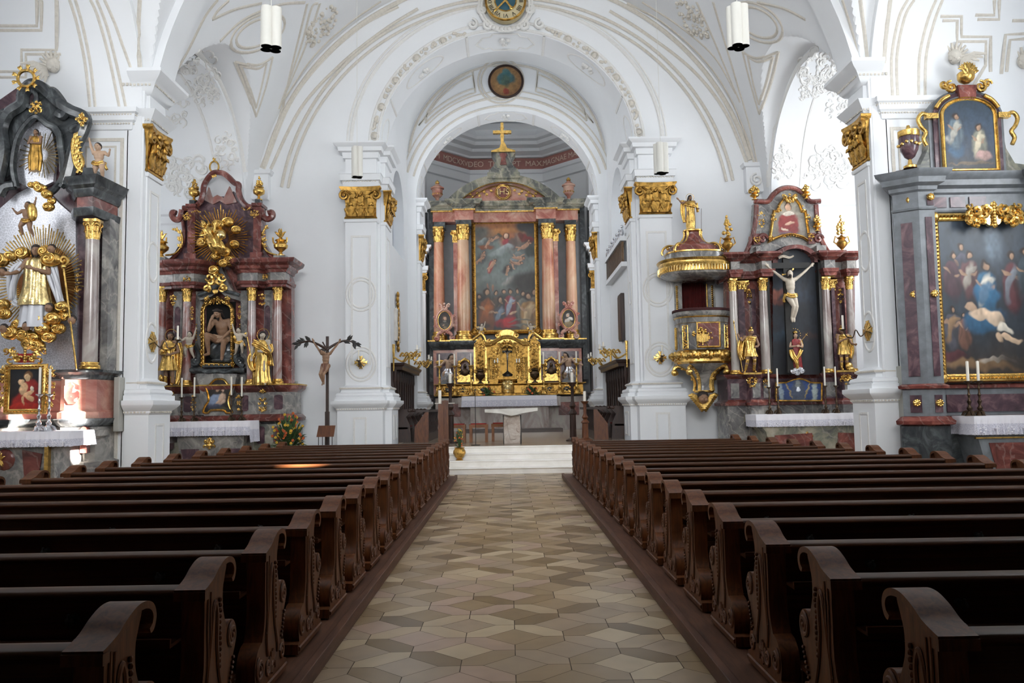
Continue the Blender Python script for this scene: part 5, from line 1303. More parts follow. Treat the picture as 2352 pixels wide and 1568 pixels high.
# altar cloth
def altar_cloth(name,label,x0,x1,y0,y1,z,drop,sidedrop=None,amp=.012,lace=.45,seed=0,group=None,side=True,pat='cross'):
 """linen with a lace border; modelled folds, the lace a child with real holes of pattern"""
 sd=sidedrop or drop;nxx=90;nz_=10;rnd=random.Random(seed);ph=[rnd.uniform(0,6)for _ in range(4)]
 def wob(u,d):return amp*d*(math.sin(u*17+ph[0])+.7*math.sin(u*31+ph[1])+.4*math.sin(u*53+ph[2]))
 mb=MB();vs=[];fs=[]
 path=[];
 if side:path+=[(x0,y1+(y0-y1)*k/8,'l')for k in range(9)]
 path+=[(x0+(x1-x0)*k/nxx,y0,'f')for k in range(nxx+1)]
 if side:path+=[(x1,y0+(y1-y0)*k/8,'r')for k in range(9)]
 m=len(path)
 def row(d,dz,off=0):
  r=[]
  for i,(x,y,w_)in enumerate(path):
   q=wob(i/m*6.0,d);dd=drop if w_=='f' else sd;e=q+off+.02*d;sc_=.006*abs(math.sin(i*1.1))*(1 if dz>=1 else 0)
   xx,yy=(x,y-e)if w_=='f' else((x-e,y)if w_=='l' else(x+e,y));r.append((xx,yy,z+.008-dz*dd+sc_*2))
  return r
 cut=1-lace;rows=[row(dz,dz*1.0)for dz in np.linspace(0,cut,6)]
 for r in rows:vs+=r
 fs=[(j*m+i,j*m+i+1,(j+1)*m+i+1,(j+1)*m+i)for j in range(len(rows)-1)for i in range(m-1)]
 b=len(vs);vs+=[(x0,y0,z+.008),(x1,y0,z+.008),(x1,y1,z+.008),(x0,y1,z+.008)];fs.append((b,b+1,b+2,b+3));mb.add(vs,fs)
 o=mb.build(name,'cloth');tag(o,label,'altar cloth',group)
 rows=[row(dz,dz*1.0)for dz in np.linspace(cut,1,6)];vs=[p for r in rows for p in r]
 lm=MB().add(vs,[(j*m+i,j*m+i+1,(j+1)*m+i+1,(j+1)*m+i)for j in range(5)for i in range(m-1)]);lo_=lm.build('lace','lace',o);
 # woven motif: small crosses standing on the lace
 mb=MB();k=max(4,int((x1-x0)/(drop*lace*1.05)))
 zt=z-drop*(cut+lace*.12);zb=z-drop*(cut+lace*.85)
 for i in range(k):
  xx=x0+(x1-x0)*(i+.5)/k;zz=(zt+zb)/2;h_=(zt-zb)/2;f=xx
  yy=y0-.03-1.2*amp
  if pat=='cross' or i%2:mb.box(xx-h_*.1,xx+h_*.1,yy-.004,yy+.03,zz-h_,zz+h_);mb.box(xx-h_*.55,xx+h_*.55,yy-.008,yy+.034,zz+h_*.25,zz+h_*.45)
  else:
   for q in range(5):mb.ball((xx+h_*.7*math.cos(q*1.26),yy+.01,zz+h_*.6*math.sin(q*1.26)),(h_*.28,.006,h_*.22),7,4)
  mb.ball((xx+(x1-x0)/k/2,yy+.02,zz-h_*.3),(h_*.15,.01,h_*.15),6,4)
 mb.build('lace_motif','cloth',o);return o
def lace_mat():
 m,N,L,b=nm('lace');co=coord(N,L);v=N.new('ShaderNodeTexVoronoi');v.inputs['Scale'].default_value=60;L.new(co.outputs[0],v.inputs['Vector'])
 r=ramp(N,[(.25,(.40,.40,.50,1)),(.5,(.72,.71,.78,1))]);L.new(v.outputs['Distance'],r.inputs[0]);L.new(r.outputs[0],b.inputs['Base Color']);b.inputs['Roughness'].default_value=.9;M['lace']=m
lace_mat()
altar_cloth('altar_cloth','white lace-edged cloth on the high altar',PX(1061,37.9),PX(1279,37.9),37.85,38.6,hz(909,37.9),hz(909,37.9)-hz(934,37.9),seed=1,lace=.62,pat='x')
# six tall candlesticks
for k,px in enumerate((1010,1045,1083,1250,1287,1326)):
 who=('outermost left','second from the left','left of the tabernacle','right of the tabernacle','second from the right','outermost right')[k]
 zb=hz(906,38.35);zt_=hz(838-k*.4,38.35);candle_stick('candlestick','tall gilt candlestick with white candle on the high altar, %s'%who,(PX(px,38.35),38.35,zb),zt_-zb,hz(811-k*.4,38.35)-zt_,'gold',.17,True,.035,'tall candlesticks of the high altar')
for k,(px,q)in enumerate(((1137.5,826),(1144.5,822),(1188.5,824),(1194.5,824))):
 y=38.5;zb=hz(850,y);candle_stick('small_candlestick','short gilt candle holder on the tabernacle, %s'%('outer left','inner left','inner right','outer right')[k],(PX(px,y),y,zb),.35,hz(q,y)-zb-.35,'gold',.07,False,.03,'small tabernacle candles')
 # reliquary busts
for px,who in((1069,'left'),(1268,'right')):
 y=38.75;x=PX(px,y);z0_=hz(876,y);z1_=hz(822,y);t=thing('reliquary_bust','dark silver bust in a gilt rocaille shrine, %s of the tabernacle'%who,'reliquary',(x,y,z0_));hh=z1_-z0_
 mb=MB();mb.box(x-.36,x+.36,y-.1,y+.3,z0_,z0_+.12);mb.prism([(x-.34,z0_+.1),(x-.26,z0_+.35),(x+.26,z0_+.35),(x+.34,z0_+.1)],y-.05,y+.2,'y')
 for s in(-1,1):
  mb.tube([(x+s*.3,y,z0_+.3),(x+s*.34,y,z0_+.55),(x+s*.28,y,z0_+.85),(x+s*.12,y,z1_-.08),(x,y,z1_-.03)],.06,7)
  for k in range(5):cscroll(mb,(x+s*(.32-.02*k),z0_+.25+.17*k),.08,k,s*1.1,.03,y-.06)
 leafspray(mb,(x,z1_-.1),pi/2,.16,.03,y-.03,5);sunburst(mb,x,z0_+.74,.2,.24,y+.1,22,1,.012)
 mb.build('shrine','gold',t,ang=60)
 mb=MB();mb.ball((x,y-.05,z0_+.46),(.2,.12,.17),14,9);mb.lathe([(.07,0),(.06,.1)],(x,y-.05,z0_+.56),10);mb.ball((x,y-.07,z0_+.74),(.085,.1,.12),12,8);mb.ball((x,y-.17,z0_+.73),.02,6,4);mb.build('bust','bronze',t)
 # kneeling silver-robed angels
def wing(mb,base,tip,w_,y,s,n=9):
 b=Vector(base);e=Vector(tip)
 for i in range(n):
  f=i/(n-1);q=b.lerp(e,.15+.1*f);end=b.lerp(e,1-.42*f)+Vector((0,0,-w_*f));mid=(q+end)/2+Vector((0,-.02,w_*.3))
  mb.tube([q,mid,end],[w_*.16,w_*.22,w_*.06],6,flat=((0,1,0),.35))
 mb.tube([b,b.lerp(e,.5)+Vector((0,0,w_*.3)),e],[w_*.3,w_*.22,w_*.05],7);return mb
for px,who,s in((1030,'left',1),(1309,'right',-1)):
 y=38.95;H=1.75;base=(PX(px,y),y,hz(880,y));ped=base[2]
 J=pose(pelvis=(0,0,.36),chest=(.03,-.03,.55),neck=(.06,-.05,.66),head=(.09,-.07,.74),shL=(-.07,-.02,.63),shR=(.14,-.04,.63),elL=(-.18,-.06,.52),wrL=(-.30,-.1,.47),haL=(-.34,-.12,.46),elR=(.2,-.1,.52),wrR=(.09,-.16,.57),haR=(.06,-.17,.59),hpL=(-.05,0,.34),hpR=(.05,0,.34),knL=(-.11,-.16,.28),knR=(.12,-.16,.22),anL=(-.13,-.04,.08),anR=(.04,.06,.05),toL=(-.15,-.12,.03),toR=(.02,.1,.0),face=(.75,-.6,.1))
 r_=robe(H,[(.06,0,-.04,.14,.10),(.16,0,-.05,.17,.12),(.28,0,-.06,.16,.14),(.36,0,-.03,.11,.10),(.42,.01,-.01,.08,.07)],7,.2,5)
 w_=MB();wing(w_,(.0*H,.06*H,.6*H),(-.36*H,.1*H,.60*H),.12*H,0,1);wing(w_,(.1*H,.06*H,.6*H),(.2*H,.1*H,.70*H),.1*H,0,1)
 a=statue('angel_statue','kneeling angel in silver robe with gold wings on the %s side of the high altar'%who,base,H,J,[('robe','silver',r_),('wings','gold',w_)],'skin','hair',mirror=(s<0))
 mb=MB();mb.prism([(base[0]-.36,ped-.4),(base[0]-.33,ped+.1),(base[0]-.15,ped+.22),(base[0]+.2,ped+.2),(base[0]+.34,ped+.05),(base[0]+.36,ped-.4)],y-.25,y+.3,'y');mb.build('rock_seat','slate',a)
 # putti standing on the tabernacle volutes
PUT=pose(pelvis=(0,0,.48),chest=(.01,-.01,.66),neck=(.02,-.02,.75),head=(.03,-.03,.86),hs=1.55,shL=(-.13,0,.72),shR=(.14,0,.72),elL=(-.24,-.04,.64),wrL=(-.3,-.1,.72),haL=(-.32,-.12,.76),elR=(.2,-.02,.86),wrR=(.24,-.02,1.02),haR=(.25,-.02,1.08),hpL=(-.07,0,.44),hpR=(.07,0,.44),knL=(-.12,-.1,.28),knR=(.1,-.02,.24),anL=(-.1,0,.08),anR=(.16,.06,.05),toL=(-.12,-.08,.03),toR=(.18,.0,.0))
def putto(label,base,H,skin='skin',mirror=False,wings='gold',J=None,drape='gold',name='putto',rz=0,wsz=1):
 ps=[]
 if wings:w_=MB();wing(w_,(-.03*H,.08*H,.68*H),(-.32*H*wsz,.12*H,.78*H),.14*H,0,1,6);wing(w_,(.06*H,.08*H,.68*H),(.30*H*wsz,.12*H,.62*H),.14*H,0,1,6);ps.append(('wings',wings,w_))
 if drape:d=MB();sash(d,[(-.13,-.06,.46),(0,-.11,.42),(.13,-.05,.47),(.12,.09,.5),(-.1,.09,.47),(-.15,-.02,.40),(-.2,.0,.28)],.05,H);ps.append(('drapery',drape,d))
 return statue(name,label,base,H,J or PUT,ps,skin,'hair',fat=1.35,mirror=mirror,longhair=False,vox=.016,rz=rz,cat='cherub statue')
for px,who,m_ in((1108,'left',False),(1223,'right',True)):
 y=38.9;putto('small pale cherub standing on the %s volute of the tabernacle'%who,(PX(px,y),y,hz(776,y)),.72,'skin_pale',m_)
 # flowers beside the tabernacle
def bouquet(name,label,c,r,h,seed,cols=('petal_y','petal_o'),nleaf=60,nfl=16,vase_=None,droop=0,group=None,fr=.12):
 t=thing(name,label,'flowers',c,0,group);rnd=random.Random(seed);zb=c[2]
 if vase_:mb=MB();vase(mb,c,vase_[0],vase_[1],[(.5,0),(.5,.04),(.3,.1),(.62,.3),(.85,.55),(.8,.75),(.6,.9),(.72,1),(.6,.98)]);mb.build('vase',vase_[2],t);zb+=vase_[0]*.9
 mb=MB()
 for i in range(nleaf):
  a=rnd.uniform(0,2*pi);e=rnd.uniform(-.15-droop,1.3);l=r*rnd.uniform(.6,1.1);d=Vector((math.cos(a)*math.cos(e),math.sin(a)*math.cos(e),math.sin(e)*h/r));p=Vector((c[0],c[1],zb))
  mb.tube([p,p+d*l*.5,p+d*l*.85+Vector((0,0,.02)),p+d*l-Vector((0,0,.05*r))],[.006,r*.03,r*.08,r*.01],5,flat=((0,0,1),.25))
 mb.build('foliage','leaf',t)
 for q,cm_ in enumerate(cols):
  mb=MB()
  for i in range(nfl):
   a=rnd.uniform(0,2*pi);e=rnd.uniform(.05,1.45);l=r*rnd.uniform(.6,1.0);p=Vector((c[0]+math.cos(a)*math.cos(e)*l,c[1]+math.sin(a)*math.cos(e)*l,zb+math.sin(e)*h*l/r))
   for k in range(7):b=k*2*pi/7;mb.ball(p+Vector((math.cos(b)*r*fr*.6,-.3*r*fr,math.sin(b)*r*fr*.6)),(r*fr*.45,r*fr*.3,r*fr*.45),6,4)
   mb.ball(p,r*fr*.5,6,5)
  mb.build('blossoms',cm_,t)
 return t
for px,who,sd in((1120,'left',1),(1222,'right',2)):
 bouquet('flower_arrangement','low green arrangement with orange blossoms on the high altar, %s of the tabernacle'%who,(PX(px,38.35),38.35,hz(907,38.3)),.42,.42,sd,('petal_o',),90,7)
 # ================================================================== SIDE ALTARS BESIDE THE CHANCEL ARCH
class K:
 """reads photo columns and rows as metres on the plane y = Y near a reference column"""
 def __init__(s,Y,ref):s.Y=Y;s.ref=ref
 def x(s,px,Y=None):return P(px,880,Y or s.Y)[0]
 def z(s,q,Y=None):return P(s.ref,q,Y or s.Y)[1]
 def pts(s,L_,Y=None):return[P(a,b,Y or s.Y)for a,b in L_]
def tubepx(mb,k,pts,y,r,n=4,sq=None):
 q=[(p.x,y,p.y)for p in smoothpts([(a,b,0)for a,b in k.pts(pts,y)],n)];mb.tube(q,r,7,flat=((0,1,0),sq)if sq else None);return mb
def ornament(mb,k,px,q,w,h,y,seed,n=7,rad=None,dep=.05):
 if not mb.v or mb.pcs:mb.piece()
 u=k.Y/1907;c=P(px,q,y);cartouche(mb,c[0],c[1],w*u,h*u,y,seed,n,rad,dep)
 # -------------------------------------------------- left altar, red and grey marble
def altar_left():
 k=K(23.4,510);A=thing('side_altar','red and grey marble side altar with seated figure in a niche, left of chancel arch','altar',(k.x(510),23.6,0))
 Yb=23.75
 # lower body, pedestal zone with breaks
 pth=[(k.x(372),25-.9),(k.x(372),Yb-.1),(k.x(462),Yb-.1),(k.x(470),Yb-.35),(k.x(528),Yb-.35),(k.x(538),Yb-.1),(k.x(560),Yb-.35),(k.x(655),Yb-.35),(k.x(668),Yb-.1),(k.x(668),24.6)]
 MB().mold(pth,[(.04,0),(.04,k.z(970)-.06)]).build('plinth','green_marble',A)
 MB().mold(pth,[(.03,k.z(971)),(.12,k.z(968)),(.14,k.z(961)),(.05,k.z(954)),(0,k.z(952))]).build('base_moulding','red_marble',A)
 MB().mold(pth,[(0,k.z(954)),(0,k.z(898))]).build('pedestal','grey_marble',A)
 MB().mold(pth,[(0,k.z(902)),(.04,k.z(899)),(.12,k.z(894)),(.15,k.z(888)),(.15,k.z(886)),(.0,k.z(885))]).build('pedestal_cornice','red_marble',A)
 MB().mold(pth,[(.12,k.z(887)),(.17,k.z(886)),(.17,k.z(883)),(0,k.z(883))]).build('cornice_gilding','gold',A)
 zc=k.z(883)
 mb=MB()
 for a,b,q0,q1,yy in((415,433,908,945,Yb-.1),(557,571,908,945,Yb-.35),(630,650,908,942,Yb-.35),(592,610,980,1020,Yb-.4),(630,650,980,1020,Yb-.4),(380,395,985,1030,Yb-.15)):
  x0,x1,z0,z1=k.x(a),k.x(b),k.z(q1),k.z(q0);m_=(x0+x1)/2;w_=(x1-x0)/2
  mb.prism([(x0,z0+.04),(x0+.04,z0),(x1-.04,z0),(x1,z0+.04)]+arc(m_,z1-w_*.5,w_,w_*.5,0,180,8),yy-.02,yy+.05,'y')
 mb.build('inlay_panel','violet_marble',A)
 # back wall of the retable
 sil=[(364,884),(364,640),(380,600),(650,600),(662,640),(662,884)]
 MB().prism(k.pts(sil),Yb,24.1,'y').build('retable','red_marble',A)
 mb=MB()
 for a,b in((388,408),(440,456),(545,560),(600,616)):mb.box(k.x(a),k.x(b),Yb-.12,Yb,zc,k.z(665))
 mb.build('pilaster','grey_marble',A)
 mb=MB()
 for a in(398,608):
  z0,z1=k.z(770),k.z(710);m_=k.x(a);mb.prism([(m_-.08,z0),(m_+.08,z0)]+arc(m_,z1,.08,.12,0,180,8),Yb-.14,Yb-.1,'y')
 mb.build('inlay_strip','violet_marble',A)
 for px,y,m_ in((369,23.5,'column_red'),(427,23.4,'column_red'),(577,23.4,'column_red'),(637,23.45,'column_red')):
  colm(A,k.x(px,y),y,zc,k.z(692,y),k.z(656,y),.125,m_,hb=.14)
  # entablature in three strata, broken forward over the columns, swept up in the middle
 def ent(q0,q1,mat,name,outs):
  for a in(0,1):
   if a==0:p=[(k.x(345),24.1),(k.x(345),23.45),(k.x(392),23.35),(k.x(398),23.25),(k.x(448),23.2),(k.x(466),23.55),(k.x(470),24.1)]
   else:p=[(k.x(532),24.1),(k.x(536),23.55),(k.x(558),23.2),(k.x(594),23.25),(k.x(604),23.5),(k.x(622),23.2),(k.x(660),23.2),(k.x(660),24.1)]
   MB().mold(p,[(o,k.z(q0)+(k.z(q1)-k.z(q0))*t)for o,t in outs]).build(name,mat,A)
 ent(662,648,'red_marble','architrave',[(0,0),(0,.4),(.04,.5),(.06,1),(0,1)])
 ent(649,628,'grey_marble','frieze',[(-.03,0),(-.03,1)])
 ent(629,600,'red_marble','cornice',[(0,0),(.03,.2),(.1,.3),(.12,.5),(.26,.68),(.3,.9),(.3,1),(0,1)])
 # centre gable over the niche
 g=k.pts([(458,690),(458,672),(470,668),(480,655),(490,630),(497,612),(508,612),(516,630),(526,655),(536,668),(548,672),(548,690),(536,686),(520,682),(503,668),(486,680),(470,686)],23.4)
 MB().prism(g,23.4,23.9,'y').build('centre_gable','grey_marble',A)
 mb=MB()
 for dz,r in((0,.035),(.07,.05)):tubepx(mb,k,[(455,678),(470,672),(486,668),(502,655),(518,668),(534,672),(550,678)],23.35-dz,r)
 mb.build('gable_moulding','dark_marble',A)
 # upper stage: pierced crown of scrolls
 up=k.pts([(385,600),(400,585),(418,555),(424,520),(420,480),(448,478),(462,462),(470,440),(480,452),(494,458),(508,452),(520,452),(538,440),(545,462),(562,478),(590,475),(600,520),(606,555),(624,585),(650,600)],23.8)
 MB().prism(up,23.75,24.1,'y').build('upper_stage','violet_marble',A)
 MB().prism(k.pts([(470,460),(480,430),(488,455),(500,448),(515,455),(528,428),(545,465),(520,470),(505,462),(490,470)],23.74),23.7,23.8,'y').build('upper_field','column_red',A)
 mb=MB()
 tubepx(mb,k,[(420,478),(440,477),(458,466),(466,445),(468,428),(474,415),(484,402),(494,396),(512,398),(526,408),(538,420),(548,424),(548,440),(555,460),(570,474),(595,475)],23.62,.085,5)
 for s,pts in((0,[(418,482),(414,500),(404,505),(396,496),(397,488),(404,490)]),(1,[(600,480),(606,498),(616,503),(626,497),(624,488),(616,490)])):tubepx(mb,k,pts,23.62,.09,5)
 for pts in([(418,500),(422,530),(420,560),(405,585),(388,598)],[(600,500),(598,530),(604,560),(620,585),(645,598)]):tubepx(mb,k,pts,23.66,.05,5)
 for px in(431,585):mb.box(k.x(px-9),k.x(px+9),23.5,24.0,k.z(580),k.z(472));mb.box(k.x(px-12),k.x(px+12),23.42,24.0,k.z(473),k.z(466));mb.box(k.x(px-14),k.x(px+14),23.4,24.0,k.z(598),k.z(580))
 mb.build('scroll_frame','red_marble',A)
 mb=MB()
 for px in(431,585):mb.box(k.x(px-6),k.x(px+6),23.5,23.8,k.z(466),k.z(456))
 mb.build('finial_block','dark_marble',A)
 # gilding on the altar
 mb=MB().piece();c=k.pts([(492,383)],23.6)[0]
 mb.tube([(c[0]+.13*math.cos(a),23.6,c[1]+.16*math.sin(a))for a in np.linspace(0,2*pi,21)],.028,6);leafspray(mb,(c[0],c[1]+.16),pi/2,.12,.02,23.6,3);leafspray(mb,(c[0],c[1]-.2),-pi/2,.15,.03,23.6,5)
 for pts in([(380,586),(402,582),(418,562),(418,540),(410,530),(396,526)],[(636,586),(614,578),(604,562),(600,545),(608,525),(614,520)]):
  mb.piece();tubepx(mb,k,pts,23.6,.03,5)
  for i in range(5):q=k.pts([pts[2+i%3]],23.58)[0];leafspray(mb,(q[0],q[1]-.06*i+.1),pi/2+(.8 if pts[0][0]<500 else-.8),.16,.025,23.58,3)
 for px,q,w_,h_,sd in((431,497,16,18,1),(585,492,16,18,2),(452,487,22,8,3),(566,480,22,8,4),(496,648,46,52,5),(500,690,70,18,6),(604,920,20,50,7),(445,925,12,34,8),(549,925,12,34,9),(392,912,18,20,10),(399,690,16,24,11),(603,688,14,26,12),(442,720,8,30,13),(551,718,8,30,14),(430,640,14,12,15),(610,636,14,12,16),(482,1018,24,24,17)):
  ornament(mb,k,px,q,w_,h_,23.25 if q<660 and q>600 else(23.35 if q<860 else(23.35 if q<980 else 22.36)),sd,6)
 for px in(451,551):
  mb.piece()
  for i in range(7):q=k.pts([(px,745+i*6)],23.6)[0];mb.ball((q[0],23.6,q[1]),.025,6,4)
 mb.build('gilded_ornament','gold',A,ang=60)
 # niche with gilded frame and the seated figure
 fr=k.pts([(466,838),(466,712),(470,702),(482,694),(491,688),(499,686),(508,688),(518,694),(530,702),(534,712),(534,838)],23.5)
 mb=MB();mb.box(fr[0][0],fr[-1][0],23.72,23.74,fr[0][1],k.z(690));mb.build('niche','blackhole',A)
 mb=MB();frame_path(mb,fr,23.5,.11,.1,.12);ornament(mb,k,499,690,60,14,23.45,20,8)
 for px in(464,536):
  for q in(730,770,810,838):ornament(mb,k,px,q,9,12,23.45,q,3)
 mb.build('niche_frame','gold',A,ang=60)
 mb=MB();mb.box(fr[0][0]+.02,fr[-1][0]-.02,23.4,23.7,k.z(838)-.06,k.z(836));mb.build('niche_floor','dark_marble',A)
 base=(k.x(503,23.45),23.55,k.z(829,23.45));H=1.88
 J=pose(pelvis=(.02,.05,.34),chest=(.015,.0,.53),neck=(-.01,-.04,.645),head=(-.025,-.085,.715),shL=(-.10,-.01,.605),shR=(.125,0,.61),elL=(-.14,-.12,.46),wrL=(-.115,-.13,.60),haL=(-.085,-.12,.66),elR=(.17,-.04,.46),wrR=(.085,-.17,.34),haR=(.04,-.2,.29),hpL=(-.04,.02,.31),hpR=(.06,.02,.31),knL=(-.15,-.17,.39),knR=(.11,-.19,.27),anL=(-.14,-.1,.11),anR=(.075,-.16,.04),toL=(-.18,-.18,.085),toR=(.10,-.24,.01),face=(-.15,-.95,-.35))
 d=MB();sash(d,[(-.1,-.08,.35),(0,-.05,.33),(.1,-.08,.34),(.13,.05,.36),(0,.1,.36),(-.08,.04,.36)],.05,H)
 r_=MB();r_.ball((0.02*H,.06*H,.16*H),(.24*H,.12*H,.17*H),12,8);r_.ball((.14*H,.04,.08*H),(.16*H,.1*H,.1*H),10,6)
 r_.ball((.04*H,.0,.02),(.2*H,.12*H,.04*H),10,6)
 c_=MB();c_.tube([((-.025+.06*math.cos(a))*H,(-.085+.06*math.sin(a))*H,.755*H)for a in np.linspace(0,2*pi,17)],.016*H,6)
 statue('seated_figure','seated wooden figure, head in hand, in the niche of left side altar',base,H,J,[('loincloth','skin',d),('rock_seat','dark_marble',r_),('crown_of_thorns','hair',c_)],'skin_dark','hair',beard=True)
 # lower picture with scrolled frame
 fr=k.pts([(466,946),(470,932),(478,920),(476,902),(472,888),(480,884),(492,872),(503,870),(514,872),(524,884),(532,888),(528,902),(524,920),(526,932),(532,946),(520,948),(512,942),(484,942),(476,948)],23.25)
 fr=[(p.x,p.y)for p in smoothpts([(a,b,0)for a,b in fr],3,True)]
 mb=MB();frame_path(mb,fr,23.3,.06,.07);mb.build('picture_frame','gold',A)
 x0,x1,z0,z1=min(p[0]for p in fr),max(p[0]for p in fr),min(p[1]for p in fr),max(p[1]for p in fr)
 canvas('painting',x0,x1,z0,z1,23.29,[(0,'1d1a16'),(1,'2a241f')],[(.42,.38,.3,.2,20,'7d8aa0',.2,.95),(.4,.2,.28,.1,0,'3a3d4c',.3,.9),(.64,.42,.13,.2,-10,'c0a28a',.2,.95),(.48,.74,.12,.11,0,'3d2a20',.25,.95),(.5,.72,.07,.09,0,'b08e74',.2,.95),(.66,.68,.07,.07,0,'6e4630',.2,.95),(.67,.66,.045,.05,0,'c4a48c',.2,.95),(.55,.35,.16,.04,35,'b5957c',.2,.9),(.7,.12,.2,.05,0,'4a4630',.4,.8)],A,fr,50,5)
 # upper sunburst group
 c=k.pts([(506,545)],23.4)[0]
 B=thing('sunburst_group','gilded saint among clouds inside a sunburst above the left side altar','sculpture',(c[0],23.4,c[1]))
 sunburst(MB(),0,0,0,0,0,1,1)
 sunburst(mb:=MB(),c[0],c[1],.35,.92,23.5,60,4,.022,1.0,1.0,.12).build('rays','gold',B)
 clouds(mb:=MB(),k.pts([(478,520),(525,512),(545,530),(470,560),(498,590),(520,580),(540,562),(512,540),(486,545),(530,600),(518,607),(497,622),(508,520)],23.4),23.35,3,.17,.2).build('clouds','gold',B)
 J2=pose(pelvis=(.05,0,.35),chest=(-.08,-.04,.52),neck=(-.14,-.06,.62),head=(-.18,-.1,.68),elL=(-.25,-.12,.42),wrL=(-.12,-.2,.42),haL=(-.06,-.22,.44),elR=(.06,-.14,.48),wrR=(.08,-.18,.62),haR=(.09,-.18,.68),shL=(-.2,-.02,.56),shR=(.0,-.04,.58),knL=(.0,-.22,.25),knR=(.14,-.2,.22),anL=(.1,-.1,.1),anR=(.2,0,.12),toL=(.1,-.16,.04),toR=(.22,-.04,.05))
 H2=1.35;rb=robe(H2,[(.05,.12,-.02,.12,.1),(.16,.1,-.08,.16,.14),(.3,.04,-.08,.15,.13),(.44,-.05,-.04,.12,.09),(.56,-.1,-.03,.13,.07),(.6,-.12,-.04,.05,.04)],8,.16,3)
 o1=human(J2,H2).build('figure','gold',B);remesh(o1,.014);o2=rb.build('robe','gold',B);
 for o in(o1,o2):o.data.transform(Matrix.Translation((c[0]-.05,23.05,c[1]-.62)))
 h_=MB().ball((c[0]-.05-.18*H2,23.05-.07*H2,c[1]-.62+.705*H2),(.085,.09,.08),10,7).build('hair','hair',B)
 ball=MB().ball((k.x(515),23.0,k.z(547)),.14,16,10).build('globe','gold_pale',B)
 # finial vases
 for px,q0,q1,w_,n_ in((432,456,404,.32,'left'),(585,456,401,.34,'right')):
  z0,z1=k.z(q0),k.z(q1);t=thing('finial_vase','small gilt flower vase on the %s shoulder of the left side altar'%n_,'vase',(k.x(px),23.65,z0));h=z1-z0
  mb=MB();vase(mb,(k.x(px),23.65,z0),h*.55,w_,[(.3,0),(.3,.06),(.12,.15),(.1,.3),(.45,.5),(.5,.75),(.35,.9),(.42,1),(.2,1)])
  mb.build('bowl','gold',t,ang=60);mb=MB();r=random.Random(px)
  for i in range(26):f=r.random();mb.ball((k.x(px)+(1-f)*.15*r.uniform(-1,1),23.65+(1-f)*.1*r.uniform(-1,1),z0+h*(.5+.5*f)),.04*(1.2-f*.6),7,5)
  mb.build('blossoms','gold',t)
 for px,n_ in((643,'right'),(366,'left')):
  z0,z1=k.z(590),k.z(527);h=z1-z0;t=thing('flaming_urn','gilt flaming urn on the %s end of the left side altar cornice'%n_,'urn',(k.x(px),23.4,z0));mb=MB();vase(mb,(k.x(px),23.4,z0),h*.7,.4)
  for s in(-1,1):tubepx(mb,k,[(px+s*8,565),(px+s*15,556),(px+s*16,545)],23.4,.025)
  mb.build('bowl','gold',t);mb=MB();leafspray(mb,(k.x(px),z0+h*.66),pi/2,h*.36,.04,23.4,4);mb.build('flame','gold',t);mb=MB();mb.box(k.x(px)-.17,k.x(px)+.17,23.25,23.6,z0-.12,z0);mb.build('block','grey_marble',t)
  # gilt statues
 y=23.05;H=1.52
 J=pose(head=(.02,-.03,.915),face=(.4,-.9,-.1),elL=(-.17,-.02,.62),wrL=(-.16,-.1,.5),haL=(-.15,-.12,.46),elR=(.16,-.02,.62),wrR=(.05,-.13,.60),haR=(.0,-.15,.61),knL=(-.05,-.03,.28),knR=(.07,-.06,.28),toR=(.1,-.12,.015))
 rb=robe(H,[(.0,0.01,-.01,.15,.11),(.06,0.01,-.01,.155,.115),(.2,0,-.01,.14,.105),(.35,0,0,.135,.1),(.5,.01,0,.125,.09),(.6,0,0,.115,.085),(.7,0,0,.125,.085),(.78,0,0,.12,.07),(.825,0,-.005,.06,.05)],9,.13,2)
 s1=MB();sash(s1,[(-.15,-.03,.78),(-.02,-.11,.72),(.12,-.11,.62),(.15,.0,.5),(.16,.02,.35)],.06,H);sash(s1,[(-.14,-.02,.6),(-.19,-.04,.48),(-.17,-.06,.34),(-.12,-.08,.26)],.055,H);sash(s1,[(.13,-.02,.74),(.17,-.02,.62),(.1,-.1,.58)],.05,H)
 st=MB();st.tube([(-.16*H,-.12*H,.52*H),(-.24*H,-.1*H,.88*H)],.012*H,6)
 statue('gilded_saint','gilded robed saint with staff and halo on the right of the left side altar',(k.x(601,y),y,k.z(886,y)),H,J,[('robe','gold',rb),('mantle','gold',s1),('staff','gold',st)],'skin_pale','hair',halo='gold')
 J=pose(head=(.03,-.03,.915),face=(.3,-.95,0),elL=(-.17,-.02,.62),wrL=(-.10,-.13,.56),haL=(-.06,-.15,.55),elR=(.17,-.02,.62),wrR=(.06,-.14,.56),haR=(.02,-.16,.56),anL=(-.05,0,.045),anR=(.07,-.02,.045))
 rb=robe(H,[(.28,0,-.02,.17,.12),(.36,0,-.01,.15,.11),(.5,0,0,.12,.09),(.6,0,0,.11,.085),(.7,0,0,.125,.085),(.78,0,0,.12,.07),(.825,0,-.005,.06,.05)],9,.14,4)
 s1=MB();sash(s1,[(.14,.0,.78),(.17,.04,.6),(.17,.05,.4),(.15,.04,.15),(.12,.02,.02)],.055,H);sash(s1,[(-.12,0,.76),(.0,-.1,.7),(.13,-.05,.72)],.05,H);
 for e in(-1,1):limb(s1,[(e*.06*H,-.01*H,.16*H),(e*.06*H,0,.05*H),(e*.07*H,-.07*H,.02*H)],[.04*H,.032*H,.025*H])
 bk=MB();bk.box(-.1*H,.02*H,-.2*H,-.14*H,.56*H,.58*H);bk.ball((-.06*H,-.17*H,.62*H),.045*H,8,6);bk.ball((-.15*H,0,.06*H),(.07*H,.06*H,.06*H),10,6);bk.ball((-.13*H,-.04*H,.14*H),(.04*H,.04*H,.07*H),8,6)
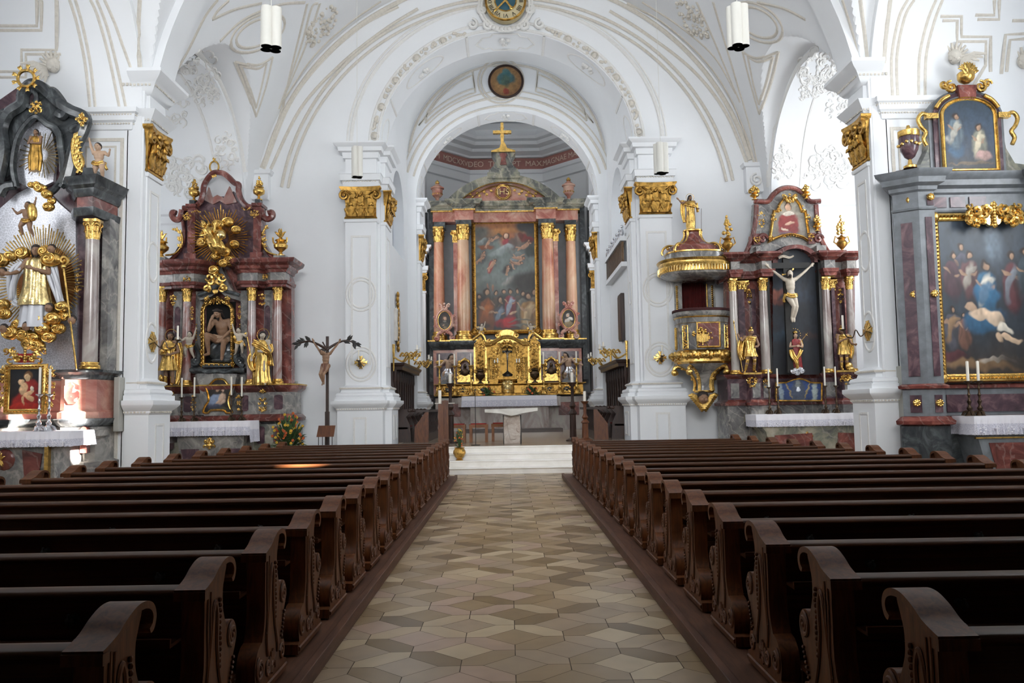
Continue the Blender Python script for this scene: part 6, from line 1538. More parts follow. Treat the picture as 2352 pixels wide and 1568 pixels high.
 statue('gilded_saint','gilded saint in short tunic holding a book on the left of the left side altar',(k.x(388,y),y,k.z(884,y)),H,J,[('tunic','gold',rb),('mantle','gold',s1),('attributes','gold',bk)],'skin_dark','hair',halo='gold')
 putto('pale cherub beside the niche frame, left of the seated figure',(k.x(436),23.3,k.z(822)),.78,'skin_pale',False,None,drape='gold')
 putto('pale cherub beside the niche frame, right of the seated figure',(k.x(552),23.3,k.z(815)),.78,'skin_pale',True,'gold',drape='gold')
 mb=MB()
 for pts in([(440,842),(452,832),(458,815),(452,800),(447,790)],[(560,842),(546,832),(540,815),(546,800),(552,790)]):tubepx(mb,k,pts,23.5,.08)
 for s,px in((-1,447),(1,549)):c=k.pts([(px,830)],23.45)[0];cscroll(mb,c,.12,0,s*1.2,.05,23.45)
 tubepx(mb,k,[(436,850),(460,850),(480,856),(499,852),(516,856),(538,850),(562,850)],23.4,.07);mb.box(k.x(438),k.x(560),23.45,23.9,k.z(856),k.z(846))
 mb.build('console_scroll','dark_marble',A)
 MB().prism(k.pts([(452,858),(546,858),(540,885),(528,955),(470,955),(458,885)]),23.35,23.8,'y').build('tabernacle_block','grey_marble',A)
 # table, cloth, candlesticks
 ym=22.35;x0,x1=PX(405,ym),PX(562,ym);zt=P(480,968,ym)[1]
 mb=MB();mb.prism([(x0+.18,.0),(x0+.12,.25),(x0,zt-.25),(x0-.1,zt-.2),(x0-.1,zt),(x1+.1,zt),(x1+.1,zt-.2),(x1,zt-.25),(x1-.12,.25),(x1-.18,.0)],ym+.05,23.5,'y');mb.build('altar_table','grey_marble',A)
 mb=MB()
 for s in(-1,1):m_=(x0+x1)/2+s*.55;mb.prism([(m_-.22,.28),(m_+.22,.28),(m_+.18,.45),(m_+.24,.72),(m_-.24,.72),(m_-.18,.45)],ym+.02,ym+.06,'y')
 mb.build('table_inlay','violet_marble',A)
 altar_cloth('altar_cloth','white cloth with lace crosses on the left side altar',PX(386,ym),PX(576,ym),ym-.05,23.1,zt,zt-P(480,1002,ym)[1],.58,.02,.6,3)
 for i,(px,q0,q1)in enumerate(((417,911,867),(446,910,866),(531,908,866),(555,911,867))):
  y=22.7;z0=zt+.01;who=('outer left','inner left','inner right','outer right')[i]
  candle_stick('candlestick','dark silver candlestick with white candle on the left side altar, %s'%who,(PX(px,y),y,z0),P(480,q0,y)[1]-z0,P(480,q1,y)[1]-P(480,q0,y)[1],'bronze',.085,True,.022,'candlesticks on the left side altar')
altar_left()
# -------------------------------------------------- right altar with the crucifix
def altar_right():
 k=K(23.4,1825);A=thing('side_altar','dark red marble side altar with large crucifix and four columns, right of the pulpit','altar',(k.x(1825),23.6,0));Yb=23.75
 pth=[(k.x(1672),24.6),(k.x(1672),Yb-.3),(k.x(1716),Yb-.3),(k.x(1720),Yb-.55),(k.x(1744),Yb-.55),(k.x(1748),Yb-.3),(k.x(1780),Yb-.3),(k.x(1784),Yb),(k.x(1888),Yb),(k.x(1892),Yb-.3),(k.x(1925),Yb-.3),(k.x(1929),Yb-.55),(k.x(1955),Yb-.55),(k.x(1959),Yb-.3),(k.x(1985),Yb-.3),(k.x(1985),24.1)]
 MB().mold(pth,[(.03,0),(.03,k.z(930))]).build('plinth','grey_marble',A)
 MB().mold(pth,[(0,k.z(931)),(.1,k.z(929)),(.12,k.z(923)),(.03,k.z(919)),(0,k.z(916))]).build('base_moulding','red_marble',A)
 MB().mold(pth,[(0,k.z(918)),(0,k.z(868))]).build('pedestal','violet_marble',A)
 mb=MB()
 for a,b,yy in((1679,1698,Yb-.3),(1723,1741,Yb-.55),(1754,1770,Yb-.3),(1898,1920,Yb-.3),(1933,1951,Yb-.55)):mb.box(k.x(a),k.x(b),yy-.02,yy+.03,k.z(912),k.z(878))
 mb.build('inlay_panel','grey_marble',A)
 MB().mold(pth,[(0,k.z(868)),(.03,k.z(866)),(.1,k.z(862)),(.13,k.z(858)),(0,k.z(857))]).build('pedestal_cornice','red_marble',A);zc=k.z(857)
 sil=[(1676,860),(1676,600),(1975,600),(1975,860)]
 MB().prism(k.pts(sil),Yb,24.1,'y').build('retable','red_marble',A)
 mb=MB()
 for a,b in((1708,1722),(1738,1748),(1926,1934),(1948,1956)):mb.box(k.x(a),k.x(b),Yb-.14,Yb,zc,k.z(660))
 mb.build('pilaster','violet_marble',A)
 mb=MB()
 for px in(1720,1927):mb.piece();leafcap(mb,(k.x(px),Yb-.1,k.z(665)),.26,k.z(640)-k.z(665),random.Random(4),((1,0,0),(0,-1,0)))
 for px in(1720,1929):ornament(mb,k,px,680,14,32,Yb-.14,px,6)
 for px,q,w_,h_ in((1727,877,26,22),(1942,872,24,22),(1757,880,10,20),(1748,505,14,36),(1738,552,14,14),(1853,1002,22,22)):ornament(mb,k,px,q,w_,h_,(Yb-.6 if w_>20 and q<950 else Yb-.35)if q<990 else 22.3,px,6)
 mb.build('gilded_ornament','gold',A,ang=60)
 for px,y,r in((1691,23.3,.115),(1761,23.25,.125),(1905,23.25,.135),(1961,23.4,.11)):colm(A,k.x(px,y),y,zc,k.z(667,y),k.z(638,y),r,'column_grey',hb=.11)
 def ent(q0,q1,mat,name,outs):
  for a in(0,1):
   p=[(k.x(1680),24.6),(k.x(1680),23.05),(k.x(1703),23.05),(k.x(1709),23.4),(k.x(1745),23.4),(k.x(1750),23.0),(k.x(1775),23.0),(k.x(1780),23.6)]if a==0 else[(k.x(1888),23.6),(k.x(1893),23.0),(k.x(1920),23.0),(k.x(1925),23.4),(k.x(1944),23.4),(k.x(1950),23.15),(k.x(1974),23.15),(k.x(1974),24.1)]
   MB().mold(p,[(o,k.z(q0)+(k.z(q1)-k.z(q0))*t)for o,t in outs]).build(name,mat,A)
 ent(638,622,'red_marble','architrave',[(0,0),(.02,.4),(.05,.5),(.07,1),(0,1)])
 ent(623,602,'grey_marble','frieze',[(-.02,0),(-.02,1)])
 ent(603,585,'red_marble','cornice',[(0,0),(.04,.2),(.12,.35),(.14,.5),(.25,.75),(.25,1),(0,1)])
 # attic gable
 at=[(1712,586),(1725,560),(1735,520),(1737,480),(1738,462),(1764,462),(1775,448),(1790,436),(1808,431),(1828,434),(1845,445),(1858,461),(1872,462),(1874,500),(1880,535),(1888,560),(1906,586),(1885,586),(1872,575),(1852,568),(1826,562),(1800,566),(1780,575),(1765,586)]
 MB().prism(k.pts(at,23.6),23.55,24.1,'y').build('attic','grey_marble',A)
 mb=MB()
 for r,y in((.05,23.45),(.08,23.55)):tubepx(mb,k,[(1732,462),(1748,463),(1764,462),(1776,447),(1792,435),(1808,431),(1828,434),(1846,446),(1858,461),(1870,463),(1884,462)],y,r)
 for pts in([(1737,470),(1736,500),(1728,545),(1712,584)],[(1874,470),(1878,520),(1888,555),(1905,584)]):tubepx(mb,k,pts,23.55,.07)
 for a in(1752,1880):mb.box(k.x(a-8),k.x(a+8),23.4,23.9,k.z(560),k.z(535));c=k.pts([(a,548)],23.4)[0];cscroll(mb,c,.14,0,1.2,.05,23.4)
 mb.build('gable_moulding','red_marble',A)
 MB().box(k.x(1744),k.x(1768),23.2,23.9,k.z(586),k.z(567)).box(k.x(1884),k.x(1906),23.2,23.9,k.z(586),k.z(567)).build('attic_block','grey_marble',A)
 # arch over the cross
 cc=k.pts([(1826,604)],23.3)[0];R0=k.x(1880)-k.x(1826);rz=k.z(563)-k.z(604)
 mb=MB();mb.prism(arc(cc[0],cc[1],R0,rz,0,180,24)+arc(cc[0],cc[1],R0*.78,rz*.78,180,0,24),23.2,23.8,'y');mb.build('arch_moulding','red_marble',A)
 # frame and picture in the attic
 fr=k.pts([(1768,553),(1772,535),(1777,500),(1779,484),(1787,484),(1792,468),(1800,458),(1815,453),(1830,458),(1838,468),(1844,484),(1851,484),(1855,510),(1862,553),(1846,543),(1830,538),(1815,537),(1798,540),(1782,546)],23.4)
 mb=MB();frame_path(mb,fr,23.48,.08,.09);ornament(mb,k,1813,456,34,22,23.4,4,8);ornament(mb,k,1815,541,40,10,23.4,5,6)
 for px,q in((1776,500),(1855,500),(1770,545),(1862,545),(1788,480),(1843,480)):ornament(mb,k,px,q,12,16,23.42,px,4)
 mb.build('picture_frame','gold',A,ang=60)
 x0,x1,z0,z1=min(p[0]for p in fr),max(p[0]for p in fr),min(p[1]for p in fr),max(p[1]for p in fr)
 canvas('painting',x0,x1,z0,z1,23.47,[(0,'6a625c'),(.5,'837c70'),(1,'a39a88')],[(.5,.38,.26,.32,0,'7a2a28',.15,.95),(.45,.12,.2,.12,0,'5b5058',.3,.8),(.5,.64,.14,.05,0,'d2c9ba',.2,.9),(.5,.80,.085,.1,0,'2f221c',.2,.95),(.5,.78,.06,.085,0,'c49c80',.2,.95),(.52,.42,.12,.03,15,'c2a088',.2,.95),(.4,.28,.1,.025,-20,'cdbfa8',.2,.8)],A,fr,60,6)
 # dark painting behind the cross
 pf=k.pts([(1773,860),(1773,606)],23.5)+arc(cc[0],cc[1],R0*.8,rz*.8,180,0,14)+k.pts([(1887,606),(1887,860)],23.5)
 canvas('dark_painting',k.x(1771),k.x(1889),k.z(862),k.z(566),23.42,[(0,'15161a'),(.4,'1c2028'),(.8,'232a34'),(1,'1a1e26')],[(.12,.62,.2,.08,20,'8a5040',.5,.9),(.22,.57,.16,.06,-10,'6a3a30',.5,.9),(.5,.5,.3,.2,0,'0e0f12',.6,.8),(.8,.3,.16,.08,0,'3a2622',.6,.7),(.2,.3,.25,.1,0,'20303c',.6,.7),(.75,.6,.2,.1,0,'232c3a',.6,.7)],A,pf,90,3,grain=.2)
 mb=MB();mb.box(k.x(1885),k.x(1891),23.2,23.7,zc,k.z(600));mb.box(k.x(1768),k.x(1774),23.3,23.7,zc,k.z(600));mb.build('painting_reveal','black',A)
 # crucifix
 y=23.1;t=thing('large_crucifix','large black cross with a pale gilt-clothed figure on the right side altar','crucifix',(k.x(1818,y),y,zc));xc=k.x(1818,y)
 mb=MB();mb.box(xc-.09,xc+.09,y,y+.1,zc,k.z(577,y));mb.box(k.x(1767,y),k.x(1872,y),y-.015,y+.085,k.z(616,y),k.z(603,y));mb.build('cross','black',t)
 mb=MB();sash(mb,[(xc-.22,y-.02,k.z(592,y)),(xc-.1,y-.04,k.z(588,y)),(xc+.08,y-.02,k.z(591,y)),(xc+.2,y-.04,k.z(588,y))],.035,1);mb.build('scroll','skin_pale',t)
 H=(k.z(618,y)-k.z(738,y))*1.0/.97;J=crucified(H,.0,spread=.39);J.update(wrL=(-.385,.0,1.02),haL=(-.42,-.01,1.055),wrR=(.385,0,1.02),haR=(.42,-.01,1.055),elL=(-.25,-.01,.90),elR=(.25,-.01,.90),head=(-.01,-.06,.88),face=(-.35,-.8,-.5),knL=(.03,-.07,.28),knR=(.08,-.07,.27),anL=(.0,-.01,.07),anR=(.04,-.02,.06),toL=(.0,-.04,0),toR=(.03,-.06,0))
 o=human(J,H,.9).build('corpus','skin_pale',t);remesh(o,.012*H)
 d=MB();sash(d,[(-.09,-.06,.5),(0,-.08,.47),(.09,-.06,.49),(.09,.06,.5),(-.09,.06,.5),(-.1,-.05,.5),(-.13,-.02,.42),(-.12,0,.36)],.035,H);d_=d.build('loincloth','gold',t)
 hb=MB();hb.ball((-.01*H,-.04*H,.91*H),(.06*H,.065*H,.06*H),12,8);limb(hb,[(-.05*H,-.03*H,.88*H),(-.06*H,-.05*H,.82*H)],[.025*H,.015*H]);hb.ball((-.03*H,-.115*H,.83*H),(.03*H,.03*H,.035*H),8,6);h_=hb.build('hair','hair',t)
 ry=MB()
 for a in(-.35*pi,.25*pi,1.05*pi):ry.add([(0,.03*H,.9*H),(.13*H*math.cos(a+.12),.03*H,.9*H+.13*H*math.sin(a+.12)),(.13*H*math.cos(a-.12),.04*H,.9*H+.13*H*math.sin(a-.12)),(.13*H*math.cos(a),.06*H,.9*H+.13*H*math.sin(a))],[(0,1,2),(0,1,3),(0,3,2),(1,2,3)])
 r2=ry.build('halo_rays','gold',t)
 for q in(o,d_,h_,r2):q.data.transform(Matrix.Translation((k.x(1821,y),y-.12,k.z(740,y))))
 # madonna, soldiers
 y=23.15;H=(k.z(762,y)-k.z(852,y));base=(k.x(1831,y),y,k.z(853,y))
 J=pose(elL=(-.16,-.05,.63),wrL=(-.03,-.15,.64),haL=(.01,-.16,.65),elR=(.16,-.05,.63),wrR=(.05,-.15,.63),haR=(.0,-.17,.63),face=(-.2,-.95,.1))
 rb=robe(H,[(0,.03,0,.13,.09),(.15,.02,0,.13,.1),(.35,0,0,.13,.1),(.5,0,0,.11,.09),(.62,0,0,.11,.08),(.72,0,0,.13,.08),(.8,0,0,.12,.07),(.83,0,0,.05,.05)],8,.12,6)
 s1=MB();sash(s1,[(-.13,-.04,.55),(-.1,-.1,.4),(-.03,-.12,.25),(0,-.1,.08)],.07,H);sash(s1,[(.12,-.05,.55),(.07,-.12,.45),(-.02,-.13,.3)],.05,H);sash(s1,[(.14,0,.78),(.17,0,.66),(.13,-.08,.6)],.04,H)
 cl=MB();clouds(cl,[(-.12,.0),(.0,-.03),(.12,.0),(.05,.04),(-.06,.04)],-.05,3,.1,.05)
 kr=MB();kr.lathe([(.05*H,0),(.07*H,.03*H),(.06*H,.05*H),(.02*H,.08*H),(0,.09*H)],(0,0,.965*H),12)
 for i in range(12):a=-.2*pi+i*1.4*pi/11;kr.ball((.15*H*math.cos(a),.04*H,.95*H+.15*H*math.sin(a)),.014*H,6,4)
 sw=MB();sw.tube([(.05*H,-.12*H,.7*H),(.28*H,-.12*H,.97*H)],.006*H,5);sw.tube([(.22*H,-.12*H,.95*H),(.27*H,-.12*H,.9*H)],.006*H,5)
 statue('madonna_statue','crowned madonna in red and gold on a silver cloud below the large crucifix',base,H,J,[('robe','red_cloth',rb),('mantle','gold',s1),('cloud','silver',cl),('crown','gold',kr),('sword','gold',sw)],'skin','hair')
 for px,q,who,s,stf in((1727,854,'left',1,True),(1941,852,'right',1,False)):
  y=23.0;H=(k.z(757,y)-k.z(q,y))/.97;base=(k.x(px,y),y,k.z(q,y));H*=1.02
  if stf:J=pose(elL=(-.2,-.02,.72),wrL=(-.27,-.06,.80),haL=(-.29,-.07,.85),shL=(-.12,0,.80),elR=(.18,-.02,.63),wrR=(.12,-.12,.57),haR=(.08,-.14,.57),face=(.5,-.85,-.1),head=(.02,-.02,.915),knL=(-.08,-.02,.28),anL=(-.13,.02,.045),toL=(-.17,-.06,.015),knR=(.07,-.04,.28))
  else:J=pose(elL=(-.15,-.04,.63),wrL=(-.02,-.13,.7),haL=(.02,-.14,.72),elR=(.17,-.04,.62),wrR=(.2,-.14,.58),haR=(.22,-.17,.58),face=(-.55,-.8,.1),head=(-.03,-.02,.915))
  rb=robe(H,[(.36,0,-.01,.15,.11),(.44,0,0,.13,.1),(.52,0,0,.115,.09),(.58,0,0,.1,.085),(.7,0,0,.12,.085),(.78,0,0,.12,.07),(.825,0,0,.06,.05)],10,.1,px)
  s1=MB();e=-1 if stf else 1
  sash(s1,[(-.15,.02,.79),(0,-.09,.76),(.14,-.02,.79)],.045,H);sash(s1,[(e*.13,.04,.78),(e*.19,.05,.62),(e*.21,.05,.42),(e*.17,.06,.28)],.075,H);sash(s1,[(e*.05,.08,.7),(e*.1,.1,.5),(e*.12,.1,.3)],.08,H)
  for q_ in 'LR':h_,a_,t_=J['kn'+q_],J['an'+q_],J['to'+q_];limb(s1,[Vector(h_)*H,Vector(a_)*H,Vector(t_)*H],[.043*H,.03*H,.022*H])
  hm=MB();hd=Vector(J['head'])*H;hm.ball(hd+Vector((0,.01,.028))*H,(.062*H,.07*H,.052*H),12,8);hm.tube([hd+Vector((x,y_,z))*H for x,y_,z in((0,-.06,.07),(0,-.03,.1),(0,.03,.105),(0,.08,.07))],[.012*H,.024*H,.026*H,.015*H],7)
  ps=[('armour','gold',rb),('cloak','gold',s1),('helmet','gold',hm)]
  if stf:sp=MB();sp.tube([(-.22*H,-.08*H,.03*H),(-.37*H,-.06*H,1.1*H)],.009*H,6);sp.lathe([(.0,0),(.02*H,.03*H),(0,.1*H)],(-.37*H,-.06*H,1.09*H),6);ps.append(('spear','gold',sp))
  else:bk=MB();bk.ball((.1*H,-.03*H,.09*H),(.09*H,.06*H,.09*H),10,7);bk.ball((.12*H,-.06*H,.03*H),(.1*H,.05*H,.04*H),10,6);ps.append(('attribute','gold',bk))
  statue('gilded_soldier','gilded soldier saint %s of the crucifix'%('holding a long spear, left' if stf else 'with helmet looking aside, right'),base,H,J,ps,'skin_dark',None,mirror=False)
  MB().box(base[0]-.25,base[0]+.25,y-.12,y+.2,base[2]-.05,base[2]).build('console','gold',A)
  # finial vases
 for px,q0,q1,w_,kind,lab in((1683,583,493,.3,1,'left end'),(1949,583,497,.3,1,'right end'),(1750,457,424,.26,0,'left shoulder'),(1871,457,424,.26,0,'right shoulder'),(1893,531,495,.24,0,'right volute')):
  y=23.4;z0,z1=k.z(q0,y),k.z(q1,y);h=z1-z0;x=k.x(px,y);t=thing('finial_vase','gilt vase of flowers on the %s of the right side altar'%lab,'vase',(x,y,z0));hv=h*(.5 if kind else.55)
  mb=MB();vase(mb,(x,y,z0),hv,w_)
  if kind:
   for s in(-1,1):mb.tube([(x+s*w_*.3,y,z0+hv*.4),(x+s*w_*.75,y,z0+hv*.6),(x+s*w_*.6,y,z0+hv*.9),(x+s*w_*.35,y,z0+hv*.8)],.02,6)
  mb.build('bowl','gold_dull' if kind else 'gold',t);mb=MB();r=random.Random(px)
  for i in range(24):f=r.random();mb.ball((x+(1-f)*w_*.6*r.uniform(-1,1),y+(1-f)*.08*r.uniform(-1,1),z0+hv+(h-hv)*f),w_*.17*(1.3-f*.7),7,5)
  mb.build('blossoms','gold',t)
  # reliquary panel
 y=23.3;fr=k.pts([(1782,920),(1782,879),(1805,878),(1820,872),(1834,869),(1848,872),(1862,878),(1887,879),(1887,920)],y)
 t=thing('reliquary_case','blue-backed reliquary panel in a gold frame on the right side altar','reliquary',(k.x(1834),y,fr[0][1]))
 mb=MB();frame_path(mb,fr,y,.05,.07);mb.build('frame','gold',t)
 canvas('panel',fr[0][0],fr[-1][0],fr[0][1],k.z(869,y),y-.005,[(0,'1c2d52'),(1,'2a4478')],[(.5,.35,.15,.3,0,'3a4250',.2,.95),(.5,.72,.05,.1,0,'6f7472',.2,.95),(.5,.5,.04,.05,0,'c9ced2',.1,.95),(.3,.45,.02,.2,20,'8a7a50',.2,.9),(.7,.45,.02,.2,-20,'8a7a50',.2,.9),(.12,.4,.05,.25,0,'8b979b',.3,.8),(.86,.4,.06,.25,0,'9aa39a',.3,.8)],t,fr,90,8)
 # table and cloth
 ym=22.2;zt=P(1850,951,ym)[1];x0,x1=PX(1737,ym),PX(2050,ym)
 prof=[(x0+.35,0),(x0+.4,.3),(x0+.25,zt-.45),(x0+.05,zt-.22),(x0,zt-.2),(x0,zt),(x1,zt),(x1,zt-.2),(x1-.05,zt-.22),(x1-.25,zt-.45),(x1-.4,.3),(x1-.35,0)]
 MB().prism(prof,ym+.05,23.4,'y').build('altar_table','green_marble',A)
 mb=MB();m_=(x0+x1)/2
 for s in(-1,1):mb.prism([(m_+s*.3,.35),(m_+s*1.3,.35),(m_+s*1.35,zt-.55),(m_+s*.35,zt-.5)],ym+.02,ym+.06,'y')
 mb.build('table_inlay','red_marble',A)
 altar_cloth('altar_cloth','white cloth with lace crosses on the right side altar',x0-.02,x1,ym,23.2,zt,zt-P(1850,980,ym)[1],None,.02,.55,5,pat='mix')
 for i,(px,q0,q1)in enumerate(((1768,887,845),(1788,886,845),(1897,886,843),(1922,886,843))):
  y=22.75;who=('outer left','inner left','inner right','outer right')[i];z1=P(1850,q0,y)[1]
  candle_stick('candlestick','turned dark candlestick with white candle on the right side altar, %s'%who,(PX(px,y),y,zt+.01),z1-zt-.01,P(1850,q1,y)[1]-z1,'bronze',.085,True,.022,'candlesticks on the right side altar')
altar_right()
# -------------------------------------------------- pulpit
def pulpit():
 y0=24.05;k=K(y0,1615);cx=k.x(1616);A=thing('pulpit','marble and gold pulpit with a domed canopy on the wall right of the chancel arch','pulpit',(cx,y0,k.z(905)))
 def ring(r,z,n=40,q=.0):
  return[(cx+r*(1+.035*math.cos(4*a+pi))*math.cos(a),y0+r*.92*(1+.035*math.cos(4*a+pi))*math.sin(a))for a in[2*pi*i/n for i in range(n)]]
 def lat(prof,mat,name,par=A,**kw):return MB().lathe(prof,(cx,y0,0),48,sy=.92,lobes=4,lamp=-.03).build(name,mat,par,**kw)
 u=y0/1907
 R=lambda half:half*u
 lat([(R(58),k.z(806)),(R(58),k.z(790)),(R(61),k.z(740)),(R(63),k.z(728))],'grey_marble','body',ang=50)
 lat([(R(63),k.z(729)),(R(66),k.z(726)),(R(67),k.z(719)),(R(65),k.z(718))],'grey_marble','rail')
 lat([(R(63.5),k.z(733)),(R(65.5),k.z(731)),(R(63.5),k.z(729.5))],'gold','rail_gilding');lat([(R(59),k.z(746)),(R(62.5),k.z(745)),(R(60),k.z(743.5))],'gold','body_gilding')
 lat([(R(60),k.z(719)),(R(68),k.z(718)),(R(68),k.z(713)),(R(60),k.z(711.5))],'velvet','cushion')
 b=lat([(R(48),k.z(838)),(R(62),k.z(836)),(R(67),k.z(832)),(R(66),k.z(826)),(R(71),k.z(820)),(R(70),k.z(812)),(R(62),k.z(806)),(R(56),k.z(804))],'gold','garland_bulge')
 mb=MB();r=random.Random(8)
 for i in range(46):
  a=2*pi*i/46;rr=R(69);zz=k.z(817)+.02*math.sin(i*2.1);mb.ball((cx+rr*math.cos(a),y0+rr*.92*math.sin(a),zz),(.06,.06,.085+.02*(i%3)),8,6)
  if i%3==0:mb.ball((cx+rr*1.03*math.cos(a),y0+rr*.95*math.sin(a),zz),.09,8,6)
 mb.build('garland','gold',b)
 lat([(R(20),k.z(903)),(R(20),k.z(898)),(R(17),k.z(890)),(R(18),k.z(875)),(R(26),k.z(858)),(R(44),k.z(846)),(R(56),k.z(840)),(R(60),k.z(836))],'grey_marble','console')
 mb=MB()
 for a in(-pi*.28,-pi*.72,0,pi):
  d=Vector((math.cos(a),.92*math.sin(a),0));pts=[Vector((cx,y0,0))+d*R(q)+Vector((0,0,k.z(z)))for q,z in((22,898),(20,885),(22,870),(30,856),(44,846),(58,842),(66,846),(66,855),(58,857))]
  mb.tube(smoothpts(pts,4),.05,7)
  for p in pts[2:6]:mb.ball(p+d*.05,.05,7,5)
  mb.ball(pts[7],.1,9,6)
 mb.tube([(cx+R(20.5)*math.cos(a),y0+R(19)*math.sin(a),k.z(899))for a in np.linspace(0,2*pi,33)],.04,6);mb.build('console_scroll','gold',A)
 # cherub head with gold wings below
 c=Vector((k.x(1614,23.75),23.75,k.z(914,23.75)));mb=MB();mb.ball(c,(.15,.14,.17),14,10);mb.ball(c+Vector((0,-.14,-.01)),.025,6,5)
 for s in(-1,1):mb.ball(c+Vector((s*.06,-.11,-.05)),.05,8,6);mb.ball(c+Vector((s*.05,-.13,.03)),.018,6,4)
 hd=mb.build('cherub_head','skin_dark',A);MB().ball(c+Vector((0,.03,.06)),(.17,.15,.15),12,8).build('hair','hair',hd)
 mb=MB()
 for s in(-1,1):
  for i in range(9):f=i/8;a=Vector((s*(.3-.28*f),-.02,.08-.36*f));mb.tube([c+a*.65,c+a*1.1+Vector((0,-.03,0)),c+a*1.25+Vector((s*.05,0,-.03))],[.05,.065,.03],7,flat=((0,1,0),.5))
 mb.build('cherub_wings','gold',hd)
 # reliefs on the body
 mb=MB();yf=y0-R(57)
 fr=[(k.x(1592),k.z(800)),(k.x(1642),k.z(800)),(k.x(1642),k.z(746)),(k.x(1592),k.z(746))];mb2=MB();mb2.box(fr[0][0],fr[1][0],yf-.03,yf+.1,fr[0][1],fr[2][1]);fp=mb2.build('centre_panel','red_marble',A)
 frame_path(mb,fr,yf-.02,.045,.04)
 bx0,bx1,bz0,bz1=k.x(1602,yf),k.x(1629,yf),k.z(786,yf),k.z(768,yf);m_=(bx0+bx1)/2
 mb.prism([(bx0,bz0+.03),(m_-.03,bz0),(m_,bz0+.03),(m_+.03,bz0),(bx1,bz0+.03),(bx1,bz1),(m_+.02,bz1+.02),(m_,bz1),(m_-.02,bz1+.02),(bx0,bz1)],yf-.09,yf-.03,'y')
 for s,z in((-1,0),(1,0)):mb.tube([(m_+s*.05,yf-.08,bz0),(m_+s*.14,yf-.06,bz0-.06),(m_+s*.16,yf-.05,bz0-.12)],.015,6)
 for i in range(14):mb.ball((m_+r.uniform(-.1,.1),yf-.07,bz1+r.uniform(.02,.2)),r.uniform(.025,.045),7,5)
 for i in range(8):mb.ball((bx1+.06+r.uniform(-.06,.06),yf-.05,bz1-.05+r.uniform(-.1,.1)),.03,7,5);mb.ball((bx0-.06+r.uniform(-.04,.04),yf-.05,bz1+r.uniform(-.06,.1)),.03,7,5)
 mb.tube([(m_,yf-.1,bz1+.02),(m_,yf-.1,bz0-.08)],.02,6);mb.build('book_relief','gold',fp,ang=60)
 mb=MB()
 for a in(-.86,.86):
  mb.piece()
  d=Vector((math.sin(a),-.92*math.cos(a),0));t_=Vector((math.cos(a),.92*math.sin(a),0));b0=Vector((cx,y0,0))+d*R(61)
  for s in(-1,1):mb.tube([b0+t_*s*.09+Vector((0,0,k.z(802))),b0+t_*s*.09+Vector((0,0,k.z(750)))],.018,6)
  for z in(802,750):mb.tube([b0-t_*.09+Vector((0,0,k.z(z))),b0+t_*.09+Vector((0,0,k.z(z)))],.018,6)
  for i in range(22):mb.ball(b0+t_*r.uniform(-.06,.06)+Vector((0,0,k.z(800)+(k.z(752)-k.z(800))*i/21)),.032,7,5)
 for a in(-1.45,1.45):
  mb.piece()
  d=Vector((math.sin(a),-.92*math.cos(a),0));b0=Vector((cx,y0,0))+d*R(62)
  for i in range(16):mb.ball(b0+Vector((0,0,k.z(800)+(k.z(755)-k.z(800))*i/15)),.045,7,5)
 mb.build('fruit_relief','gold',A)
 # back panel with curtain
 yb=24.62;kb=K(yb,1605);mb=MB()
 mb.prism([(kb.x(1556),kb.z(716)),(kb.x(1556),kb.z(634)),(kb.x(1650),kb.z(634)),(kb.x(1650),kb.z(716)),(kb.x(1632),kb.z(716)),(kb.x(1632),kb.z(652)),(kb.x(1628),kb.z(645)),(kb.x(1578),kb.z(645)),(kb.x(1573),kb.z(652)),(kb.x(1573),kb.z(716))],yb,yb+.35,'y');bp=mb.build('back_panel','grey_marble',A)
 mb=MB();vs=[];n=60
 for z in(kb.z(718),kb.z(644)):vs+=[(kb.x(1573)+(kb.x(1633)-kb.x(1573))*i/n,yb+.3+.035*math.sin(i*1.25)+.015*math.sin(i*.5),z)for i in range(n+1)]
 mb.add(vs,[(i,i+1,n+2+i,n+1+i)for i in range(n)]);mb.build('curtain','curtain',bp)
 mb=MB()
 for px in(1561,1643):
  mb.piece()
  for i in range(12):mb.ball((kb.x(px),yb-.02,kb.z(710)+(kb.z(658)-kb.z(710))*i/11),.04,7,5)
  cartouche(mb,kb.x(px),kb.z(641),.16,.14,yb-.02,px,4,.02)
 mb.piece();mb.tube([(kb.x(1631),yb-.01,kb.z(714)),(kb.x(1631),yb-.01,kb.z(652))],.02,5);mb.build('panel_gilding','gold',bp)
 # canopy
 yc=23.9;k2=K(yc,1612);ccx=k2.x(1613);u=yc/1907;R=lambda h:h*u
 def lat2(prof,mat,name,par=A,**kw):return MB().lathe(prof,(ccx,yc+.1,0),56,sy=.86,lobes=4,lamp=-.04).build(name,mat,par,**kw)
 cn=lat2([(0,k2.z(640)),(R(70),k2.z(640)),(R(86),k2.z(634)),(R(90),k2.z(628))],'grey_marble','canopy')
 lat2([(R(88),k2.z(630)),(R(91),k2.z(629)),(R(91),k2.z(615)),(R(93),k2.z(612)),(R(93),k2.z(607)),(R(96),k2.z(604)),(R(97),k2.z(601)),(R(80),k2.z(599))],'gold','canopy_rim',cn)
 mb=MB();nn=84
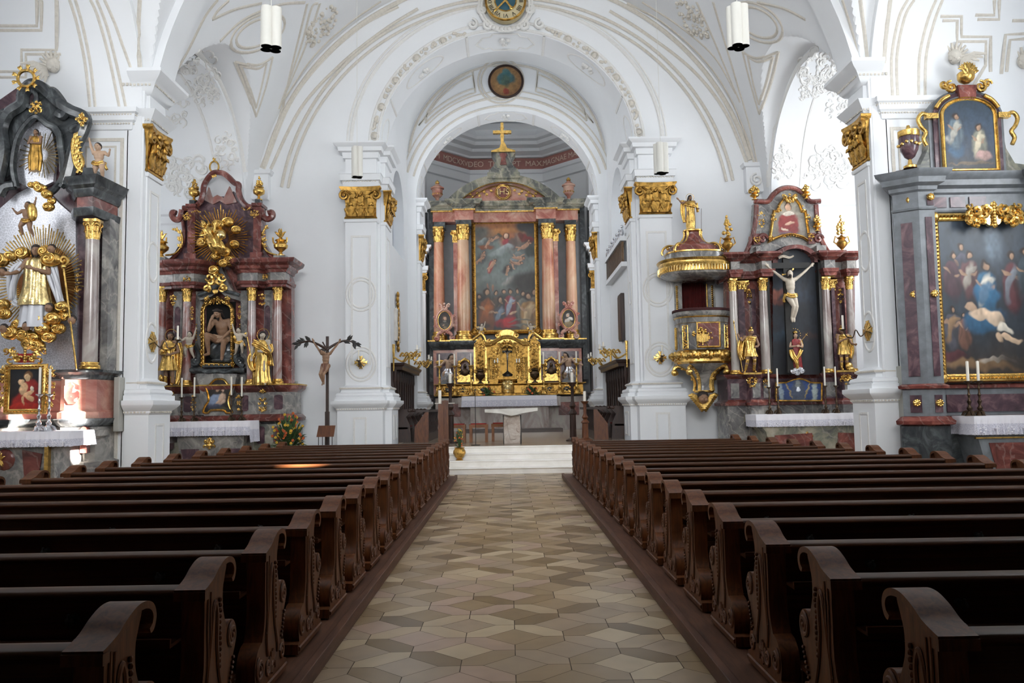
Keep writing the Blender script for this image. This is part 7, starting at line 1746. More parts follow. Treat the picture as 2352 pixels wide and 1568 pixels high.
 for i in range(nn):
  a=2*pi*i/nn;q=(1-.04*math.cos(4*a));rr=R(92)*q;d=Vector((math.cos(a),.86*math.sin(a),0));p=Vector((ccx,yc+.1,k2.z(622.5)))+d*rr;t_=Vector((-math.sin(a),.86*math.cos(a),0)).normalized();e=R(1.3)
  mb.add([p-t_*e+Vector((0,0,-.075)),p+t_*e+Vector((0,0,-.075)),p+t_*e+Vector((0,0,.075)),p-t_*e+Vector((0,0,.075)),p-t_*e*.6+d*.04+Vector((0,0,-.07)),p+t_*e*.6+d*.04+Vector((0,0,-.07)),p+t_*e*.6+d*.04+Vector((0,0,.07)),p-t_*e*.6+d*.04+Vector((0,0,.07))],[(4,5,6,7),(0,1,5,4),(1,2,6,5),(2,3,7,6),(3,0,4,7)])
 mb.build('canopy_dentils','gold_pale',cn)
 lat2([(R(88.5),k2.z(629)),(R(90.8),k2.z(628)),(R(90.8),k2.z(616)),(R(88),k2.z(615))],'bronze','canopy_frieze',cn)
 ccx0=ccx;ccx=k2.x(1607)
 lat2([(R(72),k2.z(600)),(R(72),k2.z(598)),(R(70),k2.z(586)),(R(70),k2.z(583))],'grey_marble','drum',cn);lat2([(R(70),k2.z(585)),(R(72),k2.z(584)),(R(72),k2.z(581)),(R(66),k2.z(580))],'gold','drum_gilding',cn)
 ccx=k2.x(1604);lat2([(R(64),k2.z(582)),(R(63),k2.z(572)),(R(56),k2.z(566)),(R(40),k2.z(562)),(R(27),k2.z(553)),(R(20),k2.z(542)),(R(17),k2.z(532)),(R(20),k2.z(529))],'red_marble','roof',cn,ang=70)
 lat2([(R(19),k2.z(532)),(R(23),k2.z(530)),(R(23),k2.z(527)),(0,k2.z(527))],'gold','roof_top',cn)
 mb=MB()
 for a in(-.25*pi,-.75*pi,-.02*pi,-.98*pi):
  d=Vector((math.cos(a),.86*math.sin(a),0));pts=[Vector((ccx,yc+.1,0))+d*R(q)+Vector((0,0,k2.z(z)))for q,z in((20,530),(20,542),(28,555),(42,563),(58,563),(70,570),(74,580),(72,584))]
  mb.tube(smoothpts(pts,4),.035,7);mb.ball(pts[4]+d*.02+Vector((0,0,-.08)),.05,8,6)
 mb.build('roof_ribs','gold',cn)
 # statue
 yb2=23.95;H=(k2.z(446)-k2.z(526))/.99;base=(k2.x(1600),yb2,k2.z(527))
 J=pose(shL=(-.12,0,.80),elL=(-.24,-.04,.76),wrL=(-.33,-.08,.84),haL=(-.38,-.1,.88),elR=(.18,0,.63),wrR=(.2,-.1,.58),haR=(.2,-.14,.57),face=(.3,-.95,.0),head=(.0,-.02,.915))
 rb=robe(H,[(.03,0,0,.11,.09),(.15,0,0,.12,.095),(.35,0,0,.12,.09),(.5,0,0,.11,.09),(.62,0,0,.115,.085),(.75,0,0,.14,.09),(.8,0,0,.12,.07),(.83,0,0,.05,.05)],9,.13,6)
 s1=MB();sash(s1,[(-.27,-.04,.78),(-.18,.0,.8),(-.1,-.08,.72),(.05,-.12,.68),(.16,-.08,.64),(.2,-.02,.5)],.05,H);sash(s1,[(-.2,.0,.78),(-.2,.02,.6),(-.19,.03,.4),(-.17,.03,.22)],.065,H);sash(s1,[(.16,0,.76),(.2,0,.62)],.05,H)
 stf=MB();stf.tube([(.26*H,-.12*H,.0),(.28*H,-.12*H,.58*H)],.006*H,5)
 statue('gilded_prophet','gilded bearded figure with raised arm standing on the pulpit canopy',base,H,J,[('robe','gold',rb),('mantle','gold',s1),('staff','bronze',stf)],'skin_dark','black',beard=True,halo='gold')
pulpit()
# ================================================================== NEAR ALTARS IN THE SIDE CHAPELS
def near_left():
 Y=16.7;k=K(Y,80);A=thing('chapel_altar','grey and rose marble altar with white-robed saint, in the near left chapel','altar',(k.x(72),Y,0))
 ps=[(k.x(-120),17.3),(k.x(-120),Y),(k.x(20),Y),(k.x(24),Y+.2),(k.x(140),Y+.2),(k.x(150),Y-.15),(k.x(165),Y-.25),(k.x(212),Y-.25),(k.x(228),Y-.1),(k.x(234),17.3)]
 for prof,mat,nm_ in(([(.1,0),(.1,k.z(1062)),(0,k.z(1058)),(0,k.z(980))],'grey_marble','plinth'),([(0,k.z(982)),(.05,k.z(978)),(.1,k.z(970)),(.12,k.z(963)),(0,k.z(961))],'dark_marble','base_moulding'),([(.06,k.z(963)),(.06,k.z(948)),(.01,k.z(944)),(0,k.z(872))],'pink_marble','pedestal'),([(0,k.z(874)),(.03,k.z(871)),(.05,k.z(864)),(.14,k.z(858)),(.16,k.z(852)),(0,k.z(851))],'dark_marble','pedestal_cornice')):MB().mold(ps,prof).build(nm_,mat,A)
 zc=k.z(851);mb=MB();x0,x1=k.x(165),k.x(198)
 mb.prism([(x0,k.z(915)),(x0+.08,k.z(930)),(x1-.08,k.z(930)),(x1,k.z(915)),(x1,k.z(888)),((x0+x1)/2,k.z(878)),(x0,k.z(888))],Y-.28,Y-.2,'y');mb.prism([(k.x(208),k.z(1040)),(k.x(222),k.z(1040))]+arc(k.x(215),k.z(990),.06,.08,0,180,8),Y-.36,Y-.2,'y');mb.build('inlay','red_marble',A)
 MB().prism(k.pts([(-95,1060),(-95,440),(-60,300),(-10,240),(40,205),(90,205),(130,250),(165,300),(200,420),(232,450),(232,1060)],17.1),17.05,17.28,'y').build('retable','violet_marble',A)
 m,N,L,b=nm('silver_brocade');co=coord(N,L);v=N.new('ShaderNodeTexVoronoi');v.feature='DISTANCE_TO_EDGE';v.inputs['Scale'].default_value=17;L.new(co.outputs[0],v.inputs['Vector'])
 r=ramp(N,[(.03,'dcdce2'),(.1,'b2b2b8'),(.3,'bdbdc3')]);L.new(v.outputs[0],r.inputs[0]);L.new(r.outputs[0],b.inputs['Base Color']);b.inputs['Metallic'].default_value=.6;b.inputs['Roughness'].default_value=.35;M['brocade']=m
 MB().prism(k.pts([(-30,860),(-30,560),(0,480),(40,445),(70,430),(110,440),(140,470),(175,500),(175,860)],17),16.98,17.06,'y').build('silver_backdrop','brocade',A)
 MB().prism(k.pts([(45,420),(42,360),(52,310),(75,285),(98,282),(125,305),(135,360),(128,420),(85,440)],17),16.9,17.0,'y').build('silver_niche','brocade',A)
 mb=MB();kk=K(16.75,80)
 for pts,r in(([(38,430),(30,380),(40,320),(62,285),(85,268),(108,285),(132,300),(140,345),(146,400),(128,432),(112,445)],.07),([(-5,420),(10,350),(5,300),(20,262),(50,240),(55,215),(72,195),(95,200),(112,215),(140,240),(165,255),(195,270),(190,300),(172,340),(160,390),(150,425)],.13),([(55,245),(50,222),(62,205),(80,212),(84,232),(72,245),(58,240)],.05),([(140,430),(152,418),(175,430),(190,460)],.07),([(0,450),(12,430),(35,425)],.1),([(105,215),(120,210),(135,225),(150,250),(145,265),(132,260)],.1),([(160,300),(178,290),(188,305),(180,320)],.07),([(25,262),(10,258),(2,270),(8,282)],.08)):tubepx(mb,kk,pts,16.75,r,5)
 mb.prism(kk.pts([(60,248),(72,240),(90,205),(115,225),(160,262),(185,275),(160,330),(150,400),(138,395),(134,320),(110,285),(85,268),(50,300),(35,340),(28,400),(0,420),(8,340),(20,270),(48,250)],16.85),16.82,17.0,'y');mb.build('scrolled_gable','dark_marble',A)
 colm(A,k.x(205,16.45),16.45,zc,k.z(553,16.45),k.z(507,16.45),.14,'column_grey',hb=.14,taper=.9)
 MB().box(k.x(219),k.x(236),16.85,17.25,zc,k.z(500)).build('pilaster','grey_marble',A)
 pc=[(k.x(148),17.25),(k.x(156),16.75),(k.x(182),16.4),(k.x(226),16.3),(k.x(234),17.25)]
 for prof,mat,nm_ in(([(0,k.z(506)),(.03,k.z(502)),(.05,k.z(488)),(0,k.z(487))],'dark_marble','architrave'),([(-.02,k.z(488)),(-.02,k.z(462))],'red_marble','frieze'),([(0,k.z(463)),(.04,k.z(458)),(.06,k.z(446)),(.14,k.z(440)),(.18,k.z(428)),(.22,k.z(422)),(0,k.z(421))],'dark_marble','cornice')):MB().mold(pc,prof).build(nm_,mat,A)
 mb=MB().piece();yb=16.5
 for pts in([(205,400),(178,385),(168,350),(170,318),(180,335)],[(178,398),(190,372),(180,350)]):tubepx(mb,k,pts,yb,.045)
 for i in range(6):c=P(172+3*(i%2),325+12*i,yb);leafspray(mb,c,pi*.35,.2,.035,yb,3)
 c=P(60,180,yb);mb.tube([(c[0]+.17*math.cos(a),yb,c[1]+.17*math.sin(a))for a in np.linspace(0,2*pi,21)],.035,6)
 for i in range(9):a=i*2*pi/9;leafspray(mb,(c[0]+.19*math.cos(a),c[1]+.19*math.sin(a)),a,.11,.03,yb,2)
 for px,q,w_,h_ in((85,248,26,30),(190,275,26,30),(180,650,10,40)):ornament(mb,k,px,q,w_,h_,yb,px,7)
 mb.build('gilded_ornament','gold',A,ang=60)
 # upper figure with rays and cloud
 c=P(88,350,16.7);t=thing('small_madonna','small dark gilt standing figure with silver rays in the gable of the near left altar','statue',(c[0],16.7,c[1]))
 sunburst(mb:=MB(),c[0],c[1],.2,.52,16.85,26,2,.016).build('rays','gold_pale',t)
 H=.88;J=pose(elL=(-.14,-.06,.64),wrL=(-.03,-.14,.66),haL=(0,-.15,.67),elR=(.14,-.06,.64),wrR=(.05,-.14,.62),haR=(0,-.15,.62))
 rb=robe(H,[(0,0,0,.13,.09),(.3,0,0,.16,.1),(.55,0,0,.12,.09),(.75,0,0,.13,.08),(.82,0,0,.07,.05)],8,.12,3)
 statue('niche_figure','dark gilt figure standing on the gold cloud in the gable',(c[0],16.6,c[1]-.42),H,J,[('robe','gold_dull',rb)],'skin_dark','hair')
 clouds(mb:=MB(),[P(a,b,16.5)for a,b in((85,425),(100,432),(112,448),(120,462),(112,475),(92,432),(76,426))],16.5,4,.1,.06).build('cloud','gold',t)
 putto('dark cherub holding a gold cloth below the gable of the near left altar',(k.x(50,16.4),16.4,k.z(543,16.4)),.72,'skin_dark',False,None)
 c=P(74,487,16.25);MB().ball((c[0],16.25,c[1]),(.1,.07,.19),12,8,Matrix.Rotation(-.15,3,'Y')).build('gold_mitre','gold',A)
 putto('pale cherub with gold drapery on the cornice of the near left altar',(k.x(216,16.4),16.4,k.z(418,16.4)),.8,'skin',True,None)
 MB().prism([(k.x(198),k.z(421)),(k.x(203),k.z(400)),(k.x(222),k.z(400)),(k.x(228),k.z(421))],16.3,16.7,'y').build('cherub_rock','dark_marble',A)
 # main sunburst and saint
 c=P(82,640,16.6);B=thing('sunburst','huge gilded sunburst with clouds behind the white-robed saint','sculpture',(c[0],16.6,c[1]))
 sunburst(mb:=MB(),c[0],c[1],.8,1.06,16.8,92,7,.022,.88,1.08,.1).build('rays','gold_pale',B)
 MB().lathe([(0,0),(.62,.02),(.66,.06)],(0,0,0),40).xf(Matrix.Translation((c[0]+.1,16.85,c[1]-.1))@Matrix.Rotation(R90,4,'X')@Matrix.Diagonal((.9,1.25,1,1))).build('disc',plain('copper_disc','7a4a22',.5,.5),B)
 clouds(mb:=MB(),[P(a,b,16.35)for a,b in((18,722),(45,745),(80,775),(60,770),(105,755),(130,732),(150,705),(145,725),(95,735),(30,765),(120,775),(90,795),(30,590),(8,600),(55,582),(125,598),(112,580),(10,700),(138,755),(72,790))],16.35,8,.17,.12).build('clouds','gold',B)
 mb=MB();h2=MB()
 for a,b in((112,707),(60,750),(118,572),(5,625),(8,755),(165,735)):q=P(a,b,16.15);mb.ball((q[0],16.15,q[1]),(.075,.075,.085),10,7);mb.ball((q[0],16.07,q[1]-.01),.018,6,4);h2.ball((q[0],16.17,q[1]+.03),(.08,.075,.08),10,7)
 mb.build('cherub_heads','skin_dark',B);h2.build('cherub_hair','hair',B)
 H=1.66;base=(k.x(78,16.3),16.3,k.z(752,16.3))
 J=pose(face=(.25,-.95,.1),head=(.0,-.03,.915),elL=(-.19,-.06,.66),wrL=(-.22,-.16,.62),haL=(-.25,-.18,.62),elR=(.17,-.06,.64),wrR=(.04,-.16,.68),haR=(.0,-.18,.69))
 rb=robe(H,[(0,-.01,0,.19,.12),(.12,-.01,0,.17,.11),(.3,0,0,.16,.1),(.5,0,0,.13,.09),(.7,0,0,.13,.085),(.8,0,0,.12,.07),(.83,0,0,.05,.05)],9,.14,3)
 tu=robe(H,[(.26,.0,-.02,.19,.12),(.32,0,-.02,.18,.12),(.45,0,-.01,.15,.11),(.6,0,-.01,.14,.1),(.72,0,0,.15,.1),(.80,0,0,.13,.08),(.835,0,0,.06,.05)],10,.07,9)
 sl_=MB();sash(sl_,[(-.15,-.02,.76),(-.22,-.06,.66),(-.26,-.06,.5),(-.27,-.04,.32)],.065,H);sash(sl_,[(.15,-.02,.76),(.21,-.04,.62),(.25,-.02,.45),(.28,0,.28)],.06,H);sash(sl_,[(-.25,-.05,.32),(-.2,-.05,.28),(-.12,-.03,.3)],.03,H)
 statue('white_robed_saint','saint in white robe and gold vestment standing before the sunburst',base,H,J,[('robe','silver_robe',rb),('vestment','gold_pale',tu),('sleeves','silver_robe',sl_)],'skin_dark','hair',beard=True)
 mb=MB();a,b=P(146,612,16.1),P(176,850,16.1);mb.tube([(a[0],16.1,a[1]),(b[0],16.1,b[1])],.018,6);cscroll(mb,(a[0],a[1]+.12),.1,-1.5,1.2,.03,16.1);mb.ball((a[0],16.1,a[1]),.05,8,6);tag(mb.build('crosier','gold'),'tall gilded crosier leaning beside the sunburst of the near left altar','staff')
 # madonna picture
 y=15.75;q=K(y,60);fr=[(q.x(18),q.z(945)),(q.x(104),q.z(945)),(q.x(104),q.z(842)),(q.x(18),q.z(842))];t=thing('madonna_picture','mother and child picture in ornate gold frame on the near left altar','painting',(q.x(60),y,q.z(955)))
 mb=MB();frame_path(mb,fr,y,.1,.08,.06);ornament(mb,q,60,815,100,34,y,4,12,.02)
 for px in(8,118):ornament(mb,q,px,890,20,90,y,px,8,.018)
 mb.build('picture_frame','gold',t,ang=60);MB().box(q.x(40),q.x(74),y-.03,y+.05,q.z(832),q.z(812)).build('red_panel','flame_red',t)
 canvas('painting',fr[0][0],fr[1][0],fr[0][1],fr[2][1],y-.01,[(0,'3a1612'),(.3,'241a18'),(1,'161c22')],[(.55,.22,.4,.28,10,'8e1c16',.2,.95),(.5,.1,.45,.12,0,'a52418',.2,.9),(.62,.55,.2,.2,20,'96241c',.2,.9),(.56,.80,.11,.12,0,'6a4a2c',.2,.95),(.53,.76,.075,.1,10,'d9b78c',.15,.95),(.36,.66,.075,.08,0,'d9b38a',.15,.95),(.42,.5,.11,.16,-20,'d6b086',.15,.95),(.56,.4,.16,.06,25,'d2aa80',.15,.95),(.6,.3,.12,.06,-20,'d0a67a',.2,.95),(.43,.24,.035,.12,15,'cfa67c',.2,.9),(.66,.52,.05,.08,0,'e2d8c4',.2,.9)],t,None,70,4)
 # table
 ym=15.35;q=K(ym,90);zt=q.z(992);x0,x1=q.x(-110),q.x(158)
 MB().prism([(x0,0),(x0,zt),(x1,zt),(x1,zt-.12),(x1-.3,zt-.3),(x1-.25,.2),(x1-.1,0)],ym+.1,16.9,'y').build('altar_table','grey_marble',A)
 mb=MB();mb.prism([(q.x(48),.3),(q.x(92),.35),(q.x(88),.5),(q.x(96),zt-.4),(q.x(50),zt-.32),(q.x(56),.6)],ym+.07,ym+.12,'y');mb.ball((q.x(8),ym+.1,q.z(1055)),(.2,.05,.2),12,6);mb.box(x1-.32,x1-.05,ym+.0,ym+.5,.0,.05);mb.build('table_inlay','red_marble',A)
 mb=MB();mb.box(q.x(106),q.x(115),ym,ym+.1,.1,zt-.25);vase(mb,(q.x(110),ym+.02,.1),.3,.2);leafspray(mb,(q.x(4),q.z(1055)),pi/2,.16,.02,ym+.03,5);leafspray(mb,(q.x(4),q.z(1055)),-pi/2,.16,.02,ym+.03,5);mb.build('table_gilding','gold',A)
 altar_cloth('altar_cloth','sunlit white lace cloth on the near left altar',x0,q.x(160),ym,16.3,zt,zt-q.z(1028),None,.02,.5,8,pat='mix')
 for i,(px,q1)in enumerate(((90,848),(113,852))):candle_stick('candlestick','tall pale silver candlestick %s the gold picture frame on the near left altar'%('overlapping' if i==0 else 'just right of'),(PX(px,15.6),15.6,zt+.01),.95*(k.z(905)-zt),k.z(q1)-k.z(905),'silver',.09,True,.022,'candlesticks of the near left altar')
near_left()
def near_right():
 Y=16.6;k=K(Y,2250);cx=k.x(2281);A=thing('chapel_altar','tall grey marble altar framing a huge gold-framed painting, near right chapel','altar',(cx,Y,0))
 def sym(pts):return pts+[(2*cx-x,y)for x,y in pts[::-1]]
 ps=sym([(k.x(2086,17.33),17.33),(k.x(2080),16.75),(k.x(2124),16.45),(k.x(2160),16.45),(k.x(2160),16.75)])
 for prof,mat,nm_ in(([(.05,0),(.05,k.z(976))],'dark_marble','plinth'),([(.04,k.z(976)),(.12,k.z(972)),(.13,k.z(964)),(.04,k.z(954)),(0,k.z(953))],'red_marble','base_moulding'),([(0,k.z(955)),(0,k.z(892))],'granite','pedestal'),([(0,k.z(893)),(.06,k.z(890)),(.07,k.z(884)),(.02,k.z(880)),(0,k.z(879))],'red_marble','upper_moulding'),([(0,k.z(881)),(0,k.z(482))],'granite','pilasters'),([(0,k.z(484)),(.03,k.z(482)),(.04,k.z(478)),(0,k.z(477)),(0,k.z(441))],'granite','frieze'),([(0,k.z(442)),(.05,k.z(438)),(.06,k.z(430)),(.16,k.z(424)),(.18,k.z(412)),(.26,k.z(404)),(.28,k.z(396)),(0,k.z(395))],'granite','cornice'),([(.0,k.z(396)),(-.08,k.z(385)),(-.1,k.z(384))],'violet_marble','cornice_top')):MB().mold(ps,prof).build(nm_,mat,A)
 MB().box(ps[0][0],2*cx-ps[0][0],17.0,17.28,0,k.z(395)).build('retable','dark_marble',A)
 mb=MB()
 for s in(-1,1):
  def X(px):return cx+s*(cx-k.x(px))
  for a,b,q0,q1 in((2137,2152,862,500),(2136,2153,945,905),(2143,2158,474,450)):x0,x1=sorted((X(a),X(b)));mb.box(x0,x1,16.43,16.5,k.z(q0),k.z(q1))
 for a,b in((2176,2206),(2215,2250),(2260,2300)):mb.box(k.x(a),k.x(b),16.72,16.8,k.z(472),k.z(448))
 d0,d1=Vector((k.x(2080),16.75)),Vector((k.x(2124),16.45));e=(d1-d0);nn=Vector((e.y,-e.x)).normalized()*.02
 for q0,q1 in((862,510),(945,905)):
  p0,p1=d0+e*.28+nn,d0+e*.72+nn;mb.prism([(p0.x,p0.y),(p1.x,p1.y),(p1.x-nn.x*2,p1.y-nn.y*2),(p0.x-nn.x*2,p0.y-nn.y*2)],k.z(q0),k.z(q1),'z')
 mb.box(k.x(2180),2*cx-k.x(2180),16.72,16.8,k.z(945),k.z(905));mb.build('violet_inlay','violet_marble',A)
 mb=MB()
 for px,q,y in((2146,674,16.42),(2098,676,16.58),(2158,925,16.42),(2105,925,16.55),(2137,452,16.42),(2088,460,16.6)):
  mb.piece();c=P(px,q,y);mb.ball((c[0],y,c[1]),(.075,.05,.075),12,6)
  for i in range(8):a=i*pi/4;mb.ball((c[0]+.055*math.cos(a),y-.03,c[1]+.055*math.sin(a)),.022,6,4)
 mb.build('gilt_boss','gold',A)
 # main painting
 y=16.7;fr=[(k.x(2164,y),k.z(868,y)),(2*cx-k.x(2164,y),k.z(868,y)),(2*cx-k.x(2164,y),k.z(498,y)),(k.x(2164,y),k.z(498,y))]
 mb=MB();frame_path(mb,fr,y,.17,.12,.075)
 for c in fr:mb.ball((c[0],y-.08,c[1]),(.1,.07,.1),10,6)
 mb.build('picture_frame','gold',A)
 st=[(.62,.82,.08,.2,5,'6a7a88',.6,.7),(.35,.93,.4,.05,0,'3a4450',.6,.7)]+fig(.28,.72,.3,'4a4a58')+fig(.18,.66,.34,'4a3038')+fig(.36,.66,.34,'5b3a3c',second='a0988c')+fig(.8,.62,.4,'5a3034',second='7a8088')+fig(.95,.66,.36,'38454c')+fig(.52,.58,.36,'33607c',second='d8d2c4')+fig(.14,.34,.3,'4a4a52',second='8a6e50')+fig(.26,.32,.24,'6a4a3c')
 st+=[(.52,.52,.13,.1,0,'2d5f80',.25,.9),(.47,.36,.22,.12,15,'2c5876',.25,.9),(.36,.44,.07,.04,-30,'b89a80',.2,.9),(.45,.41,.11,.05,15,'cfb59a',.2,.95),(.58,.38,.12,.07,-40,'d2b99e',.2,.95),(.68,.3,.09,.05,-25,'e0d8c8',.2,.95),(.74,.23,.12,.03,-15,'c9ae92',.2,.95),(.62,.24,.03,.08,20,'c2a68a',.2,.9),(.42,.08,.4,.05,-4,'7a6044',.4,.9),(.6,.1,.2,.025,0,'a0968a',.3,.8),(.15,.14,.12,.06,0,'4a2428',.3,.9),(.8,.1,.2,.06,0,'3a3430',.4,.9)]
 canvas('painting',fr[0][0],fr[1][0],fr[0][1],fr[2][1],y-.01,[(0,'38302a'),(.3,'2c3238'),(.6,'333c46'),(1,'3c4650')],st,A,None,150,11,grain=.1)
 mb=MB();c=P(2281,494,16.5);mb.prism([(c[0]+.3*math.cos(a)*(1+.12*math.cos(4*a)),c[1]+.2*math.sin(a)*(1+.12*math.cos(4*a)))for a in np.linspace(0,2*pi,33)[:-1]],16.5,16.6,'y');o=mb.build('cartouche','gold_pale',A)
 mb=MB();cartouche(mb,c[0],c[1],1.15,.5,16.52,5,16,.03,.08)
 for s in(-1,1):cscroll(mb,(c[0]+s*.42,c[1]+.05),.14,0,s*1.2,.04,16.5);cscroll(mb,(c[0]+s*.38,c[1]-.12),.12,2,-s*1.2,.035,16.5)
 mb.build('cartouche_scrolls','gold',o,ang=60)
 # upper aedicule
 Y2=17.0;q=K(Y2,2250);U=lambda a,b:(cx+(q.x(a)-q.x(2254)),q.z(b))
 zs=U(0,268)[1];z0=U(0,394)[1];hw=q.x(2336)-q.x(2254);cz=zs
 def outl(h,top,n=16):return[(cx-h,z0),(cx-h,zs)]+arc(cx,zs,h,U(0,top)[1]-zs,180,0,n)[1:-1]+[(cx+h,zs),(cx+h,z0)]
 MB().prism(outl(hw*1.08,205),Y2,17.28,'y').build('upper_frame','granite',A)
 mb=MB();mb.prism(outl(hw*.97,213),Y2-.05,Y2,'y');mb.build('upper_inlay','violet_marble',A);MB().prism(outl(hw*.84,222),Y2-.08,Y2-.04,'y').build('upper_border','granite',A)
 f2=outl(hw*.76,230);mb=MB();frame_path(mb,f2,Y2-.09,.08,.07);mb.build('upper_picture_frame','gold',A)
 canvas('upper_painting',cx-hw*.76,cx+hw*.76,z0,U(0,228)[1],Y2-.1,[(0,'3a3a3a'),(.5,'34465a'),(1,'2c3a46')],[(.2,.45,.16,.08,15,'b8b6ae',.3,.9),(.25,.3,.14,.16,0,'40607c',.3,.9)]+fig(.25,.58,.5,'5a6a74',second='a8a498')+fig(.68,.42,.5,'7a7a6c',second='c8bca0')+[(.75,.2,.14,.1,10,'b08c84',.3,.9),(.5,.1,.4,.03,0,'6a5a44',.3,.8)],A,f2,80,5,grain=.1)
 mb=MB()
 for s in(-1,1):mb.prism([(cx+s*hw*1.06,U(0,300)[1]),(cx+s*hw*1.12,U(0,340)[1]),(cx+s*hw*1.35,U(0,375)[1]),(cx+s*hw*1.75,U(0,380)[1]),(cx+s*hw*1.75,z0),(cx+s*hw*1.06,z0)],Y2+.02,17.28,'y')
 mb.build('shoulder','green_marble',A)
 mb=MB()
 for s in(-1,1):
  for pts in([(1.12,268),(1.3,262),(1.42,275),(1.35,292),(1.22,305),(1.3,320),(1.22,335)],[(.5,222),(.72,232),(.9,250)]):
   mb.tube(smoothpts([(cx+s*hw*a,Y2-.08,U(0,b)[1])for a,b in pts],4),.045,7)
  cscroll(mb,(cx+s*hw*.42,U(0,205)[1]+.03),.13,pi/2,-s*1.3,.035,Y2-.08);cscroll(mb,(cx+s*hw*.62,U(0,196)[1]),.1,0,s*1.1,.03,Y2-.08)
  mb.box(*sorted((cx+s*hw*.86,cx+s*hw*1.2)),Y2-.12,Y2,U(0,274)[1],U(0,262)[1])
 mb.lathe([(.05,0),(.14,.06),(.17,.12),(.17,.22),(.15,.24)],(cx,Y2-.1,U(0,196)[1]),18)
 for i in range(7):leafspray(mb,(cx,U(0,182)[1]),pi/2+(i-3)*.25,.3,.05,Y2-.1-.02*i,2)
 mb.build('upper_gilding','gold',A,ang=60)
 MB().prism([(cx-.16,U(0,232)[1]),(cx+.16,U(0,232)[1]),(cx+.2,U(0,200)[1]),(cx-.2,U(0,200)[1])],Y2-.14,Y2,'y').build('keystone','red_marble',A)
 y=16.6;x=k.x(2118,y);z0=k.z(384,y);h=k.z(286,y)-z0;t=thing('urn','brown and gold urn on the left end of the near right altar cornice','urn',(x,y,z0))
 MB().lathe([(.03,.2*h),(.1,.26*h),(.17,.42*h),(.2,.6*h),(.19,.74*h)],(x,y,z0),24).build('bowl','violet_marble',t)
 mb=MB();mb.lathe([(.13,0),(.13,.05*h),(.05,.09*h),(.03,.2*h)],(x,y,z0),16);mb.lathe([(.2,.72*h),(.21,.74*h),(.21,.86*h),(.14,.88*h),(.05,.9*h),(.03,h),(0,h)],(x,y,z0),20)
 for i in range(14):a=i*2*pi/14;mb.ball((x+.2*math.cos(a),y+.2*math.sin(a),z0+.55*h+.03*math.cos(3*a)),.035,7,5)
 mb.build('gilding','gold',t)
 ym=15.9;q=K(ym,2290);zt=q.z(956);x0,x1=q.x(2236),2*cx-q.x(2236)
 MB().prism([(x0+.25,0),(x0+.25,.15),(x0+.05,zt-.4),(x0-.02,zt-.35),(x0-.02,zt),(x1,zt),(x1,zt-.35),(x1-.3,0)],ym+.05,16.8,'y').box(x0-.4,x1+.4,ym-.4,16.8,0,.16).build('altar_table','granite',A)
 mb=MB();mb.prism([(x0+.38,.3),(x0+1.1,.3),(x0+1.1,zt-.5),(x0+.25,zt-.5)],ym+.03,ym+.07,'y');mb.build('table_inlay','red_marble',A);MB().box(x0,x1,ym+.03,ym+.08,zt-.42,zt-.39).build('table_gilding','gold',A)
 altar_cloth('altar_cloth','white lace cloth on the near right altar',x0-.03,x1,ym,16.7,zt,zt-q.z(1000),None,.022,.6,9,pat='mix')
 for i,px in enumerate((2227,2251)):candle_stick('candlestick','stout dark bronze candlestick on the near right altar, %s of the pair'%('left' if i==0 else 'right'),(PX(px,16.3),16.3,zt+.01),k.z(876)-zt,k.z(832)-k.z(876),'bronze',.1,True,.028,'candlesticks of the near right altar')
near_right()
# ================================================================== CHANCEL FURNITURE
FZ=.64
y=24.3;k=K(y,1173);t=thing('altar_table','modern free-standing altar of a white slab on a rough stone block','altar',(k.x(1175),y,FZ));cx=k.x(1174)
MB().prism([(k.x(1113),k.z(939)),(k.x(1113),k.z(946)),(k.x(1150),k.z(949)),(k.x(1173),k.z(955)),(k.x(1200),k.z(949)),(k.x(1233),k.z(944)),(k.x(1233),k.z(937))],y-.35,y+.45,'y').build('slab','travertine',t,bevel=.01)
MB().prism([(k.x(1156),FZ),(k.x(1192),FZ),(k.x(1194),1.1),(k.x(1193),k.z(954)),(k.x(1156),k.z(954)),(k.x(1155),1.1)],y-.1,y+.2,'y').build('block','raw_stone',t,bevel=.015)
MB().prism([(k.x(1162),k.z(965)),(k.x(1188),k.z(965)),(k.x(1183),k.z(1008)),(k.x(1170),k.z(1010))],y-.13,y-.09,'y').build('relief','raw_stone',t,bevel=.01)
MB().box(k.x(1154),k.x(1156),y-.05,y+.2,FZ,k.z(953)).box(k.x(1193),k.x(1196),y-.05,y+.2,FZ,k.z(953)).build('frame','black',t)
def stool(px,w_,y,who):
 x=PX(px,y);h=FZ+.55;t=thing('stool','plain brown wooden chancel seat with a red cushion, %s'%who,'stool',(x,y,FZ),0,'chancel seats')
 for a in(-1,1):
  for b in(-1,1):MB().box(x+a*w_-.04,x+a*w_+.04,y+b*.2-.03,y+b*.2+.03,FZ,h).build('leg','orange_wood',t)
 MB().box(x-w_-.05,x+w_+.05,y-.24,y+.24,h-.1,h).build('seat','orange_wood',t);MB().box(x-w_,x+w_,y-.2,y+.2,h,h+.03).build('cushion','flame_red',t)
stool(1099,.24,25.8,'behind the flower vase');stool(1149,.24,26.4,'left of the stone altar');stool(1048,.24,25.8,'beside the left candle stand')
k=K(35,1200);mb=MB();
for i,(a,b,q)in enumerate(((1050,1310,1002),(1055,1310,993),(1060,1292,985))):mb.box(k.x(a),k.x(b),34.6+.35*i,36.8,.6,k.z(q))
tag(mb.build('altar_steps','wood_stall',bevel=.01),'dark wooden steps at the foot of the high altar','steps')
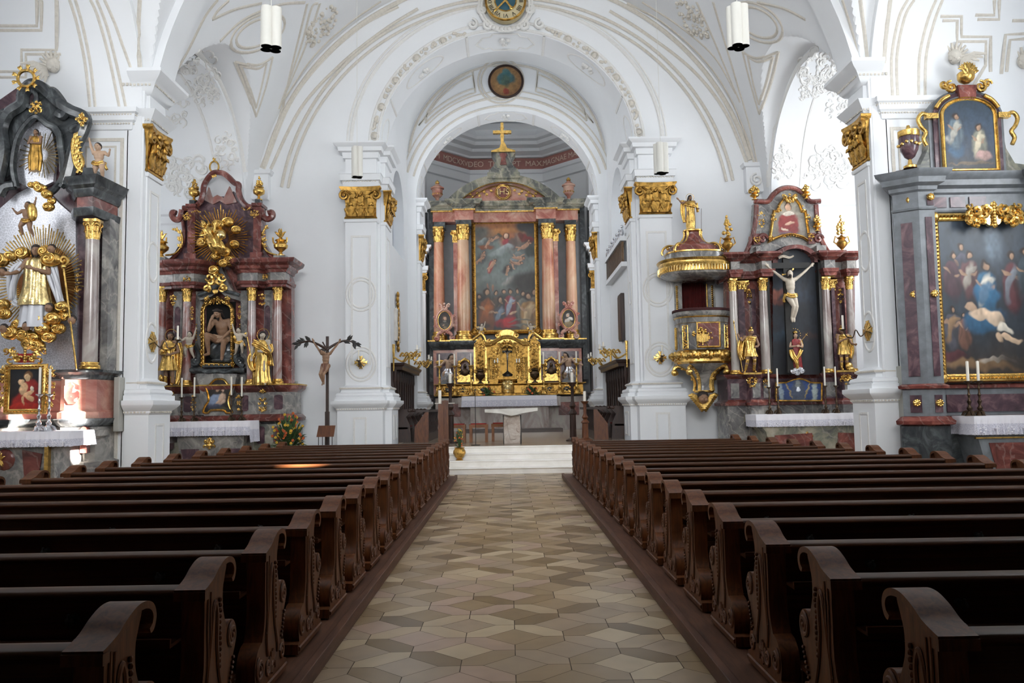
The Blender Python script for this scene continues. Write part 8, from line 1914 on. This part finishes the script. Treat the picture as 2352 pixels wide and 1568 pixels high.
# choir stalls
for s,side,xf,a,b,qt in((-1,'left',912,25.9,31.5,828),(1,'right',1448,25.9,31.5,820)):
 X=AX+s*3.84;t=thing('choir_stall','dark carved choir stall with a tall panelled back on the %s chancel wall'%side,'choir stall',(X,28,FZ));zt=3.05
 x0,x1=sorted((X,X-s*.12));MB().box(x0,x1,26.6,31.6,FZ,zt).build('back_panel','wood_stall',t)
 mb=MB()
 for i in range(9):yy=26.6+i*5/8;mb.lathe([(.06,0),(.045,.1),(.05,.9),(.07,1.0),(.05,1.5)],(X-s*.14,yy,FZ+1.0),8)
 mb.build('half_column','wood_stall',t)
 x0,x1=sorted((X,X-s*.4));pth=[(x0,26.5),(x1,26.5),(x1,31.6)]if s<0 else[(x0,31.6),(x0,26.5),(x1,26.5)]
 MB().mold(pth,[(-.3,zt-.1),(-.02,zt-.1),(0,zt),(.06,zt+.04),(.08,zt+.12),(-.3,zt+.14)]).build('cornice','wood_stall',t)
 for i in range(5):
  yy=26.5+i*1.2;p=[(X,FZ),(X,FZ+1.05),(X-s*.62,FZ+1.05),(X-s*.66,FZ+.95),(X-s*.5,FZ+.8),(X-s*.62,FZ+.55),(X-s*.66,FZ)]
  q=MB().prism(p,yy,yy+.08,'y').build('divider','wood_stall',t);MB().ball((X-s*.6,yy+.04,FZ+1.0),(.09,.06,.07),10,6).build('knob','wood_stall',q)
 x0,x1=sorted((X,X-s*.55));MB().box(x0,x1,26.5,31.4,FZ+.42,FZ+.48).build('seat','wood_stall',t);MB().box(x0,x1,26.6,31.3,FZ+.48,FZ+.51).build('cushion','flame_red',t)
 Xd=X-s*1.15;d=thing('prayer_desk','carved wooden prayer desk with balusters before the %s choir stall'%side,'desk',(Xd,27,FZ));x0,x1=sorted((Xd,Xd+s*.1))
 MB().box(x0,x1,26.2,31,FZ,FZ+.25).build('plinth','wood_stall',d);x2,x3=sorted((Xd-s*.12,Xd+s*.3));MB().box(x2,x3,26.1,31,FZ+.95,FZ+1.02).build('top','wood_stall',d)
 mb=MB()
 for i in range(14):mb.lathe([(.05,0),(.03,.1),(.06,.3),(.03,.5),(.05,.7)],(Xd+s*.05,26.4+i*.34,FZ+.25),8)
 mb.build('baluster','wood_stall',d);x0,x1=sorted((Xd-s*.1,Xd+s*.35));MB().prism([(x0,FZ),(x1,FZ),(x1,FZ+.95),(x1-.1,FZ+.95),(x0+.02,FZ+.5)]if s<0 else[(x0,FZ),(x1,FZ),(x1-.02,FZ+.5),(x0+.1,FZ+.95),(x0,FZ+.95)],26.1,26.22,'y').build('end_panel','wood_light',d)
 # tall wooden candle stands and paschal candle posts
def stand(name,px,y,q_top,cq,mat,w_,lab,z0=FZ,cw=.045):
 k=K(y,px);x=k.x(px);zt=k.z(q_top);h=zt-z0;t=thing(name,lab,'candle stand',(x,y,z0))
 MB().lathe([(2.2*w_,0),(2.2*w_,.04),(1.2*w_,.1),(1.0*w_,.12),(.9*w_,h*.45),(1.3*w_,h*.47),(1.1*w_,h*.5),(.55*w_,h*.55),(1.0*w_,h*.6),(.6*w_,h*.66),(.45*w_,h*.7),(.5*w_,h*.92),(1.0*w_,h*.97),(1.3*w_,h),(0,h)],(x,y,z0),8 if w_>.09 else 16).build('post',mat,t)
 c=MB().lathe([(cw,0),(cw,k.z(cq)-zt),(0,k.z(cq)-zt)],(x,y,zt),14).build('candle','candle',t)
stand('candle_stand',1034,25.2,880,858,'wood_stall',.1,'tall turned dark wood candle stand left of the stone altar')
stand('candle_stand',1314,25.4,878,855,'wood_stall',.1,'tall turned dark wood candle stand right of the stone altar')
stand('candle_stand',1342,25.0,921,898,'wood_light',.1,'shorter reddish wood candle stand at the right end of the chancel')
y=23.4;k=K(y,1020);t=thing('ambo','slim brown lectern post with a white crosspiece and candle left of the stone altar','lectern',(k.x(1024),y,FZ))
MB().box(k.x(1015),k.x(1019),y-.1,y+.1,FZ,k.z(920)).box(k.x(1025),k.x(1029),y-.1,y+.1,FZ,k.z(920)).box(k.x(1019),k.x(1025),y-.04,y+.04,FZ,k.z(919)).build('post','wood_light',t)
MB().box(k.x(999),k.x(1014),y-.12,y+.12,k.z(927),k.z(925)).box(k.x(1030),k.x(1044),y-.12,y+.12,k.z(927),k.z(925)).build('crosspiece','travertine',t);MB().lathe([(.045,0),(.045,k.z(896)-k.z(925)),(0,k.z(896)-k.z(925))],(k.x(1010),y,k.z(925)),12).build('candle','candle',t);MB().box(k.x(1006),k.x(1016),y-.08,y+.08,FZ,k.z(927)).build('box','wood_light',t)
y=23.6;k=K(y,1090);t=thing('microphone_stand','thin black microphone stand on the chancel floor left of the stone altar','microphone stand',(k.x(1091),y,FZ));MB().lathe([(.13,0),(.13,.02),(.01,.03),(.008,k.z(895)-FZ)],(k.x(1091),y,FZ),16).build('pole','black',t);MB().ball((k.x(1091),y,k.z(895)),.025,8,6).build('microphone','black',t)
y=22.2;bouquet('flower_vase','gold vase with yellow and orange flowers on the chancel steps',(PX(1054,y),y,.32),.17,.6,5,('petal_y','petal_o'),80,14,(.34,.2,'gold_dull'))
y=21.6;bouquet('flower_arrangement','large arrangement of yellow and orange flowers beside the left side altar',(PX(664,y),y,.35),.5,.95,9,('petal_y','petal_o'),190,44,(.4,.5,'bronze'),fr=.075)
# branch crucifix with its board
y=22.3;k=K(y,751);x=k.x(751);t=thing('branch_crucifix','dark wooden crucifix whose arms are leafy branches, standing left of the chancel steps','crucifix',(x,y,0))
MB().box(x-.055,x+.055,y,y+.1,0,k.z(945)).box(x-.035,x+.035,y+.01,y+.09,0,k.z(772)).build('post','wood_stall',t)
mb=MB();m2=MB();r=random.Random(2)
for s in(-1,1):
 p=smoothpts([(k.x(751+s*a),y-.02,k.z(b))for a,b in((1,802),(12,795),(25,788),(40,783),(55,785),(66,789))],5);mb.tube(p,[.04-.0009*i for i in range(len(p))],7)
 for i in range(12):
  q=p[14+i]if 14+i<len(p)else p[-1];a=r.uniform(-1.4,1.0);e=Vector((s*math.cos(a),-.1,math.sin(a)));m2.tube([q,q+e*.09,q+e*.19],[.01,.04,.004],6,flat=((0,1,0),.3))
mb.tube([(x-.02,y,k.z(800)),(x-.12,y,k.z(785))],.02,6);mb.build('branch','wood_stall',t);m2.build('leaves','black',t)
H=(k.z(806)-k.z(884))/.86;J=crucified(H,.08,spread=.4);w1=(k.x(721)-x)/H;w2=(k.x(783)-x)/H
J.update(wrL=(w1*.93,-.02,1.08),haL=(w1,-.02,1.14),wrR=(w2*.93,-.02,1.06),haR=(w2,-.02,1.12),elL=(w1*.62,-.02,.93),elR=(w2*.6,-.02,.92),head=(-.07,-.06,.83),neck=(-.03,-.03,.80),face=(-.35,-.75,-.6),shL=(-.11,0,.79),pelvis=(-.02,0,.48),knL=(-.13,-.09,.27),knR=(-.05,-.08,.25),anL=(-.07,-.01,.06),anR=(-.05,-.02,.07),toL=(-.09,-.04,0),toR=(-.04,-.05,.02))
o=human(J,H,.95).build('corpus','skin_dark',t);remesh(o,.010*H);d=robe(H,[(.33,-.04,-.02,.095,.08),(.4,-.03,0,.11,.085),(.52,-.02,0,.095,.07),(.54,-.02,0,.085,.065)],7,.1,3).build('loincloth','wood_light',t);h_=MB().ball((-.075*H,-.04*H,.86*H),(.075*H,.07*H,.06*H),12,8).build('hair','hair',t)
for q in(o,d,h_):q.data.transform(Matrix.Translation((x,y-.12,k.z(884))))
y=21.9;k=K(y,747);t=thing('notice_board','slanted brown wooden board on a wire stand before the branch crucifix','board',(k.x(747),y,0));MB().prism([(k.x(727),k.z(1003)),(k.x(766),k.z(1003)),(k.x(770),k.z(977)),(k.x(732),k.z(977))],y,y+.04,'y').build('board','wood_light',t)
mb=MB()
for px in(731,740,752,762):mb.tube([(k.x(px),y+.05,0),(k.x(px),y+.05,k.z(1000))],.01,5)
mb.tube([(k.x(731),y+.05,.4),(k.x(762),y+.05,.4)],.01,5);mb.build('wire_stand','black',t)
# consecration crosses with candle brackets
def cross_bracket(label,c,n,u,r,arm):
 c=Vector(c);n=Vector(n);u=Vector(u);t=thing('consecration_cross',label,'wall cross',c,0,'gilt wall crosses with candles');z=Vector((0,0,1));mb=MB()
 for i in range(8):
  a=i*pi/4;L_=r*(1 if i%2==0 else.8);e=u*math.cos(a)+z*math.sin(a);f=-u*math.sin(a)+z*math.cos(a);w_=r*.26
  mb.add([c+n*.03,c+e*L_-f*w_,c+e*L_*.88,c+e*L_+f*w_,c+e*L_-f*w_+n*.03,c+e*L_*.88+n*.04,c+e*L_+f*w_+n*.03,c+n*.06],[(7,4,5),(7,5,6),(0,2,1),(0,3,2),(1,2,5,4),(2,3,6,5),(0,1,4,7),(0,7,6,3)])
 mb.build('star','gold',t);mb=MB();p=c+n*.05
 mb.tube(smoothpts([p,p+n*arm*.25-z*.12,p+n*arm*.45+z*.02,p+n*arm*.6-z*.14,p+n*arm*.85-z*.12,p+n*arm-z*.0],5),.013,6);q=p+n*arm
 mb.lathe([(.02,0),(.07,.03),(.075,.04),(.02,.045)],q,12);mb.build('bracket','bronze',t);MB().lathe([(.022,0),(.022,.3),(0,.305)],q+z*.04,10).build('candle','candle',t)
for s,side,xo,xi in((-1,'left',-4.84,-3.90),(1,'right',4.06,5.02)):cross_bracket('gold eight-rayed cross with a candle on the %s chancel pier'%side,((xo+xi)/2,24.71,3.1),(0,-1,0),(1,0,0),.2,.35)
for s,side in((-1,'left'),(1,'right')):cross_bracket('gold eight-rayed cross with a candle bracket on the %s nave pier'%side,(AX+s*7.71,17.8,3.22),(-s,0,0),(0,1,0),.22,.5)
# gilt branched sconces in the chancel
def sconce(label,c,n):
 c=Vector(c);n=Vector(n);t=thing('sconce',label,'wall sconce',c,0,'gilt rococo sconces');mb=MB();z=Vector((0,0,1));e=Vector((0,1,0))
 mb.tube([c-z*.45,c+z*.4],[.02,.05],6)
 for s in(-1,1):
  mb.tube(smoothpts([c,c+n*.3+e*s*.15-z*.15,c+n*.5+e*s*.3+z*.08,c+n*.62+e*s*.42-z*.1,c+n*.8+e*s*.5+z*.15],6),.028,6)
  for i in range(4):p=c+n*(.2+.15*i)+e*s*(.1+.1*i);mb.tube(smoothpts([p,p+z*.12+n*.08,p+z*.05+n*.16,p+z*.02+n*.08],4),.02,5)
 mb.build('branches','gold',t)
 for s in(-1,1):q=c+n*.8+e*s*.5+z*.17;m_=MB().lathe([(.0,-.03),(.06,0),(.08,.02),(.03,.03),(.03,.16),(0,.16)],q,10).build('candle','candle',t)
for s,side in((-1,'left'),(1,'right')):
 sconce('gilt branched sconce inside the %s jamb of the chancel arch'%side,(AX+s*3.7,26.3,3.35),(-s,0,0));sconce('gilt branched sconce above the far end of the %s choir stall'%side,(AX+s*3.8,31.2,3.35),(-s,0,0))
 # pictures on the chancel side walls
t=thing('framed_picture','narrow gilt-framed picture on the left chancel wall','painting',(AX-3.82,28.2,4.2));mb=MB();mb.box(AX-3.9,AX-3.8,27.9,28.9,4.0,5.1);mb.build('picture','travertine',t)
mb=MB()
for z in np.linspace(3.75,5.6,12):mb.ball((AX-3.82,28.3+.06*math.sin(z*9),z),(.06,.12,.12),8,6)
mb.build('frame','gold_dull',t)
tag(MB().box(AX+3.78,AX+3.9,27.9,28.7,3.9,5.5).box(AX+3.76,AX+3.8,27.96,28.64,3.96,5.44).build('dark_picture','wood_stall',bevel=.01),'dark narrow wooden picture panel on the right chancel wall','painting')
mb=MB();y=34;k=K(y,955);mb.tube([(k.x(955),y,k.z(772)),(k.x(955),y,k.z(800))],.01,5)
t=thing('sanctuary_lamp','hanging sanctuary lamp on dark chains in front of the left choir pier','lamp',(k.x(955),y,k.z(850)))
for i in range(3):a=i*2.1;mb.tube([(k.x(955),y,k.z(772)),(k.x(955)+.2*math.cos(a),y+.2*math.sin(a),k.z(832))],.018,5)
mb.build('chains','black',t);MB().lathe([(0,0),(.1,.04),(.24,.2),(.22,.3),(.1,.34)],(k.x(955),y,k.z(852)),18).build('bowl','silver',t);MB().lathe([(.07,0),(.09,.2),(0,.22)],(k.x(955),y,k.z(836)),12).build('glass','flame_red',t)
tag(MB().tube([(k.x(955),y,k.z(772)),(k.x(955),y,15)],.008,4).build('chain','black',t))
# sloping balustrade of the gallery in the right chancel niche
t=thing('gallery_balustrade','sloping carved balustrade with small figures high on the right chancel wall','balustrade',(AX+3.85,28,6));X=AX+3.85;ya,yb=27.4,31.4
za,zb=PZ(600,27.4,1437)if 0 else 7.0,7.0
P1,P2=Vector((X-.1,26.9,7.25)),Vector((X-.1,31.3,7.25));mb=MB();mb.box(X-.16,X+.05,26.9,31.3,6.25,6.4);mb.box(X-.18,X+.05,26.9,31.3,7.1,7.25);mb.build('rail','white',t);mb=MB()
for i in range(12):mb.box(X-.13,X-.05,27.0+i*.36,27.26+i*.36,6.42,7.08)
mb.build('panel','bronze',t);mb=MB()
for i in range(7):yy=27.1+i*.68;mb.ball((X-.08,yy,7.4),(.06,.08,.13),8,6);mb.ball((X-.08,yy,7.6),.055,8,6);mb.ball((X-.08,yy+.2,7.36),(.04,.12,.1),8,6)
mb.build('figures','silver',t)
# round heart painting over the inner arch, and the clock
c=P(1162,187,31.75);rim=[(c[0]+.66*math.cos(a),c[1]+.64*math.sin(a))for a in np.linspace(0,2*pi,41)[:-1]];t=thing('round_painting','round painting of a blue cloud and heart over the inner chancel arch','painting',(c[0],31.7,c[1]))
canvas('painting',c[0]-.68,c[0]+.68,c[1]-.68,c[1]+.68,31.74,[(0,'6a4428'),(1,'7a5836')],[(.5,.5,.4,.4,0,'a07c4c',.5,.7),(.5,.58,.26,.2,0,'356066',.2,.95),(.5,.75,.12,.12,0,'3a686c',.2,.9),(.5,.5,.12,.18,0,'4a5a40',.3,.6),(.5,.2,.09,.09,0,'7c2a1c',.2,.95)],t,rim,70,3)
mb=MB();frame_path(mb,rim,31.75,.09,.06);mb.build('rim','wood_stall',t)
y=24.6;c=P(1161,2,y);R_=47/CF*y;t=thing('clock','large clock with cream dial and roman numerals over the chancel arch','clock',(c[0],y,c[1]));RX=Matrix.Translation((c[0],y,c[1]))@Matrix.Rotation(R90,4,'X')
MB().lathe([(0,0),(R_,0),(R_,.3),(0,.3)],(0,0,0),64).xf(RX@Matrix.Rotation(pi,4,'X')).build('dial',plain('clock_dial','cdbf98',.6,bs=0),t)
MB().lathe([(R_*.52,-.01),(R_*.52,.02),(0,.02)],(0,0,0),48).xf(RX).build('dial_centre',plain('clock_blue','24505e',.6,bs=0),t)
mb=MB();frame_path(mb,[(c[0]+R_*1.0*math.cos(a),c[1]+R_*math.sin(a))for a in np.linspace(0,2*pi,61)[:-1]],y,.07,.06)
mb.tube([(c[0]+R_*.54*math.cos(a),y-.02,c[1]+R_*.54*math.sin(a))for a in np.linspace(0,2*pi,41)],.02,5);mb.build('rim','gold_dull',t)
for i,s in enumerate('XII I II III IIII V VI VII VIII IX X XI'.split()):
 a=pi/2-i*pi/6;rr=R_*.78;d=Vector((math.cos(a),0,math.sin(a)));text_mesh(s,R_*.30,'black',t,'numeral',facing(Vector((c[0],y-.02,c[1]))+d*rr,(math.sin(a),0,-math.cos(a)),d))
mb=MB()
for a,L_,w_ in((-2.35,.85,.05),(-.95,.6,.06)):d=Vector((math.cos(a),0,math.sin(a)))*R_;o_=Vector((c[0],y-.06,c[1]));mb.tube([o_-d*.15,o_+d*L_*.7,o_+d*L_*.8,o_+d*L_],[w_*.6,w_*.5,w_,.005],6,flat=((0,1,0),.3))
mb.build('hands','gold',t)
mb=MB()
for r_ in(1.22,1.36):mb.tube([(c[0]+R_*r_*math.cos(a),24.9,c[1]+R_*r_*math.sin(a))for a in np.linspace(0,2*pi,49)],.045,6)
for px,q,tt in((1108,22,1),(1216,22,-1),(1085,55,-1),(1240,55,1),(1122,58,1),(1202,58,-1)):cc=P(px,q,24.9);cscroll(mb,cc,.17,pi/2,tt*1.2,.05,24.9)
for i in range(9):cc=P(1125+9*i,62+5*math.sin(pi*i/8),24.9);mb.ball((cc[0],24.88,cc[1]),.07,7,5)
mb.box(c[0]-R_*.8,c[0]+R_*.8,24.85,25.0,c[1],c[1]+R_*.8);struct(mb.build('trim_clock','stucco_white'),'stucco surround of the clock')
# pendant lamps: clusters of white tubes on thin cables
def pendant(px,y,q0,q1,w_,lab):
 k=K(y,px);x=k.x(px);zt,zb=k.z(q0),k.z(q1);r=w_/CF*y/4.1;t=thing('pendant_lamp',lab,'pendant lamp',(x,y,zt),0,'white tubular pendant lamps')
 mb=MB();m2=MB()
 for i in range(4):
  a=pi/4+i*pi/2+.35;c_=(x+r*1.12*math.cos(a),y+r*1.12*math.sin(a),zb);mb.lathe([(r,.0),(r,zt-zb),(0,zt-zb)],c_,22);mb.lathe([(r*.94,(zt-zb)*.2),(r*.94,0),(r,0)],c_,22);m2.lathe([(r*.5,.03),(r*.85,.005),(r*.9,.0)],c_,18);m2.ball((c_[0],c_[1],zb+.06),r*.4,8,6)
 mb.build('tubes','lamp_white',t);m2.build('reflector','steel',t);MB().tube([(x,y,zt),(x,y,ceil_z(x,y)if y<24.9 else 15)],.006,4).build('cable','lamp_white',t)
pendant(617,13.5,22,112,54,'large white pendant lamp high over the left pews');pendant(1726,13.5,14,108,50,'large white pendant lamp high over the right pews')
pendant(821,20.5,338,407,28,'small white pendant lamp in front of the left chancel pier');pendant(1534,20.5,330,398,34,'small white pendant lamp in front of the right chancel pier')
for px,q0,q1,y,w_,lab in((679,876,962,24.9,8,'slim grey column loudspeaker on the wall right of the left side altar'),(273,866,991,17.15,13,'slim cream column loudspeaker on the near left pier'),(2074,840,962,17.15,13,'slim cream column loudspeaker on the near right pier')):
 k=K(y,px);h=w_/2/CF*y;o=MB().box(k.x(px)-h,k.x(px)+h,y-.1,y+(.1 if y>20 else.15),k.z(q1),k.z(q0)).build('loudspeaker','speaker',bevel=.015);tag(o,lab,'loudspeaker')
bpy.context.view_layer.update()
